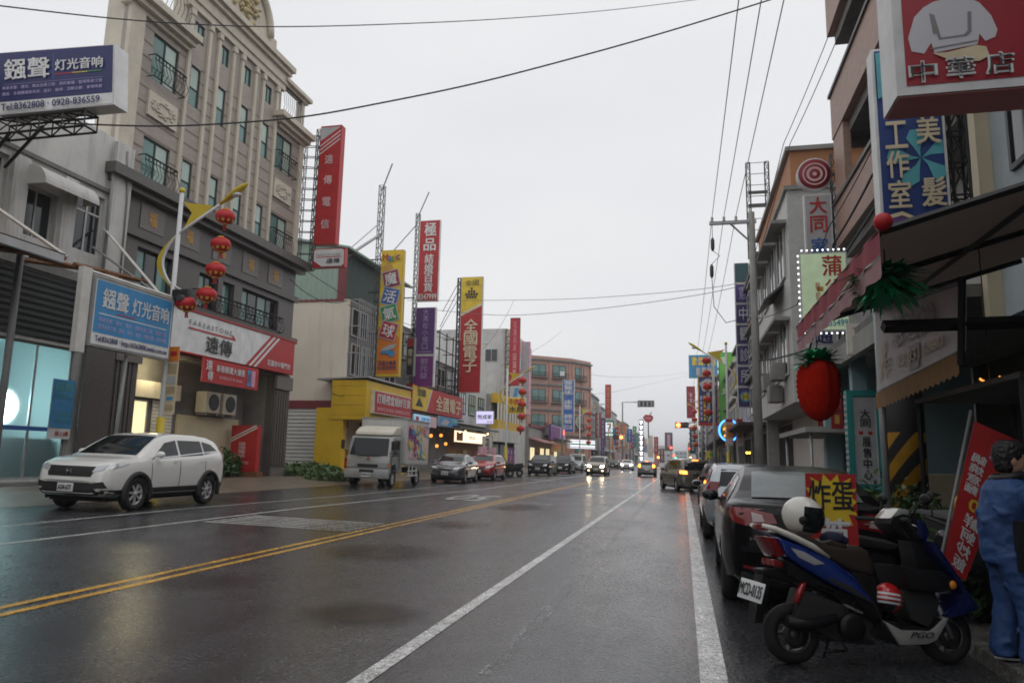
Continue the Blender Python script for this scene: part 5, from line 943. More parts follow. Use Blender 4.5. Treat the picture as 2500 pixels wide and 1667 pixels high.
fr_ = frY(3.4, 5.0, 3.9, 11.6, 71.0); sign('projecting_sign', 'tall bright green sign with pale round mark', fr_, .3, 'p_green', 'p_lime', .08, [('p_palegreen', [(.3+.22*math.cos(a_), .9+.045*math.sin(a_)) for a_ in [6.28*k/14 for k in range(14)]]), ('p_palegreen', rect(.2, .5, .4, .56)), ('p_palegreen', rect(.45, .38, .7, .44)), ('p_yellow', rect(.15, .04, .8, .18))], eps=.016)
fr_ = frY(1.75, 3.95, 5.4, 10.97, 84.6); sign('projecting_sign', 'navy sign with a white cloud and downward arrow', fr_, .35, 'p_gold', 'p_navy', .14, [('p_lgrey', [(.5+.38*math.cos(a_)*(1+.12*math.sin(5*a_)), .8+.13*math.sin(a_)*(1+.12*math.sin(5*a_))) for a_ in [6.28*k/24 for k in range(24)]]), ('p_lgrey', [(.42, .66), (.58, .66), (.58, .18), (.66, .18), (.5, .06), (.4, .18), (.42, .18)]), ('p_red', rect(.3, .76, .45, .86)), ('p_red', rect(.58, .76, .72, .86)), ('p_red', rect(.03, .0, .97, .06))]+marks(5, 'p_lav', .1, .22, .08, .6)+marks(6, 'p_yellow', .27, .36, .08, .6), eps=.02)
fr_ = fpx(1582, 815, 1648, 868, 92); t = sign('billboard', 'light blue rooftop sign with yellow characters and white marks', fr_, .3, 'p_aqua', 'p_skyblue', .1, [('p_yellow', rect(.12+.22*k, .55, .28+.22*k, .9)) for k in range(4)]+[('p_lgrey', rect(.25+.2*k, .12, .4+.2*k, .45)) for k in range(3)], eps=.02)
q = MB(); c = fr_.pt(.9, 0); q.bar(fr_.pt(.9, 0, -.2), (c.x+2.5, 93, 9.8), .15); q.bar(fr_.pt(.9, .6, -.2), (c.x+2.5, 93, 9.8), .15); q.build('brace', 'steel', t)
fr_ = fpx(1577, 887, 1597, 960, 118); sign('projecting_sign', 'maroon vertical sign beyond the navy cloud sign', fr_, .4, 'p_maroon', 'p_darkred', .05, marks(2, 'p_palepink', .25, .75, .45, .8), eps=.025)
fr_ = fpx(1584, 985, 1598, 1042, 112); sign('projecting_sign', 'dark teal vertical sign with white strokes under the maroon sign', fr_, .3, 'p_teal', 'p_dteal', .05, marks(4, 'p_white', .25, .75), eps=.025)
cp = ay(1674, 988, 50); t = thing('neon_ring', 'glowing blue neon ring sign with an orange character', 'sign', cp)
q = MB(); q.tube([(cp.x+.6*math.cos(a_), 50, cp.z+.68*math.sin(a_)) for a_ in [6.283*k/32 for k in range(32)]], .06, 8, closed=True); q.build('ring', 'e_blue', t)
text(frY(cp.x-.35, cp.x+.35, cp.z-.42, cp.z+.42, 50), '介', (0, 0, 1, 1), 'e_orange', t, 0); q = MB(); q.bar((cp.x+.55, 50.1, cp.z+.3), (4.05, 50.2, cp.z+.3), .05); q.bar((cp.x+.55, 50.1, cp.z-.3), (4.05, 50.2, cp.z-.3), .05); q.build('bracket', 'steel', t)
for k, (x0_, x1_) in enumerate(((1668, 1684), (1692, 1707))):
    fr_ = fpx(x0_, 962, x1_, 1024, 46+k*.4); t = sign('flag_banner', ['cream and orange pole banner next to the blue neon ring', 'cream and orange pole banner beside the white lamp pole'][k], fr_, .02, 'p_cream', None, 0, [('p_red', rect(0, .88, 1, 1)), ('p_orange', rect(.1, .3, .9, .8)), ('p_palepink', rect(.2, .05, .8, .25))], eps=.012, cat='banner')
    q = MB(); q.tube([(fr_.BL.x-.03, 46+k*.4+.02, gz(3)), (fr_.BL.x-.03, 46+k*.4+.02, fr_.TL.z+.1)], .03); q.build('pole', 'galv', t)
for k, x_ in enumerate((1638, 1658)):
    fr_ = fpx(x_, 1003, x_+13, 1045, 80+k); sign('flag_banner', 'faded cream pole banner by the navy cloud sign', fr_, .03, 'p_cream', None, 0, [('p_orange', rect(.1, .4, .9, .8)), ('p_red', rect(0, .9, 1, 1))], eps=.016, group='cream pole banners', cat='banner')
fr_ = fpx(1622, 1036, 1650, 1051, 78); sign('small_sign', 'small yellow sign with a green patch near the kerb', fr_, .1, 'p_yellow', None, 0, [('p_green', rect(.3, .2, .7, .8))], eps=.016)
fr_ = fpx(1713, 1036, 1724, 1043, 43); t = sign('traffic_board', 'small sign with two glowing amber panels above the parked cars', fr_, .1, 'p_dgrey', None, 0, [('e_amber', rect(.05, .2, .45, .8)), ('e_amber', rect(.55, .2, .95, .8))], eps=.016)
# far left signs
fr_ = frY(-17.3, -15.89, 11, 18.75, 171); sign('projecting_sign', 'tall red sign with gold characters past the pink corner building', fr_, .5, 'p_lgrey', 'p_red', .08, marks(5, 'p_gold', .25, .75), eps=.03)
fr_ = frY(-17.3, -15.0, 6.6, 10.3, 168); sign('convenience_sign', 'white and green convenience store sign with a red and orange seven', fr_, .4, 'p_green', 'e_pale', .3, [('p_green', rect(.06, .2, .94, .3)), ('p_green', rect(.06, .88, .94, .96)), ('p_orange', rect(.3, .72, .72, .82)), ('p_red', [(.58, .72), (.72, .72), (.52, .34), (.38, .34)])], [('ELEVEN', (.3, .5, .75, .6), 'p_green')], eps=.03)
fr_ = fpx(1380, 1008, 1388, 1045, 150); sign('projecting_sign', 'small dark purple sign below the pink corner building', fr_, .3, 'p_purple', None, 0, marks(3, 'p_lav', .25, .75), eps=.03)
far = [(1468, 963, 1478, 1062, 190, 'e_white', 'glowing white vertical sign of stacked characters', 8), (1502, 1003, 1512, 1042, 200, 'p_red', 'red vertical sign with white marks far down the street', 3), (1503, 1042, 1513, 1070, 215, 'p_orange', 'orange vertical sign below the far red sign', 0), (1527, 993, 1545, 1035, 250, 'p_dgrey', 'dark far sign with a magenta panel', 0), (1446, 1030, 1456, 1060, 160, 'p_teal', 'teal far sign near the lit signal', 0), (1412, 1040, 1436, 1062, 165, 'p_palepink', 'pale pink fascia sign below the convenience store sign', 2), (1488, 1000, 1500, 1050, 230, 'p_cream', 'cream vertical sign far down the street', 3), (1440, 985, 1452, 1015, 175, 'p_blue', 'blue far sign above the lit signal', 2), (1515, 1030, 1526, 1062, 240, 'p_maroon', 'maroon far sign next to the magenta panel', 2)]
for x0_, y0_, x1_, y1_, Y, m_, lab, nm_ in far:
    fr_ = fpx(x0_, y0_, x1_, y1_, Y)
    if m_ == 'e_white': sign('projecting_sign', lab, fr_, .5, 'p_dgrey', None, 0, [p for p in marks(8, 'e_white', .15, .85, .02, .98)], eps=.04)
    else: sign('projecting_sign', lab, fr_, .5, m_, None, 0, (marks(nm_, 'p_white', .3, .7) if nm_ else [('p_pink', rect(.3, .2, .7, .9))]), eps=.04)
cp = ay(1489, 960, 185); t = thing('fruit_sign', 'round red fruit-shaped rooftop sign with a green leaf', 'sign', cp)
q = MB(); q.prism([(cp.x+.55*(1.9+.35*math.cos(2*a_)*(1 if math.sin(a_) > 0 else .2))*math.cos(a_)*1.05, cp.z+1.05*math.sin(a_)-(.25 if abs(math.cos(a_)) < .25 and math.sin(a_) > 0 else 0)) for a_ in [6.283*k/28 for k in range(28)]], 'y', 185, 185.6); q.build('panel', 'p_red', t)
q = MB(); [q.box(cp.x-.7+.48*k, cp.x-.38+.48*k, 184.9, 184.98, cp.z-.22, cp.z+.22) for k in range(3)]; q.build('letter_marks', 'p_pink', t); q = MB(); q.prism([(cp.x+.2, cp.z+.9), (cp.x+.75, cp.z+1.6), (cp.x+.85, cp.z+1.2)], 'y', 185, 185.5); q.build('leaf', 'p_green', t); q = MB(); q.bar((cp.x, 185.3, cp.z-.8), (cp.x, 185.3, 7), .2); q.build('pole', 'steel', t)
fr_ = fpx(1464, 919, 1503, 935, 150); t = sign('overhead_sign', 'black overhead sign board with four white characters on a mast arm', fr_, .15, 'p_white', 'p_black', .12, [(m_, r_) for k in range(4) for m_, r_ in (('p_lgrey', rect(.05+.235*k, .62, .2+.235*k, .72)), ('p_lgrey', rect(.1+.235*k, .2, .15+.235*k, .8)), ('p_lgrey', rect(.06+.235*k, .25, .19+.235*k, .35)))], eps=.03)
q = MB(); c = fr_.pt(0, .5, -.2); q.tube([(c.x-3.0, 150.3, gz(c.x-3)), (c.x-3.0, 150.3, c.z+.3), (fr_.BR.x, 150.3, c.z+.4)], .15, 8); q.build('mast_arm', 'galv', t)
def signal(x, y, Y, lab, poleX):
    p = ay(x, y, Y); t = thing('traffic_signal', lab, 'traffic light', (poleX, Y+.4, gz(poleX)))
    q = MB(); s_ = 1 if poleX > p.x else -1; q.box(p.x-.45, p.x+1.5*s_+.0, Y, Y+.3, p.z-.42, p.z+.42); q.build('housing', 'p_black', t)
    q = MB(); q.lathe([(.02, -.06), (.36, -.06), (.36, 0)], 18, (p.x, Y-.001, p.z), 'y'); q.build('lit_lens', 'e_amber' if False else 'e_red', t)
    for k in (1, 2): q = MB(); q.lathe([(.02, -.03), (.2, -.03), (.2, 0)], 14, (p.x+.55*k*s_, Y-.001, p.z), 'y'); q.build('dark_lens', 'p_dgrey', t)
    q = MB(); q.lathe([(.02, -.09), (.22, -.09), (.22, -.06)], 14, (p.x, Y-.001, p.z), 'y'); q.build('lens_core', 'e_amber', t)
    q = MB(); q.tube([(poleX, Y+.4, gz(poleX)), (poleX, Y+.4, p.z+.6), (p.x+1.2*s_, Y+.4, p.z+.2)], .1, 8); q.build('pole', 'galv', t)
signal(1558, 976, 112, 'traffic signal glowing red-amber on a mast by the maroon sign', 2.7); signal(1427, 1004, 140, 'traffic signal glowing red-amber near the convenience store sign', -12.6)
# small coloured far lights
for i, (x, y, m_) in enumerate(((1541, 1028, 'e_red'), (1548, 1046, 'e_red'), (1552, 1052, 'e_green'), (1567, 1062, 'e_green'), (1585, 1030, 'e_red'), (1400, 1075, 'e_amber'), (1408, 1068, 'e_amber'), (1512, 1050, 'e_amber'), (1586, 1050, 'e_warm'))):
    p = ay(x, y, 180+i*5); cn_ = {'e_red': 'red', 'e_green': 'green', 'e_amber': 'amber', 'e_warm': 'warm white'}[m_]; t = thing('shop_lamp', 'small '+cn_+' shop light glowing far down the street', 'lamp', p, 'far '+cn_+' shop lights'); MB().ball(p, .28, n=8, m=6).build('bulb', m_, t); q = MB(); q.tube([p, (p.x, p.y, gz(p.x))], .05, 5); q.build('post', 'steel', t)

# clutter of small signs and lamps farther down both sides
gs = random.Random(21); cols_ = ['p_red', 'p_yellow', 'p_blue', 'p_green', 'p_white', 'p_orange', 'p_purple', 'p_teal', 'p_darkred', 'p_cream']; adj = {'p_red': 'red', 'p_yellow': 'yellow', 'p_blue': 'blue', 'p_green': 'green', 'p_white': 'white', 'p_orange': 'orange', 'p_purple': 'purple', 'p_teal': 'teal', 'p_darkred': 'dark red', 'p_cream': 'cream'}
for i in range(34):
    Y = 140+i*8.5+gs.uniform(0, 4); left = i % 3 != 0; m_ = gs.choice(cols_); w_, h_ = gs.uniform(1.0, 1.8), gs.uniform(3, 7); z_ = gs.uniform(3.6, 6.5); x_ = (-17.4 if left else 2.6)+gs.uniform(0, .8); mk = 'p_white' if m_ not in ('p_white', 'p_cream', 'p_yellow') else 'p_red'
    sign('projecting_sign', 'far '+adj[m_]+' vertical shop sign on the '+('convenience store' if left else 'clinic')+' side of the street', frY(x_, x_+w_, z_, z_+h_, Y), .4, m_, None, 0, marks(int(h_/1.2), mk, .28, .72), eps=.04, group='far '+adj[m_]+' vertical shop signs, '+('convenience store' if left else 'clinic')+' side')
# rooftop scaffold
t = thing('rooftop_scaffold', 'open steel rooftop scaffold behind the concrete utility pole', 'scaffold', (4.2, 39, 12))
a, c = ay(1718, 575, 39), ay(1766, 372, 39)
for x in (a.x, c.x-.25): lattice(t, (x+.12, 39, 11.9), (x+.12, 39, c.z), .2, 'steel', 'mast', .55, .035)
for k in range(9): z = lerp_(12.2, c.z, k/8) if False else 12.2+(c.z-12.2)*k/8; q = MB(); q.bar((a.x+.1, 39, z), (c.x-.1, 39, z), .03); q.build('rung', 'galv', t)
q = MB(); q.box(a.x+.1, c.x-.1, 38.95, 39.05, 15.4, 15.55); q.box(a.x+.1, c.x-.1, 38.95, 39.05, 14.7, 14.85); q.build('girder', 'steel', t)
# buildings behind the viewpoint close the street on both sides
shophouse(-16, -1, 12, 'grey_tile', 'grey tiled shophouse behind the viewpoint on the stall side', 'R', 3, X=3.0); shophouse(-34, -16.2, 11, 'brick_tile', 'brick tiled shophouse behind the viewpoint on the stall side', 'R', 3, X=3.0); shophouse(-60, -34.2, 12, 'concrete', 'concrete shophouse farthest behind the viewpoint on the stall side', 'R', 3, X=3.0)
shophouse(-8, 7.9, 11, 'oldwhite', 'weathered white shophouse next to the glowing storefront, mostly out of view', 'L', 3, X=-17.8); shophouse(-30, -8.2, 12, 'creamwall', 'cream shophouse behind the viewpoint across the street', 'L', 3, X=-17.8); shophouse(-60, -30.2, 13, 'grey_tile', 'grey shophouse farthest behind the viewpoint across the street', 'L', 3, X=-17.8)

for i, (x0_, x1_, Y, h, m_) in enumerate(((-16, -6, 470, 11, 'oldwhite'), (-5.5, 3, 540, 9, 'palewall'), (3.5, 14, 450, 13, 'creamwall'))):
    r = thing('far_building', ['white weathered', 'low pale blue-grey', 'tall cream'][i]+' building where the street bends out of sight', 'building', ((x0_+x1_)/2, Y, 0))
    q = MB(); q.box(x0_, x1_, Y, Y+12, -.3, h); q.build('block', m_, r); f = frY(x0_, x1_, .2, h, Y-.02)
    for j in range(3):
        for k in range(3): window(f, (.8+k*2.8, 1+j*(h-1)/3, 2.6+k*2.8, 2.2+j*(h-1)/3), r, 2, 1, 'winframe_w', 'glass_dark', -.03, .1)

t = thing('unseen_awning', 'added unseen tarpaulin awning behind the viewpoint, blocking sky light', 'awning', (2.2, -4, 0))  # unseen awning, added to cut sky reflections and darken the right-hand corner
q = MB(); q.hexa([(.9, -9, 3.0), (3.1, -9, 3.5), (3.1, -.4, 3.5), (.9, -.4, 3.0), (.9, -9, 3.03), (3.1, -9, 3.53), (3.1, -.4, 3.53), (.9, -.4, 3.03)]); q.build('fabric', 'canvas_dark', t)
for y in (-8.8, -4.6, -.6): q = MB(); q.tube([(2.6, y, gz(2.6)+.1), (2.6, y, 3.4)], .035, 8); q.build('post', 'galv', t)

# ================================================================== VEHICLES
def paint(name, c, metal=.3, rough=.2): return mat('car_'+name, c, rough, metal, var=0, coat=.8 if sum(c) > .1 else 0, spec=.5 if sum(c) > .1 else .14)
for nm, c, me in (('white', (.78, .77, .74), 0), ('black', (.006, .006, .007), 0), ('silver', (.42, .45, .48), .55), ('grey', (.1, .1, .105), .5), ('champagne', (.22, .2, .175), .5), ('red', (.35, .012, .015), .2), ('dark', (.015, .016, .018), .1), ('ltgrey', (.3, .3, .3), .5), ('gold', (.24, .2, .14), .5)): paint(nm, c, me)
mat('carglass', (.008, .011, .012), .05, var=0, spec=.42); mat('carglass_pale', (.14, .17, .17), .2, var=.2, scale=6); mat('chrome', (.62, .62, .63), .16, .95, var=.05); mat('rim', (.5, .5, .51), .35, .25, var=.1)
mat('taillight', (.2, .006, .009), .12, var=.25, scale=9, coat=.4); mat('taillight_clear', (.5, .38, .38), .12, var=.1, coat=.6); mat('headlens', (.5, .52, .54), .1, .3, var=.25, scale=14, coat=.8); mat('plastic', (.02, .02, .021), .6, var=.15); mat('plate', (.75, .76, .76), .4, var=.05); mat('well', (.006, .006, .006), .9, var=0)
def lerp(a, b_, t): return a+(b_-a)*t
def interp(tab, x):
    if x <= tab[0][0]: return tab[0][1]
    for (a, va), (c, vc) in zip(tab, tab[1:]):
        if x <= c:
            t = (x-a)/(c-a); return lerp(va, vc, t)
    return tab[-1][1]
class Car:
    """body lofted from cross-sections; local axes: +y forward, x to the car's right, origin on the ground at the middle"""
    def __init__(s, name, label, top, L, W, H, belt, wheels, wr, gc, pm, group=None, ends=.12, lower=None, tumble=.22, shoulder=.0):
        s.L, s.W, s.H = L, W/2, H; s.root = thing(name, label, 'car', group=group, world=False)
        hl = L/2; ys = sorted({-hl, -hl+.05, -hl+.16, hl-.16, hl-.05, hl, *[p[0] for p in top], *[-hl+L*k/26 for k in range(1, 26)]})
        ys = [y for i, y in enumerate(ys) if i == 0 or y-ys[i-1] > .012]; rings = []
        for y in ys:
            e = max(0, (abs(y)-(hl-.75))/.75); w = s.W*(1-ends*e**2.2)
            T = interp(top, y); b_ = interp(belt, y); zb = gc+.08*e**2; k = 1
            if abs(y) > hl-.051: k = .9 if abs(y) < hl-.01 else .78
            zs = min(b_, T-.05); fr_ = max(0, min(1, (T-b_)/(H-b_))); eg = w*(.95-(.02+tumble)*fr_) if T > b_+.02 else w*.93; kk = min(1, (T-zs)/.2)
            half = [(0, zb), (.8*w, zb), (.95*w, zb+.09), (w, lerp(zb, zs, .42)), (w*(.992), lerp(zb, zs, .74)), (.975*w, zs-.045), (.945*w, zs), (lerp(.945*w, eg, .5), lerp(zs, T-.085*kk, .5)), (eg, T-.085*kk), (eg-.055, T-.025*kk), (.55*eg, T-.003), (0, T)]
            cz = lerp(zb, T, .48); half = [(x*(1 if k == 1 else lerp(k, 1, .45)), lerp(cz, z, k)) for x, z in half]
            rings.append([(x, y, z) for x, z in half]+[(-x, y, z) for x, z in half[-2:0:-1]])
        n = len(rings[0]); vs = []
        for rg in rings:
            for x, y, z in rg:
                e = max(0, (abs(y)-(hl-.9))/.9); vs.append((x, y-math.copysign(ends*1.1*e*(x/s.W)**2, y), z))
        fs = [(i*n+k, i*n+(k+1) % n, (i+1)*n+(k+1) % n, (i+1)*n+k) for i in range(len(rings)-1) for k in range(n)]+[tuple(range(n)), tuple((len(rings)-1)*n+k for k in range(n))]
        s.bvh = BVHTree.FromPolygons(vs, fs)
        me = bpy.data.meshes.new('body'); me.from_pydata(vs, [], fs); bm = bmesh.new(); bm.from_mesh(me); bmesh.ops.recalc_face_normals(bm, faces=bm.faces)
        for f in bm.faces: f.smooth = True
        bm.to_mesh(me); bm.free(); tmp = bpy.data.objects.new('tmp', me); COL.objects.link(tmp)
        cut = MB()
        for y in wheels:
            for sg in (-1, 1): cut.lathe([(wr+.055, sg*(s.W-.3)), (wr+.055, sg*(s.W+.3))], 26, (0, y, wr), 'x')
        co = cut.build('cut', 'well'); md = tmp.modifiers.new('b', 'BOOLEAN'); md.operation = 'DIFFERENCE'; md.object = co; md.solver = 'EXACT'
        me2 = bpy.data.meshes.new_from_object(tmp.evaluated_get(bpy.context.evaluated_depsgraph_get())); me2.name = 'body'
        bpy.data.objects.remove(tmp); bpy.data.objects.remove(co); me2.set_sharp_from_angle(angle=R(38))
        me2.materials.clear(); me2.materials.append(M('car_'+pm)); s.body = link('body', me2, s.root)
        for y in wheels:
            for sg in (-1, 1): s.wheel(sg*(s.W-.115), y, wr, sg)
        b_ = MB(); b_.box(-s.W*.72, s.W*.72, -hl+.35, hl-.35, gc-.06, gc+.1); b_.build('underbody', 'well', s.root)
        for y in wheels: b_ = MB(); b_.lathe([(.1, -s.W+.2), (.1, s.W-.2)], 8, (0, y, wr), 'x'); b_.build('axle', 'well', s.root)
    def wheel(s, x, y, r, sg):
        b_ = MB(); w = .1; b_.lathe([(r*.66, -w), (r*.93, -w), (r, -w*.7), (r, w*.7), (r*.93, w), (r*.66, w), (r*.62, w*.4), (r*.62, -w*.4), (r*.66, -w)], 28, (x, y, r), 'x', cap=False); t = b_.build('wheel', 'rubber', s.root)
        b_ = MB(); o = x+sg*w*.75
        b_.lathe([(r*.68, sg*0), (r*.6, sg*-.012), (r*.58, sg*-.05)], 28, (o, y, r), 'x', cap=False); b_.lathe([(.0, sg*.012), (r*.15, sg*.01), (r*.17, sg*-.05)], 12, (o, y, r), 'x')
        for k in range(7):
            a = 2*math.pi*k/7+.2; c, d_ = math.cos(a), math.sin(a); p = lambda rr, t_, h: (o+sg*h, y+rr*c-t_*d_, r+rr*d_+t_*c)
            b_.hexa([p(r*.1, -.022, -.03), p(r*.62, -.03, -.03), p(r*.62, .03, -.03), p(r*.1, .022, -.03), p(r*.1, -.018, .005), p(r*.62, -.024, -.004), p(r*.62, .024, -.004), p(r*.1, .018, .005)])
        b_.build('rim', 'rim', t, clean=False); b_ = MB(); b_.lathe([(r*.6, sg*-.09), (.01, sg*-.09)], 20, (o, y, r), 'x'); b_.build('brake_disc', 'well', t, clean=False)
    def hit(s, ax_, a, b_, sg):
        if ax_ == 'y': o, d_ = V((a, 9*sg, b_)), V((0, -sg, 0))
        elif ax_ == 'x': o, d_ = V((9*sg, a, b_)), V((-sg, 0, 0))
        else: o, d_ = V((a, b_, 9)), V((0, 0, -1))
        h = s.bvh.ray_cast(o, d_); return (h[0], -d_) if h[0] is not None else (None, -d_)
    def patch(s, name, ax_, sg, q, m, eps=.008, nu=6, nv=4, parent=None):
        "a panel laid on the body: q = 4 corners in the projection plane, seen along ax_"
        vs = []; last = None
        for j in range(nv+1):
            for i in range(nu+1):
                u, v = i/nu, j/nv; a = lerp(lerp(q[0][0], q[1][0], u), lerp(q[3][0], q[2][0], u), v); c = lerp(lerp(q[0][1], q[1][1], u), lerp(q[3][1], q[2][1], u), v)
                p, d_ = s.hit(ax_, a, c, sg)
                if p is None: p = last if last is not None else V((0, 0, .5))
                last = p; vs.append(p+d_*eps)
        b_ = MB(); b_.add(vs, [(j*(nu+1)+i, j*(nu+1)+i+1, (j+1)*(nu+1)+i+1, (j+1)*(nu+1)+i) for j in range(nv) for i in range(nu)], True)
        return b_.build(name, m, parent or s.root, clean=False)
    def both(s, name, q, m, **k):
        for sg in (-1, 1): s.patch(name, 'x', sg, q, m, **k)
    def mirror(s, y, z, m):
        for sg in (-1, 1):
            b_ = MB(); b_.ball((sg*(s.W+.07), y, z), .11, .07, .075); b_.box(min(sg*(s.W-.06), sg*(s.W+.05)), max(sg*(s.W-.06), sg*(s.W+.05)), y-.02, y+.03, z-.06, z-.02); mm = b_.build('side_mirror', m, s.root)
            b_ = MB(); b_.ball((sg*(s.W+.07), y-.035, z), .09, .045, .06); b_.build('mirror_glass', 'carglass', mm)
    def seams(s, ys, z0, z1, m='plastic'):
        for y in ys: s.both('door_seam', [(y-.009, z0), (y+.009, z0), (y+.009, z1), (y-.009, z1)], m, eps=.005, nu=1, nv=6)
    def handles(s, ys, z, m): 
        for y in ys: s.both('door_handle', [(y-.09, z-.018), (y+.09, z-.018), (y+.09, z+.018), (y-.09, z+.018)], m, eps=.03, nu=3, nv=1)
    def plate(s, sg, z, txt, w=.36, h=.17):
        p, d_ = s.hit('y', 0, z, sg); y = p.y+sg*.03; b_ = MB(); b_.box(-w/2, w/2, y-.012, y+.012, z-h/2, z+h/2); o = b_.build('number_plate', 'plate', s.root, bevel=.004)
        if txt:
            f = Frame((sg*w/2, y+sg*.02, z-h/2), (-sg*w/2, y+sg*.02, z-h/2), (sg*w/2, y+sg*.02, z+h/2)); text(f, txt, (.08, .2, .92, .8), 'p_black', o, 0, 'h', True)
    def place(s, x, y, head=0, scale=1):
        "head: degrees anticlockwise from +Y"
        s.root.location = (x, y, gz(x)); s.root.rotation_mode = 'QUATERNION'
        s.root.rotation_quaternion = (Matrix.Rotation(math.atan(.02), 4, 'Y') @ Matrix.Rotation(R(head), 4, 'Z')).to_quaternion(); s.root.scale = (scale,)*3
        return s

# ---- white SUV facing the camera
c = Car('parked_suv', 'white compact SUV parked in front of the stone building', [(-2.26, .95), (-2.22, 1.1), (-2.15, 1.26), (-2.02, 1.42), (-1.82, 1.55), (-1.45, 1.64), (-.9, 1.685), (-.2, 1.69), (.2, 1.655), (.5, 1.57), (.85, 1.39), (1.15, 1.2), (1.3, 1.14), (1.7, 1.09), (2.0, 1.02), (2.14, .95), (2.22, .84), (2.265, .68)], 4.53, 1.84, 1.69, [(-2.26, 1.26), (-.8, 1.14), (1.3, 1.07), (2.26, 1.0)], (-1.34, 1.28), .36, .27, 'white', tumble=.2)
c.both('side_window', [(-.12, 1.16), (.8, 1.12), (.3, 1.46), (-.12, 1.53)], 'carglass', nu=8, nv=5); c.both('side_window', [(-1.1, 1.2), (-.2, 1.16), (-.2, 1.53), (-1.1, 1.53)], 'carglass', nu=8, nv=5); c.both('quarter_window', [(-1.72, 1.31), (-1.16, 1.21), (-1.16, 1.52), (-1.52, 1.46)], 'carglass', nu=8, nv=5)
c.both('window_trim', [(-1.75, 1.29), (.85, 1.095), (.85, 1.115), (-1.75, 1.31)], 'chrome', eps=.012, nu=14, nv=1)
c.patch('windshield', 'z', 1, [(-.72, 1.2), (.72, 1.2), (.58, .38), (-.58, .38)], 'carglass', nu=10, nv=8); c.patch('rear_window', 'y', -1, [(-.6, 1.2), (.6, 1.2), (.52, 1.48), (-.52, 1.48)], 'carglass')
c.patch('grille', 'y', 1, [(-.5, .72), (.5, .72), (.58, .93), (-.58, .93)], 'plastic', nu=10)
for z in (.775, .825, .875): c.patch('grille_bar', 'y', 1, [(-.5, z-.004), (.5, z-.004), (.5, z+.004), (-.5, z+.004)], 'darkmetal', eps=.02, nu=10, nv=1)
f_ = c.hit('y', 0, .83, 1)[0]; b = MB(); b.bar((-.06, f_.y+.03, .78), (-.045, f_.y+.03, .88), .02); b.bar((.06, f_.y+.03, .78), (.045, f_.y+.03, .88), .02); b.bar((-.05, f_.y+.03, .83), (.05, f_.y+.03, .83), .02); b.build('badge', 'chrome', c.root)
for sg in (-1, 1):
    c.patch('headlight', 'y', 1, [(sg*.5, .81), (sg*.74, .87), (sg*.77, .98), (sg*.54, .94)], 'headlens', eps=.012, nu=8, nv=4); c.patch('headlight_wing', 'x', sg, [(1.62, 1.0), (2.06, .88), (2.08, .97), (1.62, 1.03)], 'headlens', eps=.012, nu=8, nv=2)
    c.patch('fog_lamp', 'y', 1, [(sg*.46, .48), (sg*.82, .5), (sg*.76, .63), (sg*.4, .57)], 'plastic', eps=.012); c.patch('tail_light', 'x', sg, [(-2.2, .98), (-2.0, 1.0), (-1.86, 1.4), (-1.98, 1.38)], 'taillight', eps=.014)
c.patch('bumper_intake', 'y', 1, [(-.66, .42), (.66, .42), (.5, .6), (-.5, .6)], 'plastic', eps=.012, nu=10); c.patch('lower_cladding', 'y', 1, [(-.9, .26), (.9, .26), (.88, .46), (-.88, .46)], 'plastic', eps=.016, nu=14); c.both('lower_cladding', [(1.66, .27), (2.2, .3), (2.2, .46), (1.72, .46)], 'plastic', eps=.014, nu=6, nv=2); c.both('lower_cladding', [(-2.2, .3), (-1.76, .27), (-1.8, .48), (-2.2, .56)], 'plastic', eps=.014, nu=6, nv=2)
c.both('lower_cladding', [(-.93, .28), (.86, .28), (.86, .48), (-.93, .48)], 'plastic', eps=.014, nu=10, nv=2)
for y in (-1.34, 1.28):
    for sg in (-1, 1):
        b = MB(); b.tube([(sg*(c.W-.005), y+.425*math.cos(a), .36+.43*math.sin(a)) for a in [math.pi*(-.1+1.2*k/18) for k in range(19)]], .05, 6); b.build('arch_trim', 'plastic', c.root)
c.seams((-1.15, -.15, .86), .46, 1.06); c.handles((-.95, .05), 1.05, 'car_white'); c.mirror(.74, 1.2, 'car_white'); c.plate(1, .5, 'AGW-6777')
c.place(-12.42, 15.2, 182.5)

# ---- black sedan at right, seen from behind
c = Car('parked_sedan', 'black sedan parked at the kerb just behind the scooter', [(-2.29, .82), (-2.22, .98), (-2.1, 1.06), (-1.8, 1.09), (-1.62, 1.1), (-1.35, 1.2), (-.95, 1.35), (-.5, 1.44), (-.1, 1.46), (.3, 1.43), (.7, 1.3), (1.15, 1.07), (1.3, 1.02), (1.8, .95), (2.1, .84), (2.2, .76), (2.29, .62)], 4.58, 1.76, 1.46, [(-2.29, 1.03), (-.8, .98), (1.2, .94), (2.29, .85)], (-1.33, 1.31), .315, .2, 'black', tumble=.24, ends=.16)
c.both('side_window', [(-.1, 1.02), (.85, .98), (.45, 1.3), (-.1, 1.36)], 'carglass', nu=8, nv=4); c.both('side_window', [(-1.25, 1.05), (-.16, 1.02), (-.16, 1.36), (-.85, 1.3)], 'carglass', nu=8, nv=4)
c.patch('rear_window', 'z', 1, [(-.56, -1.58), (.56, -1.58), (.5, -.78), (-.5, -.78)], 'carglass_pale', nu=10, nv=8); c.patch('windshield', 'z', 1, [(-.6, 1.15), (.6, 1.15), (.52, .35), (-.52, .35)], 'carglass', nu=8, nv=8)
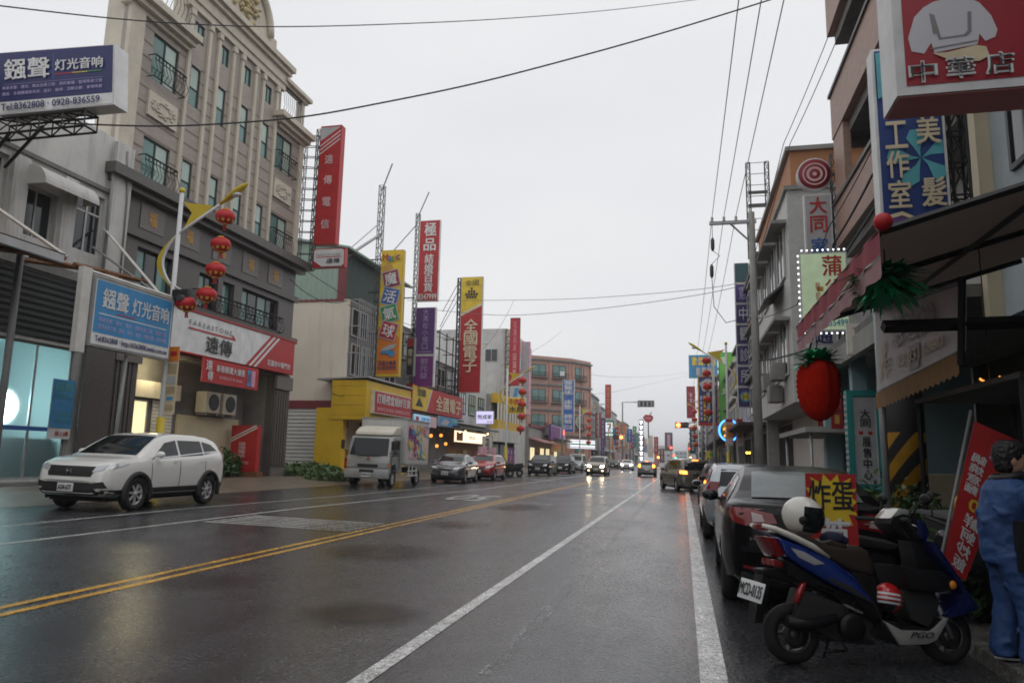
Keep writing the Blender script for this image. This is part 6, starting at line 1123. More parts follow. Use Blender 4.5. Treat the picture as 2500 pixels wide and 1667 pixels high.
for sg in (-1, 1):
    c.patch('tail_light', 'y', -1, [(sg*.36, .89), (sg*.66, .85), (sg*.68, 1.02), (sg*.4, .98)], 'taillight', eps=.014, nu=8); c.patch('tail_light_wing', 'x', sg, [(-2.16, .85), (-1.95, .93), (-1.92, 1.02), (-2.16, 1.02)], 'taillight', eps=.014, nu=8)
    c.patch('clear_lens', 'y', -1, [(sg*.48, .9), (sg*.59, .89), (sg*.6, .985), (sg*.5, .965)], 'taillight_clear', eps=.02); c.patch('rear_reflector', 'y', -1, [(sg*.45, .42), (sg*.68, .44), (sg*.68, .47), (sg*.45, .45)], 'taillight', eps=.02)
c.patch('lid_seam', 'y', -1, [(-.5, .79), (.5, .79), (.5, .798), (-.5, .798)], 'well', nu=10, nv=1); c.patch('bumper_step', 'y', -1, [(-.7, .6), (.7, .6), (.72, .66), (-.72, .66)], 'car_dark', eps=.05, nu=12, nv=2); c.patch('lower_bumper', 'y', -1, [(-.72, .24), (.72, .24), (.7, .4), (-.7, .4)], 'plastic', eps=.012, nu=10)
f_ = c.hit('y', -.42, .74, -1)[0]; fr_ = Frame((-.62, f_.y-.03, .72), (-.3, f_.y-.03, .72), (-.62, f_.y-.03, .76)); text(fr_, 'mazda 3', (0, 0, 1, 1), 'chrome', c.root, 0, name='badge')
c.seams((-1.2, -.13, .95), .3, 1.0); c.handles((-.98, .02), .88, 'car_black'); c.mirror(.72, 1.02, 'car_black'); c.plate(-1, .52, None)
b = MB(); b.tube([(.45, -2.2, .27), (.45, -2.34, .27)], .035, 10); b.build('exhaust', 'chrome', c.root); c.place(1.32, 10.4, -1, 1.03)
# rear glass: its pale reflection is put into the base colour

def hatch(name, label, pm, H=1.53, L=4.1, W=1.72, tail='taillight', head='headlens', group=None, plates=(None, None), brake=False, glass='carglass'):
    hl = L/2
    c = Car(name, label, [(-hl, .8), (-hl+.05, 1.0), (-hl+.12, 1.16), (-hl+.28, 1.36), (-hl+.55, H-.04), (-.8, H-.005), (-.2, H), (.25, H-.03), (.6, H-.15), (1.05, 1.12), (1.25, 1.05), (hl-.35, .95), (hl-.12, .84), (hl, .65)], L, W, H, [(-hl, 1.06), (-.6, .99), (1.2, .95), (hl, .88)], (-hl+.68, hl-.8), .31, .2, pm, group=group, tumble=.2)
    c.both('side_window', [(-.1, 1.02), (.9, .99), (.4, H-.17), (-.1, H-.11)], glass, nu=8, nv=4); c.both('side_window', [(-1.05, 1.05), (-.16, 1.02), (-.16, H-.11), (-.95, H-.12)], glass, nu=8, nv=4); c.both('quarter_window', [(-hl+.38, 1.14), (-1.12, 1.06), (-1.02, H-.13), (-hl+.6, H-.16)], glass, nu=6, nv=4)
    c.patch('windshield', 'z', 1, [(-.62, 1.1), (.62, 1.1), (.52, .38), (-.52, .38)], glass, nu=8, nv=8); c.patch('rear_window', 'y', -1, [(-.56, 1.06), (.56, 1.06), (.5, H-.13), (-.5, H-.13)], glass, nu=8, nv=6)
    for sg in (-1, 1):
        c.patch('tail_light', 'y', -1, [(sg*.57, .82), (sg*.69, .82), (sg*.67, 1.13), (sg*.59, 1.12)], tail, eps=.016, nu=5, nv=6); c.patch('tail_light_wing', 'x', sg, [(-hl+.1, .84), (-hl+.2, .86), (-hl+.27, 1.14), (-hl+.14, 1.14)], tail, eps=.016); c.patch('headlight', 'y', 1, [(sg*.4, .68), (sg*.68, .72), (sg*.7, .86), (sg*.46, .82)], head, eps=.014, nu=6); c.patch('headlight_wing', 'x', sg, [(hl-.5, .82), (hl-.14, .74), (hl-.14, .86), (hl-.45, .9)], head, eps=.014)
    c.patch('grille', 'y', 1, [(-.38, .62), (.38, .62), (.42, .76), (-.42, .76)], 'plastic', nu=8); c.patch('bumper_intake', 'y', 1, [(-.5, .32), (.5, .32), (.5, .46), (-.5, .46)], 'plastic', nu=8); c.patch('rear_bumper_trim', 'y', -1, [(-.68, .3), (.68, .3), (.68, .42), (-.68, .42)], 'plastic', nu=8)
    if brake: c.patch('high_brake_light', 'y', -1, [(-.14, H-.1), (.14, H-.1), (.14, H-.07), (-.14, H-.07)], 'e_brake', eps=.02, nu=3, nv=1)
    c.seams((-1.1, -.13, .95), .32, 1.0); c.handles((-.92, .05), .9, 'car_'+pm); c.mirror(.78, 1.03, 'car_'+pm)
    c.plate(1, .52, plates[0]); c.plate(-1, .66, plates[1]); return c
hatch('parked_hatchback', 'silver-blue hatchback parked in front of the black sedan', 'silver', 1.52).place(1.22, 17.25, 0)
hatch('parked_car', 'dark car parked further up the right kerb beyond the silver hatchback', 'dark', 1.45).place(1.5, 23.5, 0)
c = hatch('parked_taxi', 'dark green car showing only its roof beyond the parked silver hatchback', 'dark', 1.5); c.place(2.0-.6, 29.2, 0)
# minivan pulling out
def van(name, label, pm, H=1.68, L=4.6, tail='taillight', head='headlens', group=None, brake=False, plates=(None, None)):
    hl = L/2
    c = Car(name, label, [(-hl, .85), (-hl+.04, 1.08), (-hl+.1, 1.25), (-hl+.22, 1.5), (-hl+.4, H-.03), (-.9, H), (-.1, H), (.4, H-.04), (.8, H-.2), (1.25, 1.26), (1.55, 1.12), (hl-.3, 1.0), (hl-.1, .86), (hl, .66)], L, 1.78, H, [(-hl, 1.1), (-.6, 1.04), (1.4, 1.0), (hl, .9)], (-hl+.82, hl-.9), .325, .2, pm, group=group, tumble=.17)
    c.both('side_window', [(.02, 1.07), (1.1, 1.04), (.6, H-.18), (.02, H-.12)], 'carglass', nu=8, nv=4); c.both('side_window', [(-.95, 1.09), (-.04, 1.07), (-.04, H-.12), (-.95, H-.12)], 'carglass', nu=8, nv=4); c.both('quarter_window', [(-hl+.34, 1.14), (-1.02, 1.1), (-1.02, H-.12), (-hl+.5, H-.14)], 'carglass', nu=8, nv=4)
    c.patch('windshield', 'z', 1, [(-.66, 1.4), (.66, 1.4), (.54, .52), (-.54, .52)], 'carglass', nu=8, nv=8); c.patch('rear_window', 'y', -1, [(-.62, 1.1), (.62, 1.1), (.56, H-.14), (-.56, H-.14)], 'carglass', nu=8, nv=6)
    for sg in (-1, 1):
        c.patch('tail_light', 'y', -1, [(sg*.46, .89), (sg*.73, .9), (sg*.72, 1.06), (sg*.48, 1.04)], tail, eps=.016, nu=6); c.patch('headlight', 'y', 1, [(sg*.4, .74), (sg*.7, .76), (sg*.72, .92), (sg*.46, .88)], head, eps=.014, nu=6); c.patch('tail_light_wing', 'x', sg, [(-hl+.06, .9), (-hl+.24, .92), (-hl+.24, 1.06), (-hl+.1, 1.06)], tail, eps=.016)
        c.patch('fog_lamp', 'y', 1, [(sg*.52, .4), (sg*.68, .4), (sg*.68, .5), (sg*.52, .5)], 'headlens' if 'e_' not in head else 'e_warm', eps=.014)
    if brake:
        c.patch('high_brake_light', 'y', -1, [(-.16, H-.1), (.16, H-.1), (.16, H-.06), (-.16, H-.06)], 'e_brake', eps=.03, nu=3, nv=1)
        for sg in (-1, 1): c.patch('brake_core', 'y', -1, [(sg*.56, .92), (sg*.7, .93), (sg*.69, 1.02), (sg*.56, 1.01)], 'e_brake_core', eps=.026)
    c.patch('grille', 'y', 1, [(-.38, .7), (.38, .7), (.42, .84), (-.42, .84)], 'plastic', nu=8); c.patch('bumper_intake', 'y', 1, [(-.46, .32), (.46, .32), (.46, .46), (-.46, .46)], 'plastic', nu=8); c.patch('bumper_crease', 'y', -1, [(-.74, .62), (.74, .62), (.74, .7), (-.74, .7)], 'car_'+pm, eps=.05, nu=8, nv=2)
    c.seams((-1.0, -.01, 1.12), .3, 1.05); c.handles((-.85, .12), .95, 'car_'+pm); c.mirror(.98, 1.08, 'car_'+pm); c.plate(1, .54, plates[0]); c.plate(-1, .55, plates[1]); return c
van('minivan', 'grey-brown minivan angling out of the kerb with glowing brake lights', 'champagne', 1.68, 4.75, 'e_brake', brake=True).place(.05, 41.25, 15)
van('oncoming_van', 'beige van driving towards the camera with dazzling headlights', 'gold', 1.72, 4.5, head='e_head', plates=('8X-5236', None)).place(-7.45, 67.5, 180)
c = hatch('moving_hatchback', 'grey hatchback driving away with red-amber brake lights', 'ltgrey', 1.5, tail='e_brake', brake=True); c.place(-3.35, 73.3, 0)
for sg in (-1, 1): c.patch('brake_core', 'y', -1, [(sg*.6, .88), (sg*.68, .88), (sg*.66, 1.06), (sg*.61, 1.05)], 'e_brake_core', eps=.03)
hatch('oncoming_car', 'white car with lit headlights far along the opposite lane', 'white', 1.48, head='e_headw').place(-7.6, 106, 180)
c = Car('parked_sedan', 'dark grey sedan parked behind the box truck', [(-2.29, .82), (-2.22, .98), (-2.1, 1.06), (-1.62, 1.1), (-1.3, 1.23), (-.95, 1.36), (-.5, 1.44), (-.1, 1.46), (.3, 1.43), (.7, 1.3), (1.15, 1.07), (1.3, 1.02), (1.8, .95), (2.1, .84), (2.2, .76), (2.29, .62)], 4.58, 1.76, 1.46, [(-2.29, 1.03), (-.8, .98), (1.2, .94), (2.29, .85)], (-1.33, 1.31), .315, .2, 'grey', tumble=.24, ends=.16)
c.both('side_window', [(-.1, 1.02), (.85, .98), (.45, 1.3), (-.1, 1.36)], 'carglass', nu=8, nv=4); c.both('side_window', [(-1.25, 1.05), (-.16, 1.02), (-.16, 1.36), (-.85, 1.3)], 'carglass', nu=8, nv=4); c.patch('rear_window', 'z', 1, [(-.56, -1.58), (.56, -1.58), (.5, -.78), (-.5, -.78)], 'carglass'); c.patch('windshield', 'z', 1, [(-.62, 1.13), (.62, 1.13), (.53, .36), (-.53, .36)], 'carglass', nu=8, nv=8)
for sg in (-1, 1): c.patch('headlight', 'y', 1, [(sg*.36, .68), (sg*.66, .72), (sg*.69, .83), (sg*.44, .78)], 'headlens', eps=.014, nu=6); c.patch('headlight_wing', 'x', sg, [(1.75, .84), (2.1, .74), (2.1, .82), (1.75, .87)], 'headlens', eps=.014); c.patch('tail_light', 'y', -1, [(sg*.4, .8), (sg*.74, .78), (sg*.74, .96), (sg*.44, .94)], 'taillight', eps=.014)
c.patch('grille', 'y', 1, [(-.34, .62), (.34, .62), (.36, .72), (-.36, .72)], 'plastic', nu=8); c.patch('grille_bar', 'y', 1, [(-.36, .725), (.36, .725), (.36, .745), (-.36, .745)], 'chrome', eps=.02, nu=8, nv=1); c.patch('bumper_intake', 'y', 1, [(-.55, .3), (.55, .3), (.55, .42), (-.55, .42)], 'plastic', nu=8)
c.seams((-1.2, -.13, .95), .3, 1.0); c.handles((-.98, .02), .88, 'car_grey'); c.mirror(.72, 1.02, 'car_grey'); c.plate(1, .5, '5836-QX'); c.place(-11.55, 37.3, 184)
hatch('parked_car', 'bright red hatchback parked behind the grey car near the dessert shop', 'red', 1.5, 3.8).place(-11.45, 43.2, 180)
van('parked_suv', 'black SUV parked by the noodle shop with a white plate', 'dark', 1.62, 4.5, plates=('1628-VB', None)).place(-11.0, 59.2, 180)
van('parked_suv', 'dark grey SUV parked past the orange traffic cone', 'dark', 1.66, 4.5).place(-10.9, 69.5, 180)
van('parked_van', 'pale van parked near the pink corner building', 'ltgrey', 1.9, 4.7).place(-11.0, 79, 180)
hatch('moving_car', 'dark car following the grey hatchback far ahead', 'dark', 1.45).place(-1.2, 92, 0)
hatch('parked_car', 'black car parked far along the left kerb', 'dark', 1.45).place(-10.6, 118, 180)
hatch('parked_car', 'dark red car parked far along the left kerb', 'red', 1.45).place(-10.6, 130, 180)
hatch('parked_car', 'silver car parked far along the right kerb', 'silver', 1.45).place(1.2, 60, 0)
hatch('parked_car', 'white car parked far along the right kerb', 'white', 1.5).place(1.2, 75, 0)

# ---- box truck
T = thing('box_truck', 'small box truck with cream roof fairing and colourful side panel', 'truck', world=False)
mat('cab', (.36, .37, .36), .35, .35, var=.08, coat=.4, streak=.1); mat('cab_cream', (.66, .62, .52), .45, var=.1, streak=.15); mat('boxwhite', (.58, .58, .57), .5, var=.08, streak=.25)
prof = [(1.18, .62), (1.2, .95), (1.14, 1.25), (.86, 1.98), (.7, 2.06), (-.45, 2.08), (-.45, .55), (.2, .55), (.25, .75), (.45, .92), (.7, .92), (.9, .75), (.95, .5)]
b = MB(); b.prism([(y+1.3, z) for y, z in prof], 'x', -.9, .9); b.build('cab', 'cab', T, bevel=.05)
b = MB(); fw = [(.86+1.3, 2.0), (1.1+1.3, 1.3)]; b.add([(-.8, 2.5-.045+.02, 1.28), (.8, 2.475, 1.28), (.74, 2.2, 1.96), (-.74, 2.2, 1.96)], [(0, 1, 2, 3)]); b.build('windshield', 'carglass', T, clean=False)
for sg in (-1, 1):
    b = MB(); x = sg*.912; b.add([(x, 2.2, 1.25), (x, 1.35, 1.22), (x, 1.35, 1.9), (x, 1.95, 1.9)], [(0, 1, 2, 3)]); b.build('side_window', 'carglass', T, clean=False)
    b = MB(); b.box(x-.006, x+.006, 1.27, 1.285, .7, 1.95); b.box(x-.006, x+.006, 2.24, 2.255, .75, 1.3); b.build('door_seam', 'plastic', T); b = MB(); b.box(x-.02, x+.02, 1.36, 1.5, 1.1, 1.14); b.build('door_handle', 'plastic', T)
    b = MB(); b.box(min(sg*.52, sg*.84), max(sg*.52, sg*.84), 2.5, 2.53, .8, .97); b.build('headlight', 'headlens', T); b = MB(); b.box(min(sg*.85, sg*.9), max(sg*.85, sg*.9), 2.44, 2.52, .82, .97); b.build('indicator', 'p_orange', T)
    b = MB(); b.tube([(sg*.86, 2.42, 1.35), (sg*1.06, 2.62, 1.5), (sg*1.06, 2.62, 1.85)], .012); b.box(sg*1.06-.07, sg*1.06+.07, 2.6, 2.64, 1.5, 1.85); b.build('side_mirror', 'plastic', T)
b = MB(); b.box(-.42, .42, 2.51, 2.53, .8, .92); b.build('grille', 'plastic', T); b = MB(); b.box(-.92, .92, 2.42, 2.62, .36, .72); b.build('bumper', 'galv', T, bevel=.04); b = MB(); b.box(-.3, .3, 2.61, 2.63, .6, .7); b.build('bumper_intake', 'plastic', T)
b = MB(); b.box(-.18, .18, 2.625, 2.64, .42, .58); o = b.build('number_plate', 'plate', T); text(Frame((.18, 2.65, .42), (-.18, 2.65, .42), (.18, 2.65, .58)), '0808-GJ', (.06, .2, .94, .8), 'p_black', o, 0)
b = MB(); cx, cz = 0, 1.13
for a in (90, 210, 330): b.prism([(cx+.02*math.cos(R(a+60)), cz+.02*math.sin(R(a+60))), (cx+.05*math.cos(R(a+30)), cz+.05*math.sin(R(a+30))), (cx+.1*math.cos(R(a)), cz+.1*math.sin(R(a))), (cx+.05*math.cos(R(a-30)), cz+.05*math.sin(R(a-30)))], 'y', 2.5, 2.53)
b.build('badge', 'p_red', T); b = MB(); b.box(-.5, .5, 2.47, 2.5, 1.255, 1.27); b.build('wiper', 'plastic', T)
b = MB(); b.prism([(2.05, 2.08), (2.0, 2.22), (1.6, 2.42), (1.0, 2.5), (.88, 2.5), (.88, 2.08)], 'x', -.82, .82); b.build('roof_fairing', 'cab_cream', T, bevel=.09, segs=3)
b = MB(); b.box(-1.02, 1.02, -2.5, .8, .95, 2.82); b.build('cargo_box', 'boxwhite', T); b = MB(); b.box(-1.04, 1.04, -2.52, .82, 2.8, 2.86); b.box(-1.035, 1.035, -2.51, .81, .9, .98); b.build('box_edging', 'alu', T)
b = MB(); b.box(-.45, .45, -2.4, 1.6, .55, .75); b.build('chassis', 'well', T)
for sg in (-1, 1):
    f = Frame((sg*1.03, .6*sg*-1+(-.85 if sg > 0 else -.85), 1.15), (sg*1.03, -.85+sg*1.5, 1.15), (sg*1.03, -.85-sg*1.5, 2.65)) if True else None
    f = Frame((sg*1.03, -.85-sg*1.5, 1.15), (sg*1.03, -.85+sg*1.5, 1.15), (sg*1.03, -.85-sg*1.5, 2.65)); o = slab(f, .01, 'p_palepink', T, 'side_panel'); rr = random.Random(3)
    for k in range(70):
        u, v = rr.uniform(.04, .96), rr.uniform(.04, .96); s_ = rr.uniform(.05, .15)*(1-k/110); pp = [(max(.01, min(.99, u+s_*(1+.5*math.sin(3*a+k))*math.cos(a))), max(.01, min(.99, v+s_*1.6*(1+.4*math.cos(2*a+k))*math.sin(a)))) for a in [6.28*j/9 for j in range(9)]]
        poly(f, pp, rr.choice(['p_yellow', 'p_pink', 'p_skyblue', 'p_orange', 'p_violet', 'p_palegreen', 'p_cream', 'p_red', 'p_aqua', 'p_beige', 'p_pink', 'p_yellow']), o, .004+k*.0006, 'printed_patch')
    b = MB(); [b.box(sg*1.0-.02, sg*1.0+.02, -1.0, .35, z, z+.06) for z in (.42, .62)]; [b.box(sg*1.0-.02, sg*1.0+.02, y, y+.05, .4, .92) for y in (-.85, -.3, .2)]; b.build('side_guard', 'p_white', T)
class _W: pass
tw = _W(); tw.root = T
for y in (1.88, -1.45):
    for sg in (-1, 1): Car.wheel(tw, sg*.78, y, .36, sg)
T.location = (-12.5, 30.5, gz(-12.5)); T.rotation_mode = 'QUATERNION'; T.rotation_quaternion = (Matrix.Rotation(math.atan(.02), 4, 'Y') @ Matrix.Rotation(R(183), 4, 'Z')).to_quaternion()

# ================================================================== STREET FURNITURE
# ---- red lanterns (one prototype, copied)
def make_lantern():
    r = thing('lantern', '', 'lantern', world=False)
    prof = [(.09, .2), (.17, .19), (.255, .13), (.29, .05), (.295, 0), (.285, -.06), (.24, -.14), (.16, -.195), (.08, -.21)]
    b = MB(); b.lathe(prof, 32, wob=lambda k: 1+.025*(k % 2)); b.build('shade', 'lantern_red', r, clean=False)
    b = MB(); b.lathe([(.1, .19), (.1, .25), (.06, .26)], 14); b.lathe([(.09, -.2), (.1, -.25), (.05, -.26)], 14); b.build('gold_cap', 'lantern_gold', r)
    b = MB()
    for k in range(10):
        a = 2*math.pi*k/10; z = -.12; R_ = .268; c, s_ = math.cos(a), math.sin(a)
        pts = [(R_*math.cos(a+t), R_*math.sin(a+t), z+h) for t, h in ((-.13, -.05), (.13, -.05), (.17, .03), (.05, .02), (0, .075), (-.05, .02), (-.17, .03))]
        b.add([(x*1.02*(.91 if zz < -.14 else 1), y*1.02*(.91 if zz < -.14 else 1), zz) for x, y, zz in pts], [tuple(range(7))])
    b.build('gold_print', 'lantern_gold', r, clean=False)['kind'] = 'stuff'
    b = MB(); [b.tube([(.03*math.cos(a), .03*math.sin(a), -.25), (.045*math.cos(a), .045*math.sin(a), -.42)], .012, 4) for a in [6.28*k/7 for k in range(7)]]; b.build('tassel', 'lantern_red', r)
    return r
LP = make_lantern(); LP_used = [False]
def put_lantern(p, s, label, tilt=(0, 0)):
    o = LP if not LP_used[0] else copy_tree(LP); LP_used[0] = True
    o.location = p; o.scale = (s,)*3; o.rotation_euler = (tilt[0], tilt[1], random.uniform(0, 3)); o['label'] = label; o['group'] = 'red lanterns on '+label.split(' hung from ')[1]; return o
# ---- street lamps
def street_lamp(X, Y, side, label, lan, where, hgt=8.8, s=1.0, dz=0):
    "arm reaches over the road; lan = lantern offsets from the arm end (out, down)"
    sg = 1 if side == 'L' else -1; zb = gz(X)+dz; r = thing('street_lamp', label, 'street lamp', (X, Y, zb)); Zt = zb+hgt
    b = MB(); b.tube([(X, Y, zb), (X, Y, zb+2.6), (X, Y, Zt)], [.1, .085, .065], 10); b.build('pole', 'lamp_white', r)
    b = MB(); b.lathe([(.17, zb), (.17, zb+.06), (.12, zb+.1), (.12, zb+2.2)], 12, (X, Y, 0)); b.build('pole_sleeve', 'lamp_yellow', r)
    MB().ball((X, Y, Zt+.03), .1).build('finial', 'lamp_yellow', r)
    arc = [(X-sg*(.62*math.sin(math.pi*k/12)), Y, Zt-1.15-1.0-math.cos(math.pi*(1-k/12))*1.0) for k in range(13)]
    b = MB(); b.tube([(X+sg*.35, Y, Zt-3.2)]+[(X-sg*.46*math.sin(math.pi*k/10), Y, Zt-3.1+1.75*k/10) for k in range(1, 10)]+[(X+sg*.12, Y, Zt-1.28), (X+sg*1.38, Y, Zt-.5)], .042, 8); b.build('arm', 'lamp_white', r)
    b = MB(); n_ = 10; vs = []
    for k in range(n_+1): t = k/n_; a = X-sg*.46*math.sin(math.pi*t); z = Zt-3.1+1.75*t; wd = .16*math.sin(math.pi*t); vs += [(a-sg*.04, Y-.015, z), (a-sg*(.04+wd), Y-.015, z), (a-sg*.04, Y+.015, z), (a-sg*(.04+wd), Y+.015, z)]
    fs = []
    for k in range(n_): o = 4*k; fs += [(o, o+1, o+5, o+4), (o+2, o+3, o+7, o+6), (o+1, o+3, o+7, o+5), (o, o+2, o+6, o+4)]
    b.add(vs, fs); b.build('crescent_fin', 'lamp_yellow', r)
    b = MB(); b.prism([(X+sg*.07, Zt-.32), (X+sg*.3, Zt-.4), (X+sg*.55, Zt-.43), (X+sg*1.15, Zt-.52), (X+sg*.8, Zt-.82), (X+sg*.5, Zt-.98), (X+sg*.2, Zt-1.18), (X+sg*.42, Zt-.72)], 'y', Y-.015, Y+.015); b.build('wing_fin', 'lamp_yellow', r)
    b = MB(); e = V((X+sg*1.38, Y, Zt-.5)); pr = []
    L_ = [0, .12, .32, .6, .85, 1.0]; R1 = [.045, .06, .12, .16, .11, .035]
    for i, (l, rr) in enumerate(zip(L_, R1)): pr.append([(e.x+sg*l*.9, e.y+rr*math.cos(a), e.z+l*.6+rr*.55*math.sin(a)+(.03 if math.sin(a) > 0 else 0)) for a in [6.28*k/10 for k in range(10)]])
    b.add([p for g in pr for p in g], [(i*10+k, i*10+(k+1) % 10, (i+1)*10+(k+1) % 10, (i+1)*10+k) for i in range(5) for k in range(10)]+[tuple(range(10)), tuple(50+k for k in range(10))], True); b.build('lamp_head', 'lamp_yellow', r)
    b = MB(); b.ball((e.x+sg*.58*.9, e.y, e.z+.58*.6-.07), .2, .12, .07); b.build('lens', 'lamp_white', r)
    pts = [V((X+sg*o, Y, Zt-dn)) for o, dn in lan]
    for k, p in enumerate(pts): put_lantern(p, s, ['topmost', 'second highest', 'middle', 'second lowest', 'lowest'][k]+' red lantern hung from '+where, (random.uniform(-.1, .1), random.uniform(-.12, .12)))
    b = MB(); b.tube([V((X+sg*1.34, Y, Zt-.53))]+pts, .008, 4); b.build('lantern_cord', 'wire', r)
    return r
def lan_from_px(X, Y, hgt, side, px, dz=0):
    sg = 1 if side == 'L' else -1; out = []
    for x, y in px: p = ay(x, y, Y); out.append(((p.x-X)*sg, gz(X)+dz+hgt-p.z))
    return out
X0 = -15.1; Y0 = ax(400, 640, X0).y; tp = ax(418, 440, X0); h0 = tp.z-gz(X0)
street_lamp(X0, Y0, 'L', 'white street lamp with yellow fins beside the white SUV', lan_from_px(X0, Y0, h0, 'L', [(518, 498), (507, 562), (495, 620), (475, 677), (428, 698)]), 'the lamp beside the white SUV', h0)
tp = ax(1165, 880, -14.0); std = [(1.3, 1.05), (1.3, 2.0), (1.28, 3.0), (1.26, 4.0), (1.2, 5.0)]
street_lamp(-14.0, tp.y, 'L', 'white street lamp with yellow fins in front of the noodle shop', std, 'the lamp in front of the noodle shop', 8.6, 1.15)
street_lamp(-13.8, 102, 'L', 'street lamp with yellow head by the blue mattress sign', std, 'the lamp by the blue mattress sign', 8.6, 1.15)
street_lamp(-13.8, 148, 'L', 'far street lamp near the convenience store sign', std, 'the lamp near the convenience store sign', 8.6, 1.15)
street_lamp(2.75, 47.5, 'R', 'white street lamp with yellow fins in front of the purple clinic sign', [(1.2, 1.05), (1.2, 1.85), (1.19, 2.7), (1.18, 3.5), (1.15, 4.3)], 'the lamp in front of the clinic sign', 8.9, .92)
street_lamp(-13.6, 192, 'L', 'distant street lamp past the overhead sign board', std, 'the distant lamp past the overhead sign', 8.6, 1.2)
street_lamp(2.8, 137, 'R', 'distant street lamp past the traffic signal on the clinic side', std, 'the distant lamp past the traffic signal', 8.6, 1.2)
street_lamp(2.75, 92, 'R', 'far street lamp by the navy cloud sign', std, 'the lamp by the navy cloud sign', 8.6, 1.15)
t = thing('camera_box', 'black security camera box strapped to the lamp pole', 'camera', (X0+.25, Y0, 5.9)); b = MB(); b.box(X0+.1, X0+.65, Y0-.18, Y0+.1, 5.75, 6.25); b.build('housing', 'p_black', t, bevel=.03); b = MB(); b.lathe([(.1, 0), (.12, .3)], 12, (X0+.5, Y0-.35, 5.95), 'y'); b.build('lens_hood', 'p_dgrey', t); b = MB(); b.bar((X0, Y0, 6.3), (X0+.4, Y0, 6.1), .06); b.build('bracket', 'galv', t)
f = frY(X0+.14, X0+.5, 2.5, 4.5, Y0-.1); t = sign('pole_banner', 'narrow faded orange banner tied to the lamp pole by the SUV', f, .015, 'p_beige', None, 0, [('p_orange', rect(0, .78, 1, 1)), ('p_red', rect(.2, .86, .8, .93)), ('p_tan', rect(.1, .6, .9, .74)), ('p_lgrey', rect(.15, .44, .85, .56)), ('p_tan', rect(.1, .3, .9, .4)), ('p_skyblue', rect(.2, .2, .8, .25)), ('p_tan', rect(.15, .06, .85, .14))], eps=.006, cat='banner')
# ---- utility poles and wires
def upole(X, Y, h, label, arm=1.5, sg=-1):
    r = thing('utility_pole', label, 'utility pole', (X, Y, gz(X))); zb = gz(X)
    b = MB(); b.tube([(X, Y, zb), (X, Y, zb+h)], [.17, .11], 12); b.build('shaft', 'concrete', r)
    b = MB(); z = zb+h-.35; b.box(X+sg*arm-.05, X+.16, Y-.06, Y+.06, z-.06, z+.06) if sg < 0 else b.box(X-.16, X+sg*arm+.05, Y-.06, Y+.06, z-.06, z+.06); b.bar((X+sg*.08, Y, z-.75), (X+sg*.75, Y, z-.05), .05); b.build('crossarm', 'galv', r)
    pts = []
    for k in range(3):
        x = X+sg*(.55+k*(arm-.6)/2); b = MB(); b.lathe([(.03, z+.06), (.06, z+.1), (.035, z+.14), (.06, z+.18), (.04, z+.24)], 10, (x, Y, 0)); b.build('insulator', 'p_offwhite', r); pts.append(V((x, Y, z+.24)))
    return r, pts, zb+h
r1, A1, z1 = upole(2.6, 27.3, 10.65, 'tall concrete utility pole with a crossarm beside the parked cars', 1.45)
b = MB(); b.lathe([(.04, 9.1), (.07, 9.2), (.07, 9.5), (.03, 9.6)], 8, (1.2, 27.3, 0)); b.lathe([(.04, 8.1), (.07, 8.2), (.07, 8.5), (.03, 8.6)], 8, (1.15, 27.35, 0)); b.tube([(1.2, 27.3, 10.2), (1.2, 27.3, 9.6)], .012); b.tube([(1.2, 27.3, 9.1), (1.45, 27.3, 8.9), (1.15, 27.35, 8.6)], .012); b.tube([(1.15, 27.35, 8.1), (1.2, 27.3, 7.0), (1.6, 27.3, 6.4), (2.5, 27.3, 6.6)], .015); b.build('cable_fuse', 'p_dgrey', r1)
r2, A2, z2 = upole(2.7, 66, 10.6, 'concrete utility pole before the bright green sign', 1.45); r3, A3, z3 = upole(2.7, 108, 10.4, 'far concrete utility pole by the traffic signal', 1.45); r4, A4, z4 = upole(2.9, 160, 10.2, 'farthest concrete utility pole on the clinic side', 1.45)
_, B1, _ = upole(-15.6, 98, 10.2, 'dark utility pole in front of the pink corner building', 1.4, 1); _, B2, _ = upole(-15.4, 140, 12, 'utility pole rising near the convenience store sign', 1.4, 1)
def span(a, c, sag, r, name, label, m='wire', n=18, group=None):
    a, c = V(a), V(c); pts = [a.lerp(c, i/n)-V((0, 0, sag*4*(i/n)*(1-i/n))) for i in range(n+1)]
    b = MB(); b.tube(pts, r, 5); o = b.build(name, m, clean=False); return tag(o, label, 'cable', group)
for k in range(3):
    e = A1[k]+V((0, -42, .3)); lab = ['innermost', 'middle', 'outermost'][k]
    span(e, A1[k], .25, .012, 'power_line', lab+' power line above the roadside cars, ending at the near utility pole', 'wire_grey'); span(A1[k], A2[k], .35, .012, 'power_line', lab+' power line strung from the near utility pole towards the green sign', 'wire_grey'); span(A2[k], A3[k], .4, .014, 'power_line', lab+' power line between the two farther utility poles', 'wire_grey'); span(A3[k], A4[k], .4, .02, 'power_line', lab+' power line at the far end of the utility line', 'wire_grey')
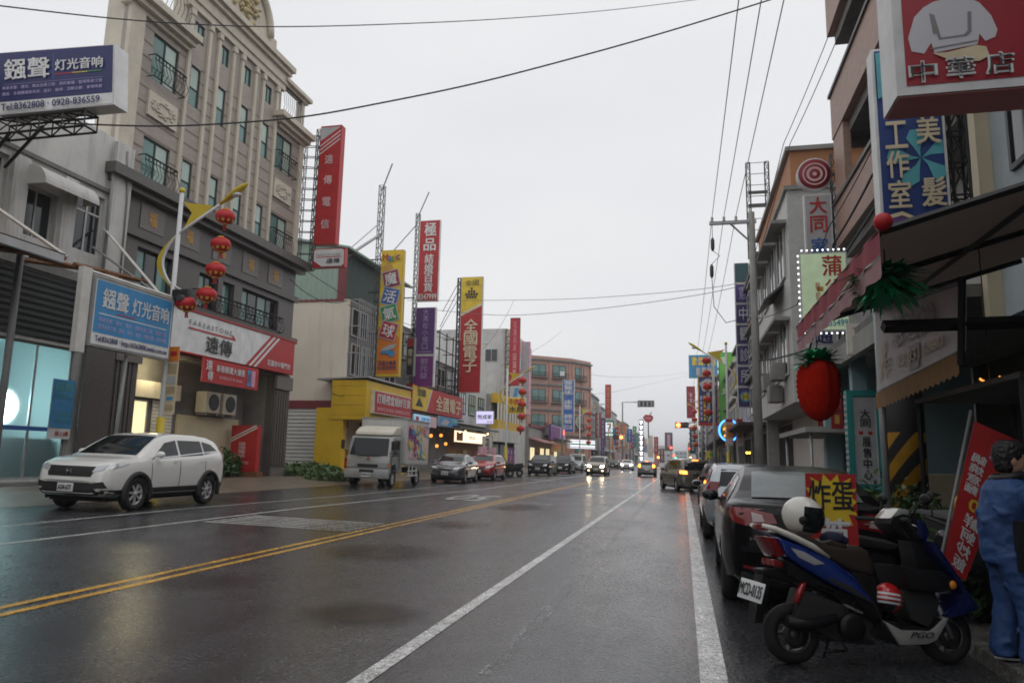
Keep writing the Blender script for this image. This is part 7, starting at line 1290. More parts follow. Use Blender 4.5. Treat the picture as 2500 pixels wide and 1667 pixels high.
# bundled service cables along the right facades
def via(name, label, pts, r, m='wire'):
    P = [V(p) for p in pts]; out = []
    for a, c in zip(P, P[1:]):
        for i in range(6): out.append(a.lerp(c, i/6)-V((0, 0, .06*4*(i/6)*(1-i/6))))
    out.append(P[-1]); b = MB(); b.tube(out, r, 5); return tag(b.build(name, m, clean=False), label, 'cable')
via('service_cable', 'thick black service cable running down the brick building to the pole', [ax(2005, 400, 4.2), ax(1915, 560, 4.1), ax(1860, 800, 3.2), (2.7, 27.2, 5.0)], .03); via('service_cable', 'thinner black service cable beside the thick one on the brick building', [ax(2010, 330, 4.2), ax(1905, 520, 3.9), ax(1830, 700, 3.2), (2.65, 27.2, 6.5)], .014)
via('service_cable', 'slack grey service cable high beside the brick building', [ax(1912, 60, 4.2), ax(1800, 330, 3.4), (2.7, 27.3, 9.0)], .012); via('service_cable', 'second slack cable high beside the brick building', [ax(1925, 85, 4.2), ax(1815, 330, 3.4), (2.7, 27.3, 8.5)], .012)
# cables over the street
def pxcable(name, label, pix, XA_, XB_, r, m='wire'):
    "a cable over the street from a facade at X=XA_ to one at X=XB_, hung so that it sags through the given sight lines"
    a, c = ax(*pix[0], XA_), ax(*pix[-1], XB_); P = []
    for i, (x, y) in enumerate(pix):
        ry = ray(x*KD, y*KD); # point of the ray over the vertical plane through both ends
        dx, dy = c.x-a.x, c.y-a.y; den = ry.x*dy-ry.y*dx
        t = (a.x*dy-a.y*dx)/den; P.append(V((ry.x*t, ry.y*t, CAMH+ry.z*t)))
    out = []
    for i in range(len(P)-1):
        p0, p1, p2, p3 = P[max(0, i-1)], P[i], P[i+1], P[min(len(P)-1, i+2)]
        for k in range(8):
            t = k/8; out.append(.5*((2*p1)+(p2-p0)*t+(2*p0-5*p1+4*p2-p3)*t*t+(3*p1-p0-3*p2+p3)*t**3))
    out.append(P[-1]); b = MB(); b.tube(out, r, 6)
    for i in range(0, len(out)-1, 1): b.tube([out[i]+V((0, 0, r)), (out[i]+out[i+1])/2-V((0, 0, r*.6)), out[i+1]+V((0, 0, r))], r*.45, 4)
    return tag(b.build(name, m, clean=False), label, 'cable')
pxcable('overhead_cable', 'upper twisted black cable crossing the street above the pediment', [(-40, 8), (0, 14), (250, 42), (440, 56), (650, 62), (900, 56), (1150, 44), (1400, 24), (1600, 0), (1700, -14)], -17, 4.4, .018)
pxcable('overhead_cable', 'lower twisted black cable crossing the street past the stone building', [(130, 283), (350, 290), (520, 284), (700, 268), (880, 236), (1100, 190), (1350, 125), (1550, 68), (1770, 0), (1860, -30)], -17.4, 4.4, .024)
pxcable('overhead_cable', 'thin cable crossing the street behind the yellow electronics sign', [(935, 690), (1100, 690), (1300, 687), (1450, 678), (1600, 665), (1690, 652)], -17, 2.7, .014, 'wire_grey'); pxcable('overhead_cable', 'second thin cable crossing the street behind the yellow electronics sign', [(1000, 712), (1150, 724), (1300, 716), (1450, 700), (1600, 678), (1690, 660)], -17, 2.7, .016, 'wire_grey')
pxcable('overhead_cable', 'thin cable crossing the street before the pink corner building', [(1358, 860), (1420, 866), (1500, 864), (1582, 856)], -16, 3.5, .03, 'wire_grey'); pxcable('overhead_cable', 'sloping thin cable crossing past the overhead sign', [(1360, 905), (1420, 898), (1500, 880), (1582, 862)], -16, 3.5, .03, 'wire_grey')
# cables along the left facades
rr = random.Random(5)
for i, (pa, pb, lab) in enumerate((((665, 640), (800, 690), 'slack cable looped across the cream end wall'), ((700, 620), (1000, 760), 'cable drooping from the stone building past the balloon sign'), ((800, 700), (1120, 790), 'cable running along the sign trusses'), ((1110, 800), (1180, 690), 'cable bundle slanting up by the white side wall'), ((1150, 840), (1290, 760), 'cable reaching towards the pink corner building'), ((760, 900), (830, 870), 'grey conduit cable hanging off the yellow fascia'))):
    a, c = ax(*pa, -17.3), ax(*pb, -17.3); span(a, c, .5, .018, 'facade_cable', lab)
# ---- sign-top floodlight rods near the trusses are part of the signs; traffic cone
cn = gd(1275, 1090); t = thing('traffic_cone', 'orange traffic cone between the two dark parked SUVs', 'traffic cone', cn); b = MB(); b.lathe([(.2, .0), (.2, .04), (.15, .05), (.04, .72), (.0, .73)], 16, cn); b.build('cone', mat('cone', (.75, .12, .02), .5, var=.1), t); b = MB(); b.box(cn.x-.22, cn.x+.22, cn.y-.22, cn.y+.22, cn.z, cn.z+.035); b.build('base', 'p_black', t)
# ---- shrubs
def shrub(name, label, c, rx, ry, h, n, m='leaf', ls=.09, seed=1, blades=False):
    g = random.Random(seed); r = thing(name, label, 'plant', c); b = MB()
    for i in range(n):
        a = g.uniform(0, 6.28); rad = math.sqrt(g.random()); hh = g.random()**.8*h*(1-.45*rad*rad); p = V((c[0]+rx*rad*math.cos(a), c[1]+ry*rad*math.sin(a), c[2]+.04+hh*(.6+.4*math.sin(5*a+seed)**2)))
        d_ = V((g.gauss(0, 1), g.gauss(0, 1), g.uniform(.1, 1.2))).normalized(); s_ = d_.cross(V((g.gauss(0, 1), g.gauss(0, 1), g.gauss(0, 1)))).normalized(); l = ls*g.uniform(.6, 1.5)
        b.add([p-s_*l*.3, p+d_*l*.6-s_*l*.34, p+d_*l*1.4, p+d_*l*.6+s_*l*.34, p+s_*l*.3], [(0, 1, 2), (0, 2, 4), (2, 3, 4)])
    b.build('foliage', m, r, clean=False); b = MB()
    for i in range(9):
        a = g.uniform(0, 6.28); q_ = V((c[0]+rx*.6*math.cos(a), c[1]+ry*.6*math.sin(a), c[2]+h*.6)); b.tube([c, V(c).lerp(q_, .5)+V((0, 0, h*.1)), q_], [.02, .012, .005], 5)
    b.build('stem', 'bark', r); return r
shrub('shrub', 'spreading green shrub in front of the grey roller shutter', gd(705, 1098), 1.5, 2.2, .75, 2600, 'leaf2', .13, 2); shrub('shrub', 'taller leafy sprig rising from the shrub by the roller shutter', gd(720, 1090)+V((-1.2, 1, 0)), .6, .7, 1.5, 700, 'leaf', .12, 8)
shrub('shrub', 'low green creeper beside the yellow pillar', gd(765, 1106), 1.1, 1.5, .4, 1300, 'leaf2', .12, 3); shrub('shrub', 'green shrub in the arcade behind the white SUV', V((-18.6, 26.7, .42)), .7, 1.9, 1.3, 1900, 'leaf', .12, 4)
shrub('shrub', 'yellow-green potted shrub beside the teal framed sign', V((3.2, 13.9, gz(3)+.12)), .35, .45, 1.35, 900, 'leaf2', .07, 5); shrub('shrub', 'dark leafy plant at the foot of the striped pillar', V((3.3, 12.2, gz(3)+.12)), .55, .7, 1.25, 1500, 'leaf', .07, 6); shrub('shrub', 'dark plant by the roadside motorcycles', V((-12.6, 52.5, gz(-12))), .7, 1.2, 1.1, 900, 'leaf', .12, 7); shrub('shrub', 'small plant behind the scooter seat', V((2.15+.3, 8.2, gz(2.4)+.12)), .3, .4, .8, 600, 'leaf', .06, 9)
# ---- paper pineapples
def leafy(b, c, n, l, g, spread=1.0, droop=.5, e0=-.5, wd=.026):
    for i in range(n):
        a = g.uniform(0, 6.28); el = g.uniform(e0, 1.2); d_ = V((math.cos(a)*math.cos(el)*spread, math.sin(a)*math.cos(el)*spread, math.sin(el)*.8)); s_ = d_.cross(V((0, 0, 1))).normalized(); ln = l*g.uniform(.7, 1.15); p = V(c); w = wd*ln/.25*g.uniform(.5, 1); pts = []
        for k in range(5): t = k/4; q_ = p+d_*ln*t-V((0, 0, droop*ln*t*t))+V((g.gauss(0, .012), g.gauss(0, .012), g.gauss(0, .012)))*(t > 0); ww = w*(1-t)**.7*(1 if t > 0 else .6); pts += [q_-s_*ww, q_+s_*ww]
        b.add(pts, [(2*k, 2*k+1, 2*k+3, 2*k+2) for k in range(4)], True)
pc = ax(1880, 890, 1.6); g = random.Random(4)
t = thing('paper_pineapple', 'red honeycomb paper pineapple with green tinsel leaves hanging from the canopy', 'decoration', pc)
prof = [(.02, -.4), (.08, -.38), (.15, -.31), (.2, -.21), (.225, -.08), (.23, .05), (.22, .18), (.18, .28), (.1, .33), (.03, .34)]; pr2 = []
for (a0, z0), (a1_, z1_) in zip(prof, prof[1:]):
    for k in range(4): tt = k/4; pr2.append((lerp(a0, a1_, tt)*(.94+.06*(k % 2)), lerp(z0, z1_, tt)))
b = MB(); b.lathe(pr2, 44, pc, wob=lambda k: (1+.11*(k % 2))*(1-.1*(1 if k % 22 in (15, 16) else 0))); b.build('honeycomb_body', 'paper_red', t, clean=False)
b = MB(); leafy(b, pc+V((0, 0, .31)), 190, .34, g, 1.0, .25, -.15, .06); b.build('leaf_tuft', 'tinsel', t, clean=False); b = MB(); b.tube([pc+V((0, 0, .3)), (pc.x, pc.y, Z0-.02)], .006, 4); b.build('cord', 'wire', t)
b = MB(); [b.tube([pc+V((.02*k, 0, -.34)), pc+V((.02*k+.01, 0, -.46))], .008, 4) for k in (-1, 0, 1)]; b.build('tassel', 'paper_red', t)
pc = ax(2035, 640, 1.85); t = thing('tinsel_tuft', 'large green tinsel leaf tuft hanging under the stall canopy', 'decoration', pc); b = MB(); leafy(b, pc, 260, .36, g, 1.15, .35, -.8, .05); b.build('leaf_tuft', 'tinsel', t, clean=False); b = MB(); b.tube([pc, (pc.x, pc.y, Z0+.05)], .006, 4); b.build('cord', 'wire', t)
fr_ = fpx(1908, 905, 1935, 985, 13); sign('hanging_banner', 'red and gold festive banner hanging behind the paper pineapple', fr_, .015, 'p_darkred', None, 0, [('p_red', rect(.1, .55, .9, .95)), ('p_gold', rect(.3, .15, .7, .4))], eps=.006, cat='banner')
# ---- price poster and feather flag
f = frY(1.1, 1.53, .4, 1.32, 7.35); t = thing('price_poster', 'red and yellow starburst poster for fried egg scallion pancakes', 'poster', (1.3, 7.4, gz(1.3)))
slab(f, .02, 'p_red', t, 'board'); star = []
for k in range(28): a = 2*math.pi*k/28; rr_ = 1.25 if k % 2 == 0 else .8; star.append((max(.0, min(1, .5+.52*rr_*math.cos(a))), max(.5, min(.995, .73+.24*rr_*math.sin(a)))))
poly(f, star, 'p_yellow', t, .004, 'starburst'); text(f, '炸蛋', (.06, .64, .94, .93), 'p_black', t, .008); text(f, '蔥', (.22, .16, .84, .56), 'p_white', t, .007, 'v', True, 0, 1.0); text(f, '蔥', (.25, .18, .81, .54), 'p_lgrey', t, .009, 'v', False, 0, 1.0); text(f, '餅', (.25, -.0, .8, .14), 'p_white', t, .007, 'v')
b = MB(); [b.tube([(x, 7.37, gz(1.3)), (x, 7.37, .5)], .015) for x in (1.16, 1.47)]; b.box(1.05, 1.58, 7.25, 7.6, gz(1.3), gz(1.3)+.04); b.build('stand', 'darkmetal', t)
tp_, bt_ = ay(2232, 962, 7.6), ay(2158, 1300, 7.6); w_ = V((.32, 0, -.19)); t = thing('feather_flag', 'leaning red banner on a pale pole with reversed lettering', 'banner', (bt_.x-.02, 7.6, gz(2.3)+.1))
f = Frame(bt_+V((.03, 0, .05)), bt_+V((.2, 0, -.12)), tp_+V((.02, 0, -.02)), tp_+V((.38, 0, -.2))); slab(f, .006, 'p_red', t, 'cloth')
text(f, '鹽酥雞', (.5, .8, .92, .93), 'p_lav', t, .006, 'h', True, mirror=True); text(f, '鍋燒意麵', (.1, .52, .5, .8), 'p_white', t, .006, 'v', True, mirror=True); text(f, '60', (.35, .42, .95, .5), 'p_yellow', t, .006, 'h', True, mirror=True); text(f, '鮮蚵炒飯', (.3, .02, .85, .4), 'p_white', t, .006, 'v', True, mirror=True)
b = MB(); b.tube([(bt_.x-.02-.04, 7.6, gz(2.3)+.1), bt_, tp_+V((.0, 0, .08))], .014, 8); b.build('pole', 'p_grey', t)
# ---- parked motorcycles on the left (small in view)
def mini_scooter(label, p, head):
    r = thing('parked_scooter', label, 'scooter', world=False)
    for y in (-.6, .62): b = MB(); b.lathe([(.14, -.05), (.23, -.05), (.24, 0), (.23, .05), (.14, .05)], 18, (0, y, .24), 'x', cap=False); o = b.build('wheel', 'rubber', r); b = MB(); b.lathe([(.14, -.03), (.02, -.04), (.02, .04), (.14, .03)], 14, (0, y, .24), 'x'); b.build('rim', 'rim', o)
    b = MB(); b.prism([(-.85, .78), (-.7, .5), (-.3, .36), (.2, .3), (.38, .36), (.55, .75), (.5, .95), (.42, .92), (.25, .45), (-.05, .45), (-.1, .7), (-.5, .8)], 'x', -.16, .16); b.build('body', 'car_dark', r, bevel=.04)
    b = MB(); b.prism([(-.8, .82), (-.1, .76), (-.05, .82), (-.4, .88), (-.78, .92)], 'x', -.13, .13); b.build('seat', 'plastic', r, bevel=.03); b = MB(); b.tube([(-.33, .42, 1.02), (0, .5, .98), (.33, .42, 1.02)], .02); b.tube([(0, .62, .3), (0, .5, .95)], .035); b.build('handlebar', 'plastic', r)
    for sg in (-1, 1): b = MB(); b.tube([(sg*.25, .44, 1.0), (sg*.3, .46, 1.2)], .008); b.ball((sg*.32, .46, 1.23), .07, .02, .05, 10, 6); b.build('mirror', 'plastic', r)
    b = MB(); b.ball((0, .55, .88), .09, .05, .07); b.build('headlight', 'headlens', r); b = MB(); b.box(-.1, .1, -.9, -.84, .68, .76); b.build('tail_light', 'taillight', r)
    r.location = (p[0], p[1], gz(p[0])); r.rotation_euler = (0, .08, R(head)); return r
for i, (x, y, h_) in enumerate(((-12.2, 48.2, 100), (-12.0, 49.3, 95), (-12.3, 50.4, 105), (-11.8, 51.3, 98), (-12.4, 54.4, 90))): mini_scooter('dark scooter parked '+['nearest the red hatchback', 'second along from the red hatchback', 'in the middle of the roadside scooter row', 'just before the roadside plant', 'past the roadside plant'][i], (x, y), h_)

# ================================================================== SCOOTER IN THE FOREGROUND
S = thing('scooter', 'blue and black scooter parked side-on with a white helmet on its seat', 'scooter', world=False)
zc = lambda x, y: ((x-655)*.00124, (1480-y)*.0012)
def pr(name, pts, hw, m, par=S, bevel=.02, x0=None, segs=2):
    b = MB(); b.prism([zc(*p) for p in pts], 'x', -hw if x0 is None else x0, hw); return b.build(name, m, par, bevel=bevel, segs=segs)
paint('blue', (.012, .045, .3), .35); paint('deepblue', (.008, .014, .09), .35); paint('silver2', (.5, .49, .46), .4); mat('seatvinyl', (.04, .028, .022), .5, var=.2, scale=5); mat('sblack', (.009, .009, .01), .42, var=.2, scale=5, spec=.3); mat('sgrey', (.035, .035, .036), .5, var=.2, spec=.3)
def swheel(y, r, name='wheel'):
    b = MB(); b.lathe([(r*.62, -.05), (r*.85, -.058), (r*.97, -.035), (r, 0), (r*.97, .035), (r*.85, .058), (r*.62, .05), (r*.6, 0), (r*.62, -.05)], 36, (0, y, r), 'x', cap=False); w_ = b.build(name, 'rubber', S)
    b = MB(); b.lathe([(r*.63, -.045), (r*.56, -.03), (r*.56, .03), (r*.63, .045), (r*.6, 0), (r*.63, -.045)], 30, (0, y, r), 'x', cap=False); b.lathe([(0, .06), (r*.2, .055), (r*.22, -.055), (0, -.06)], 14, (0, y, r), 'x')
    for k in range(5):
        a = 2*math.pi*k/5+.3; b.bar((.02, y+r*.15*math.cos(a), r+r*.15*math.sin(a)), (.02, y+r*.58*math.cos(a+.25), r+r*.58*math.sin(a+.25)), .028)
    b.build('rim', mat('srim', (.17, .16, .15), .4, .5, var=.15), w_, clean=False)
    b = MB(); b.lathe([(r*.2, .062), (r*.45, .062), (r*.45, .066), (r*.2, .066)], 24, (0, y, r), 'x', cap=False); b.build('brake_disc', 'sgrey', w_)
swheel(0, .225); swheel(1.3, .222)
pr('rear_fairing', [(535, 690), (700, 740), (900, 830), (1030, 920), (1185, 1110), (1020, 1045), (850, 965), (700, 880), (590, 800)], .155, 'car_blue', bevel=.035, segs=3)
pr('fairing_graphic', [(610, 755), (700, 780), (830, 850), (760, 860), (660, 815)], .166, 'p_lgrey', bevel=.004, x0=.15); pr('fairing_graphic', [(840, 925), (1000, 985), (1150, 1090), (1020, 1040), (870, 960)], .162, 'sgrey', bevel=.004, x0=.15)
pr('tail_light', [(470, 690), (540, 695), (595, 800), (545, 825), (495, 740)], .12, 'taillight', bevel=.02); pr('indicator', [(520, 830), (580, 850), (570, 885), (520, 875)], .11, 'taillight', bevel=.01)
for sg in (-1, 1): b = MB(); b.tube([(sg*.09, *zc(455, 622)), (sg*.135, *zc(520, 640)), (sg*.15, *zc(640, 690)), (sg*.155, *zc(760, 745)), (sg*.15, *zc(870, 812))], [.016, .022, .024, .024, .012], 8); b.build('grab_rail', mat('rail', (.75, .72, .64), .35, var=.08), S)
pr('rear_spoiler', [(455, 615), (500, 630), (500, 655), (462, 650)], .09, 'car_red', bevel=.012)
pr('seat', [(560, 665), (700, 650), (850, 720), (1000, 745), (1090, 735), (1150, 760), (1185, 830), (1180, 925), (1030, 895), (870, 820), (700, 740)], .135, 'seatvinyl', bevel=.04, segs=3)
pr('seat_step', [(850, 722), (905, 700), (1020, 735), (1000, 760)], .13, 'seatvinyl', bevel=.02)
pr('under_cowl', [(600, 830), (850, 975), (1020, 1050), (1190, 1110), (1200, 1215), (1050, 1180), (900, 1050), (720, 990), (600, 930)], .12, 'sblack', bevel=.03)
pr('inner_cowl', [(1030, 890), (1185, 925), (1215, 1200), (1130, 1190), (1000, 1030)], .14, 'sblack', bevel=.03)
pr('rear_fender', [(445, 895), (560, 890), (700, 960), (640, 990), (520, 960), (450, 930)], .08, 'sblack', bevel=.02); pr('mud_flap', [(455, 930), (510, 950), (440, 1230), (385, 1225)], .07, 'sblack', bevel=.008)
# plate faces back and a little towards the street
a = zc(463, 1030); rotp = Matrix.Translation((.05, a[0]-.1, a[1])) @ Matrix.Rotation(R(30), 4, 'Z') @ Matrix.Rotation(R(-14), 4, 'X') @ Matrix.Rotation(R(9), 4, 'Y')
b = MB(); b.box(-.11, .11, -.004, .004, -.075, .075); o = b.build('number_plate', 'plate', S, bevel=.003, xf=rotp)
f = Frame((-.11, -.008, -.075), (.11, -.008, -.075), (-.11, -.008, .075)); f2_ = Frame(*[rotp @ p for p in (f.BL, f.BR, f.TL, f.TR)]); text(f2_, 'MCD-0135', (.05, .2, .95, .82), 'p_black', o, .002)
pr('engine', [(700, 1010), (1100, 1150), (1180, 1230), (1080, 1340), (900, 1330), (720, 1240), (640, 1250), (640, 1180)], .1, 'sgrey', bevel=.03)
b = MB(); b.lathe([(.05, .1), (.105, .105), (.105, .15), (.05, .165), (0, .165)], 20, (0, *zc(1000, 1240)), 'x'); b.build('crankcase', 'sblack', S)
b = MB(); b.tube([(.13, *zc(900, 1180)), (.15, *zc(700, 1230)), (.15, *zc(560, 1200))], [.03, .05, .045], 10); b.build('muffler', 'sblack', S); b = MB(); b.tube([(.09, *zc(655, 1100)), (.09, *zc(720, 960))], .028, 8); b.build('shock_absorber', 'car_red', S)
b = MB(); [b.tube([(sg*.14, *zc(955, 1380)), (sg*.08, *zc(940, 1310))], .012) for sg in (-1, 1)]; b.tube([(.1, *zc(820, 1390)), (.1, *zc(960, 1385))], .012); b.tube([(-.1, *zc(960, 1330)), (-.2, *zc(950, 1478))], .012); b.build('kick_stand', 'sblack', S)
pr('chrome_peg', [(960, 1095), (1075, 1140), (1070, 1160), (955, 1112)], .15, 'chrome', bevel=.006, x0=.11)
pr('footboard', [(1190, 1190), (1290, 1215), (1540, 1245), (1690, 1150), (1600, 1290), (1500, 1345), (1300, 1345), (1215, 1290)], .13, 'sblack', bevel=.02)
pr('lower_cowl', [(1205, 1188), (1330, 1250), (1530, 1258), (1685, 1150), (1565, 1315), (1500, 1340), (1310, 1347)], .148, 'car_silver2', bevel=.02)
f = Frame((.151, *zc(1390, 1300)), (.151, *zc(1540, 1300)), (.151, *zc(1390, 1262))); text(f, 'PGO', (0, 0, 1, 1), 'p_black', S, .003, slant=.15, name='maker_lettering')
pr('front_tunnel', [(1360, 1010), (1600, 1000), (1640, 1090), (1545, 1250), (1420, 1195)], .11, 'sgrey', bevel=.03)
pr('glove_box', [(1335, 850), (1500, 880), (1640, 880), (1700, 990), (1600, 1020), (1380, 1000)], .19, 'sblack', bevel=.03)
pr('leg_shield', [(1555, 690), (1600, 720), (1700, 870), (1765, 985), (1845, 1105), (1835, 1118), (1690, 1160), (1640, 1170), (1750, 1010), (1670, 880), (1570, 760)], .2, 'car_deepblue', bevel=.03)
pr('front_cowl', [(1480, 690), (1570, 690), (1680, 880), (1640, 930), (1500, 880)], .1, 'sblack', bevel=.03)
pr('front_fender', [(1590, 1130), (1700, 1085), (1830, 1120), (1880, 1210), (1840, 1170), (1700, 1130), (1610, 1165)], .07, 'car_deepblue', bevel=.015)
for sg in (-1, 1): b = MB(); b.tube([(sg*.075, *zc(1600, 1030)), (sg*.075, *zc(1715, 1310))], [.022, .018], 8); b.build('fork', 'galv', S)
pr('handlebar_cowl', [(1320, 590), (1345, 540), (1420, 515), (1500, 530), (1560, 570), (1590, 650), (1540, 700), (1440, 690), (1370, 640)], .12, 'sblack', bevel=.035); pr('dash_cover', [(1325, 555), (1400, 480), (1480, 490), (1470, 535), (1380, 560)], .11, 'car_silver2', bevel=.03); pr('headlight_cowl', [(1500, 540), (1570, 570), (1600, 640), (1560, 720), (1500, 650)], .13, 'car_deepblue', bevel=.03)
b = MB(); b.ball((0, *zc(1585, 640)), .08, .03, .06); b.build('headlight', 'headlens', S)
for sg in (-1, 1):
    b = MB(); b.tube([(sg*.1, *zc(1410, 560)), (sg*.34, *zc(1330, 560))], .018, 8); b.build('grip', 'rubber', S); b = MB(); b.tube([(sg*.13, *zc(1440, 580)), (sg*.33, *zc(1380, 600))], .007, 6); b.build('brake_lever', 'chrome', S)
    b = MB(); b.tube([(sg*.2, *zc(1420, 550)), (sg*.24, *zc(1470, 450)), (sg*.26, *zc(1490, 430))], .007, 6); b.ball((sg*.27, *zc(1495, 425)), .07, .02, .045, 12, 8); b.build('mirror', 'sblack', S)
b = MB(); b.ball((.19, *zc(1682, 966)), .02, .03, .034); b.build('reflector', mat('amber_lens', (.7, .25, .02), .2, var=.05), S)
sx, sy = .8, 6.32; MW = Matrix.Translation((sx, sy, gz(sx))) @ Matrix.Rotation(R(-68.8), 4, 'Z') @ Matrix.Rotation(math.atan(-.018), 4, 'X') @ Matrix.Rotation(R(-3.5), 4, 'Y')
S.rotation_mode = 'QUATERNION'; S.location = MW.translation; S.rotation_quaternion = MW.to_quaternion()
for k, pts in enumerate((((.1, 1390, 590), (.14, 1440, 680), (.1, 1500, 760), (.08, 1520, 880)), ((.2, 1400, 575), (.2, 1470, 660), (.12, 1530, 720)), ((.12, 1060, 1060), (.13, 1000, 1120), (.11, 950, 1180)))): b = MB(); b.tube([(x, *zc(u, v)) for x, u, v in pts], .006, 6); b.build('cable', 'rubber', S)
for pa, pb_ in (((880, 815), (1175, 1095)), ((1060, 905), (1195, 1200)), ((1380, 1005), (1650, 1010))): b = MB(); b.tube([(.157, *zc(*pa)), (.157, *zc(*pb_))], .003, 4); b.build('panel_gap', 'well', S)
# white helmet on the seat
def helmet(name, label, p, m, r_, yaw, tilt, full=True):
    t = thing(name, label, 'helmet', world=False); g = MB(); n_, mm = 24, 14
    def hp(i, k, sc=1.0):
        th = math.pi*.86*i/mm; a = 2*math.pi*k/n_; x, y, z = math.sin(th)*math.cos(a), math.sin(th)*math.sin(a), math.cos(th); return V((x*r_*.88*sc, y*r_*1.06*sc+(.02*r_ if z < 0 else 0), z*r_*sc))
    idx = lambda i, k: i*n_+k % n_; fs = []
    for i in range(mm):
        for k in range(n_):
            a = 2*math.pi*(k+.5)/n_; front = math.sin(a) > .45
            if full and front and 5 <= i <= 10: continue
            if not full and i >= 9 and front: continue
            fs.append((idx(i, k), idx(i, k+1), idx(i+1, k+1), idx(i+1, k)))
    g.add([hp(i, k) for i in range(mm+1) for k in range(n_)], fs, True); g.build('shell', m, t, clean=False)
    g = MB(); g.add([hp(i, k, .965) for i in range(mm+1) for k in range(n_)], [(idx(i, k), idx(i, k+1), idx(i+1, k+1), idx(i+1, k)) for i in range(mm) for k in range(n_)], True); g.build('lining', 'sblack', t, clean=False)
    if full:
        g = MB(); vs = [hp(i, k, 1.03) for i in range(5, 13) for k in range(n_)]; g.add(vs, [(j*n_+k, j*n_+(k+1) % n_, (j+1)*n_+(k+1) % n_, (j+1)*n_+k) for j in range(7) for k in range(n_) if math.sin(2*math.pi*(k+.5)/n_) > .3], True); g.v = [tuple(p) for p in g.v]; g.build('visor', 'carglass', t)
        for sg in (-1, 1): g = MB(); g.lathe([(.0, sg*.012), (r_*.2, sg*.01), (r_*.22, 0)], 14, (sg*r_*.86, r_*.28, -.02), 'x'); g.build('visor_pivot', 'sblack', t)
    else:
        g = MB()
        for z in (.25, -.02, -.3):
            g.add([V((r_*.9*math.cos(a)*math.sqrt(1-zz*zz)*1.01, r_*1.075*math.sin(a)*math.sqrt(1-zz*zz), zz*r_*1.01)) for zz in (z-.07, z+.07) for a in [6.28*k/n_ for k in range(n_)]], [(k, (k+1) % n_, n_+(k+1) % n_, n_+k) for k in range(n_) if -math.cos(2*math.pi*k/n_) < .9], True)
        g.build('stripe', 'p_white', t, clean=False)
    t.location = p; t.rotation_euler = (R(tilt), 0, R(yaw)); return t
mat('helmet_white', (.72, .7, .64), .2, var=.04, coat=.6); mat('helmet_red', (.5, .012, .015), .2, var=.05, coat=.6)
helmet('helmet', 'white full-face helmet with dark visor on the scooter seat', MW @ V((0, *zc(775, 555))), 'helmet_white', .155, -114, -8); helmet('helmet', 'small red helmet with white stripes hung at the scooter footboard', MW @ V((.1, *zc(1275, 1062))), 'helmet_red', .118, 150, 12, False)
t = thing('cloth_bag', 'dark blue cloth bundle lying on the scooter seat', 'bag', MW @ V((0, *zc(960, 720)))); b = MB(); c_ = MW @ V((.02, *zc(960, 695))); b.ball(c_, .1, .09, .055); b.ball(c_+V((.06, .02, -.015)), .07, .07, .045); b.build('bundle', mat('navycloth', (.012, .014, .05), .8, var=.3, scale=12), t)
# dark second scooter behind
mini_scooter('dark scooter standing behind the blue one beside the poster', (2.0, 8.0), -80)

# ================================================================== PERSON
from mathutils import noise as mnoise
def solid(mb, name, m, parent, vox=.016, smooth=6, fold=0, fs=(11, 11, 7)):
    o = mb.build('tmp', m); md = o.modifiers.new('r', 'REMESH'); md.mode = 'VOXEL'; md.voxel_size = vox; md.use_smooth_shade = True; sm = o.modifiers.new('s', 'SMOOTH'); sm.iterations = smooth; sm.factor = .5
    me = bpy.data.meshes.new_from_object(o.evaluated_get(bpy.context.evaluated_depsgraph_get())); bpy.data.objects.remove(o); me.materials.clear(); me.materials.append(M(m)); me.name = name
    if fold:
        for v in me.vertices:
            p = v.co; a = mnoise.noise(V((p.x*fs[0]+p.z*4, p.y*fs[1], p.z*fs[2]-p.x*5))); c = mnoise.noise(V((p.x*fs[0]*2.3, p.y*fs[1]*2.3, p.z*fs[2]*2.6))); v.co = p+v.normal*(fold*(1-2.2*abs(a))+fold*.4*c)
    return link(name, me, parent)
def loft(b, rings, n=16):
    o = len(b.v)
    for (c, rx, ry) in rings:
        for k in range(n): a = 2*math.pi*k/n; b.v.append((c[0]+rx*math.cos(a), c[1]+ry*math.sin(a), c[2]))
    for i in range(len(rings)-1):
        for k in range(n): b.f.append((o+i*n+k, o+i*n+(k+1) % n, o+(i+1)*n+(k+1) % n, o+(i+1)*n+k)); b.sm.append(True)
    b.f.append(tuple(o+k for k in range(n))); b.f.append(tuple(o+(len(rings)-1)*n+k for k in range(n))); b.sm += [False, False]
PY = 6.45; pb = ay(2239, 1197, PY); px_ = pb.x+.19; pz = gz(2.5)+.12
Pn = thing('person', 'person in a blue work jacket and trousers standing by the stall, back turned', 'person', (px_, PY, pz), world=True)
J = lambda x, y, z: (px_+x, PY+y, pz+z)
mat('skin', (.5, .29, .2), .55, var=.08); mat('bluecloth', (.028, .075, .22), .6, var=.22, scale=3.5, bump=.9, bscale=9); mat('hair', (.01, .009, .009), .5, var=.2, scale=30)
JH = lambda x, y, z: J(x-.1, y, z)
b = MB(); loft(b, [(JH(.1, 0, 1.38), .06, .07), (JH(.15, 0, 1.46), .055, .055), (JH(.18, 0, 1.5), .06, .06), (JH(.2, 0, 1.535), .085, .07), (JH(.205, 0, 1.59), .1, .076), (JH(.2, 0, 1.65), .103, .078), (JH(.195, 0, 1.71), .085, .066), (JH(.19, 0, 1.745), .04, .035)])
b.ball(JH(.305, 0, 1.585), .022, .016, .028); b.ball(JH(.275, 0, 1.535), .028, .03, .014); b.ball(JH(.262, 0, 1.5), .04, .038, .03)
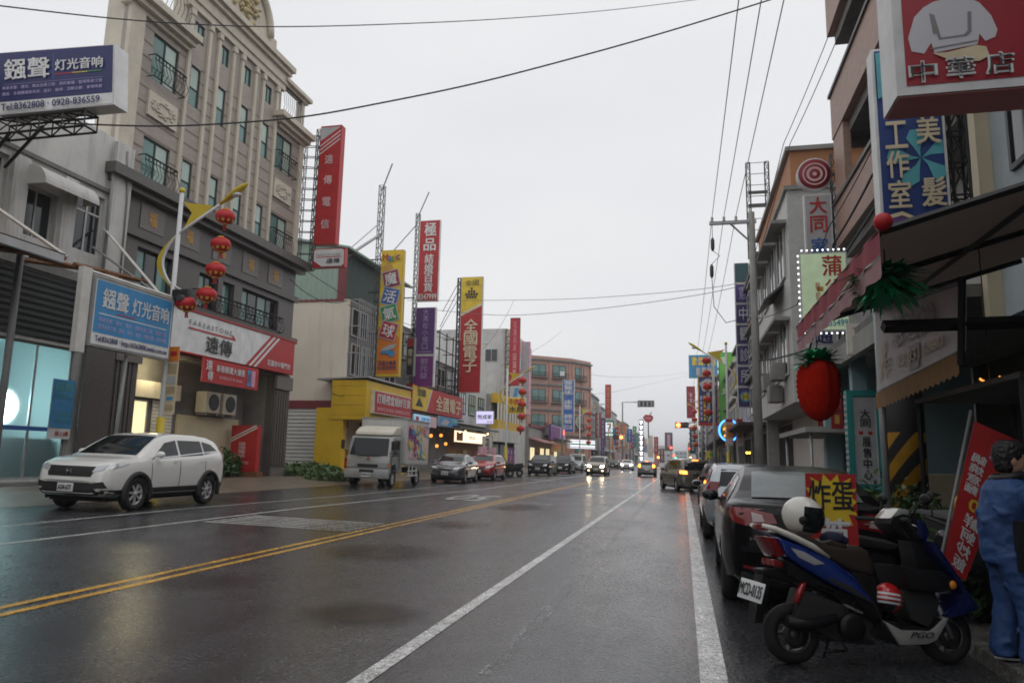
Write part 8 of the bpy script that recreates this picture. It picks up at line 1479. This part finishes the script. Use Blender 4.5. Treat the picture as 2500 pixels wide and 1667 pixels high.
for sg in (-1, 1):
    b.ball(JH(.19, sg*.08, 1.6), .026, .012, .036)
    hx = .52 if sg < 0 else .6; b.tube([J(.12, sg*.2, 1.34), J(.24, sg*.26, 1.1), J(hx, sg*.17, 1.05)], [.045, .04, .028], 10); b.ball(J(hx+.04, sg*.165, 1.045), .045, .02, .038)
    for k in range(4): yy = sg*.165; b.tube([J(hx+.07, yy, 1.07-.02*k), J(hx+.115, yy-.004*sg, 1.065-.02*k), J(hx+.13, yy-.02*sg, 1.05-.02*k)], .0085, 6)
    b.tube([J(hx+.02, sg*.155, 1.075), J(hx+.055, sg*.125, 1.09), J(hx+.085, sg*.115, 1.085)], .01, 6)
solid(b, 'body', 'skin', Pn, .011, 3)
b = MB(); loft(b, [(JH(.165, 0, 1.5), .045, .055), (JH(.15, 0, 1.53), .07, .075), (JH(.165, 0, 1.6), .1, .088), (JH(.18, 0, 1.66), .118, .092), (JH(.185, 0, 1.72), .11, .085), (JH(.185, 0, 1.765), .06, .05)]); b.ball(JH(.25, 0, 1.71), .06, .07, .035); solid(b, 'hair', 'hair', Pn, .008, 3, .009, (45, 45, 20))
for sg in (-1, 1): b = MB(); b.ball(JH(.292, sg*.033, 1.615), .012, .014, .009, 10, 6); b.build('eye', 'p_white', Pn); b = MB(); b.ball(JH(.302, sg*.033, 1.615), .004, .006, .006, 8, 5); b.build('pupil', 'p_black', Pn)
b = MB(); loft(b, [(J(.01, 0, .88), .165, .185), (J(.0, 0, .96), .178, .19), (J(.0, 0, 1.1), .18, .195), (J(.03, 0, 1.24), .18, .225), (J(.04, 0, 1.36), .165, .23), (J(.05, 0, 1.43), .135, .17), (J(.06, 0, 1.48), .085, .09)])
for sg in (-1, 1): hx = .44; b.tube([J(.09, sg*.19, 1.38), J(.16, sg*.25, 1.25), J(.24, sg*.27, 1.1), J(.36, sg*.22, 1.07), J(hx+.04, sg*.18, 1.055)], [.085, .082, .074, .066, .058], 12)
rw = random.Random(11)
for k in range(7): a = rw.uniform(0, 6.28); z = rw.uniform(.9, 1.32); b.tube([J(.0+.18*math.cos(a), .21*math.sin(a), z), J(.01+.19*math.cos(a+.35), .215*math.sin(a+.35), z+rw.uniform(-.07, .07)), J(.02+.185*math.cos(a+.7), .21*math.sin(a+.7), z+rw.uniform(-.1, .1))], [.008, .02, .008], 6)
solid(b, 'jacket', 'bluecloth', Pn, .012, 4, .008)
b = MB(); b.tube([J(.06+.1*math.cos(a), .11*math.sin(a), 1.47+.02*math.cos(a)) for a in [6.28*k/16 for k in range(16)]], .035, 8, closed=True); b.build('collar', 'p_black', Pn)
b = MB(); loft(b, [(J(.01, 0, .78), .17, .2), (J(.0, 0, .9), .175, .195), (J(.0, 0, 1.0), .16, .175)])
for sg, fx in ((-1, .1), (1, -.02)): b.tube([J(.0, sg*.095, .86), J(.03+fx*.3, sg*.115, .66), J(.05+fx*.6, sg*.12, .46), J(.02+fx, sg*.125, .25), J(.0+fx, sg*.125, .1), J(.01+fx, sg*.125, .05)], [.12, .112, .1, .098, .102, .1], 14)
for sg, fx in ((-1, .1), (1, -.02)):
    for k in range(5): z = rw.uniform(.1, .75); a = rw.uniform(0, 6.28); f_ = fx*(1-z/.86); b.tube([J(.03+f_+.105*math.cos(a), sg*.12+.105*math.sin(a), z), J(.03+f_+.115*math.cos(a+.5), sg*.12+.115*math.sin(a+.5), z+rw.uniform(-.05, .05)), J(.03+f_+.105*math.cos(a+1), sg*.12+.105*math.sin(a+1), z+rw.uniform(-.08, .08))], [.006, .018, .006], 6)
solid(b, 'trousers', 'bluecloth', Pn, .012, 4, .008, (9, 9, 9))
b = MB(); b.hexa([J(.0, -.262, .74), J(.075, -.252, .74), J(.075, -.2, .74), J(.0, -.2, .74), J(.0, -.245, 1.13), J(.075, -.235, 1.13), J(.075, -.19, 1.13), J(.0, -.19, 1.13)]); b.build('side_panel', 'p_black', Pn)
for sg, fx in ((-1, .1), (1, -.02)):
    b = MB(); loft(b, [(J(.07+fx, sg*.125, .012), .145, .05), (J(.07+fx, sg*.125, .03), .15, .053)]); o = b.build('sole', 'p_white', Pn); b = MB(); loft(b, [(J(.07+fx, sg*.125, .03), .145, .05), (J(.06+fx, sg*.125, .07), .125, .048), (J(.03+fx, sg*.125, .1), .08, .045), (J(.0+fx, sg*.125, .13), .055, .045)]); b.build('shoe', 'sblack', Pn)

Pn.scale = (.93, .9, .93)

# ================================================================== damp air: distant things pale slightly
mh = bpy.data.materials.new('haze'); mh.use_nodes = True; n = mh.node_tree; n.nodes.remove(n.nodes['Principled BSDF'])
pv = n.nodes.new('ShaderNodeVolumePrincipled'); pv.inputs['Color'].default_value = (.86, .88, .92, 1); pv.inputs['Density'].default_value = .0009; pv.inputs['Anisotropy'].default_value = 0
n.links.new(pv.outputs[0], n.nodes['Material Output'].inputs['Volume']); MATS['haze'] = mh
b = MB(); b.box(-640, 640, -75, 1540, -1.6, 27); o = b.build('haze', 'haze'); o['kind'] = 'stuff'; o['label'] = 'pale damp air fading the far end of the street'; o['category'] = 'haze'
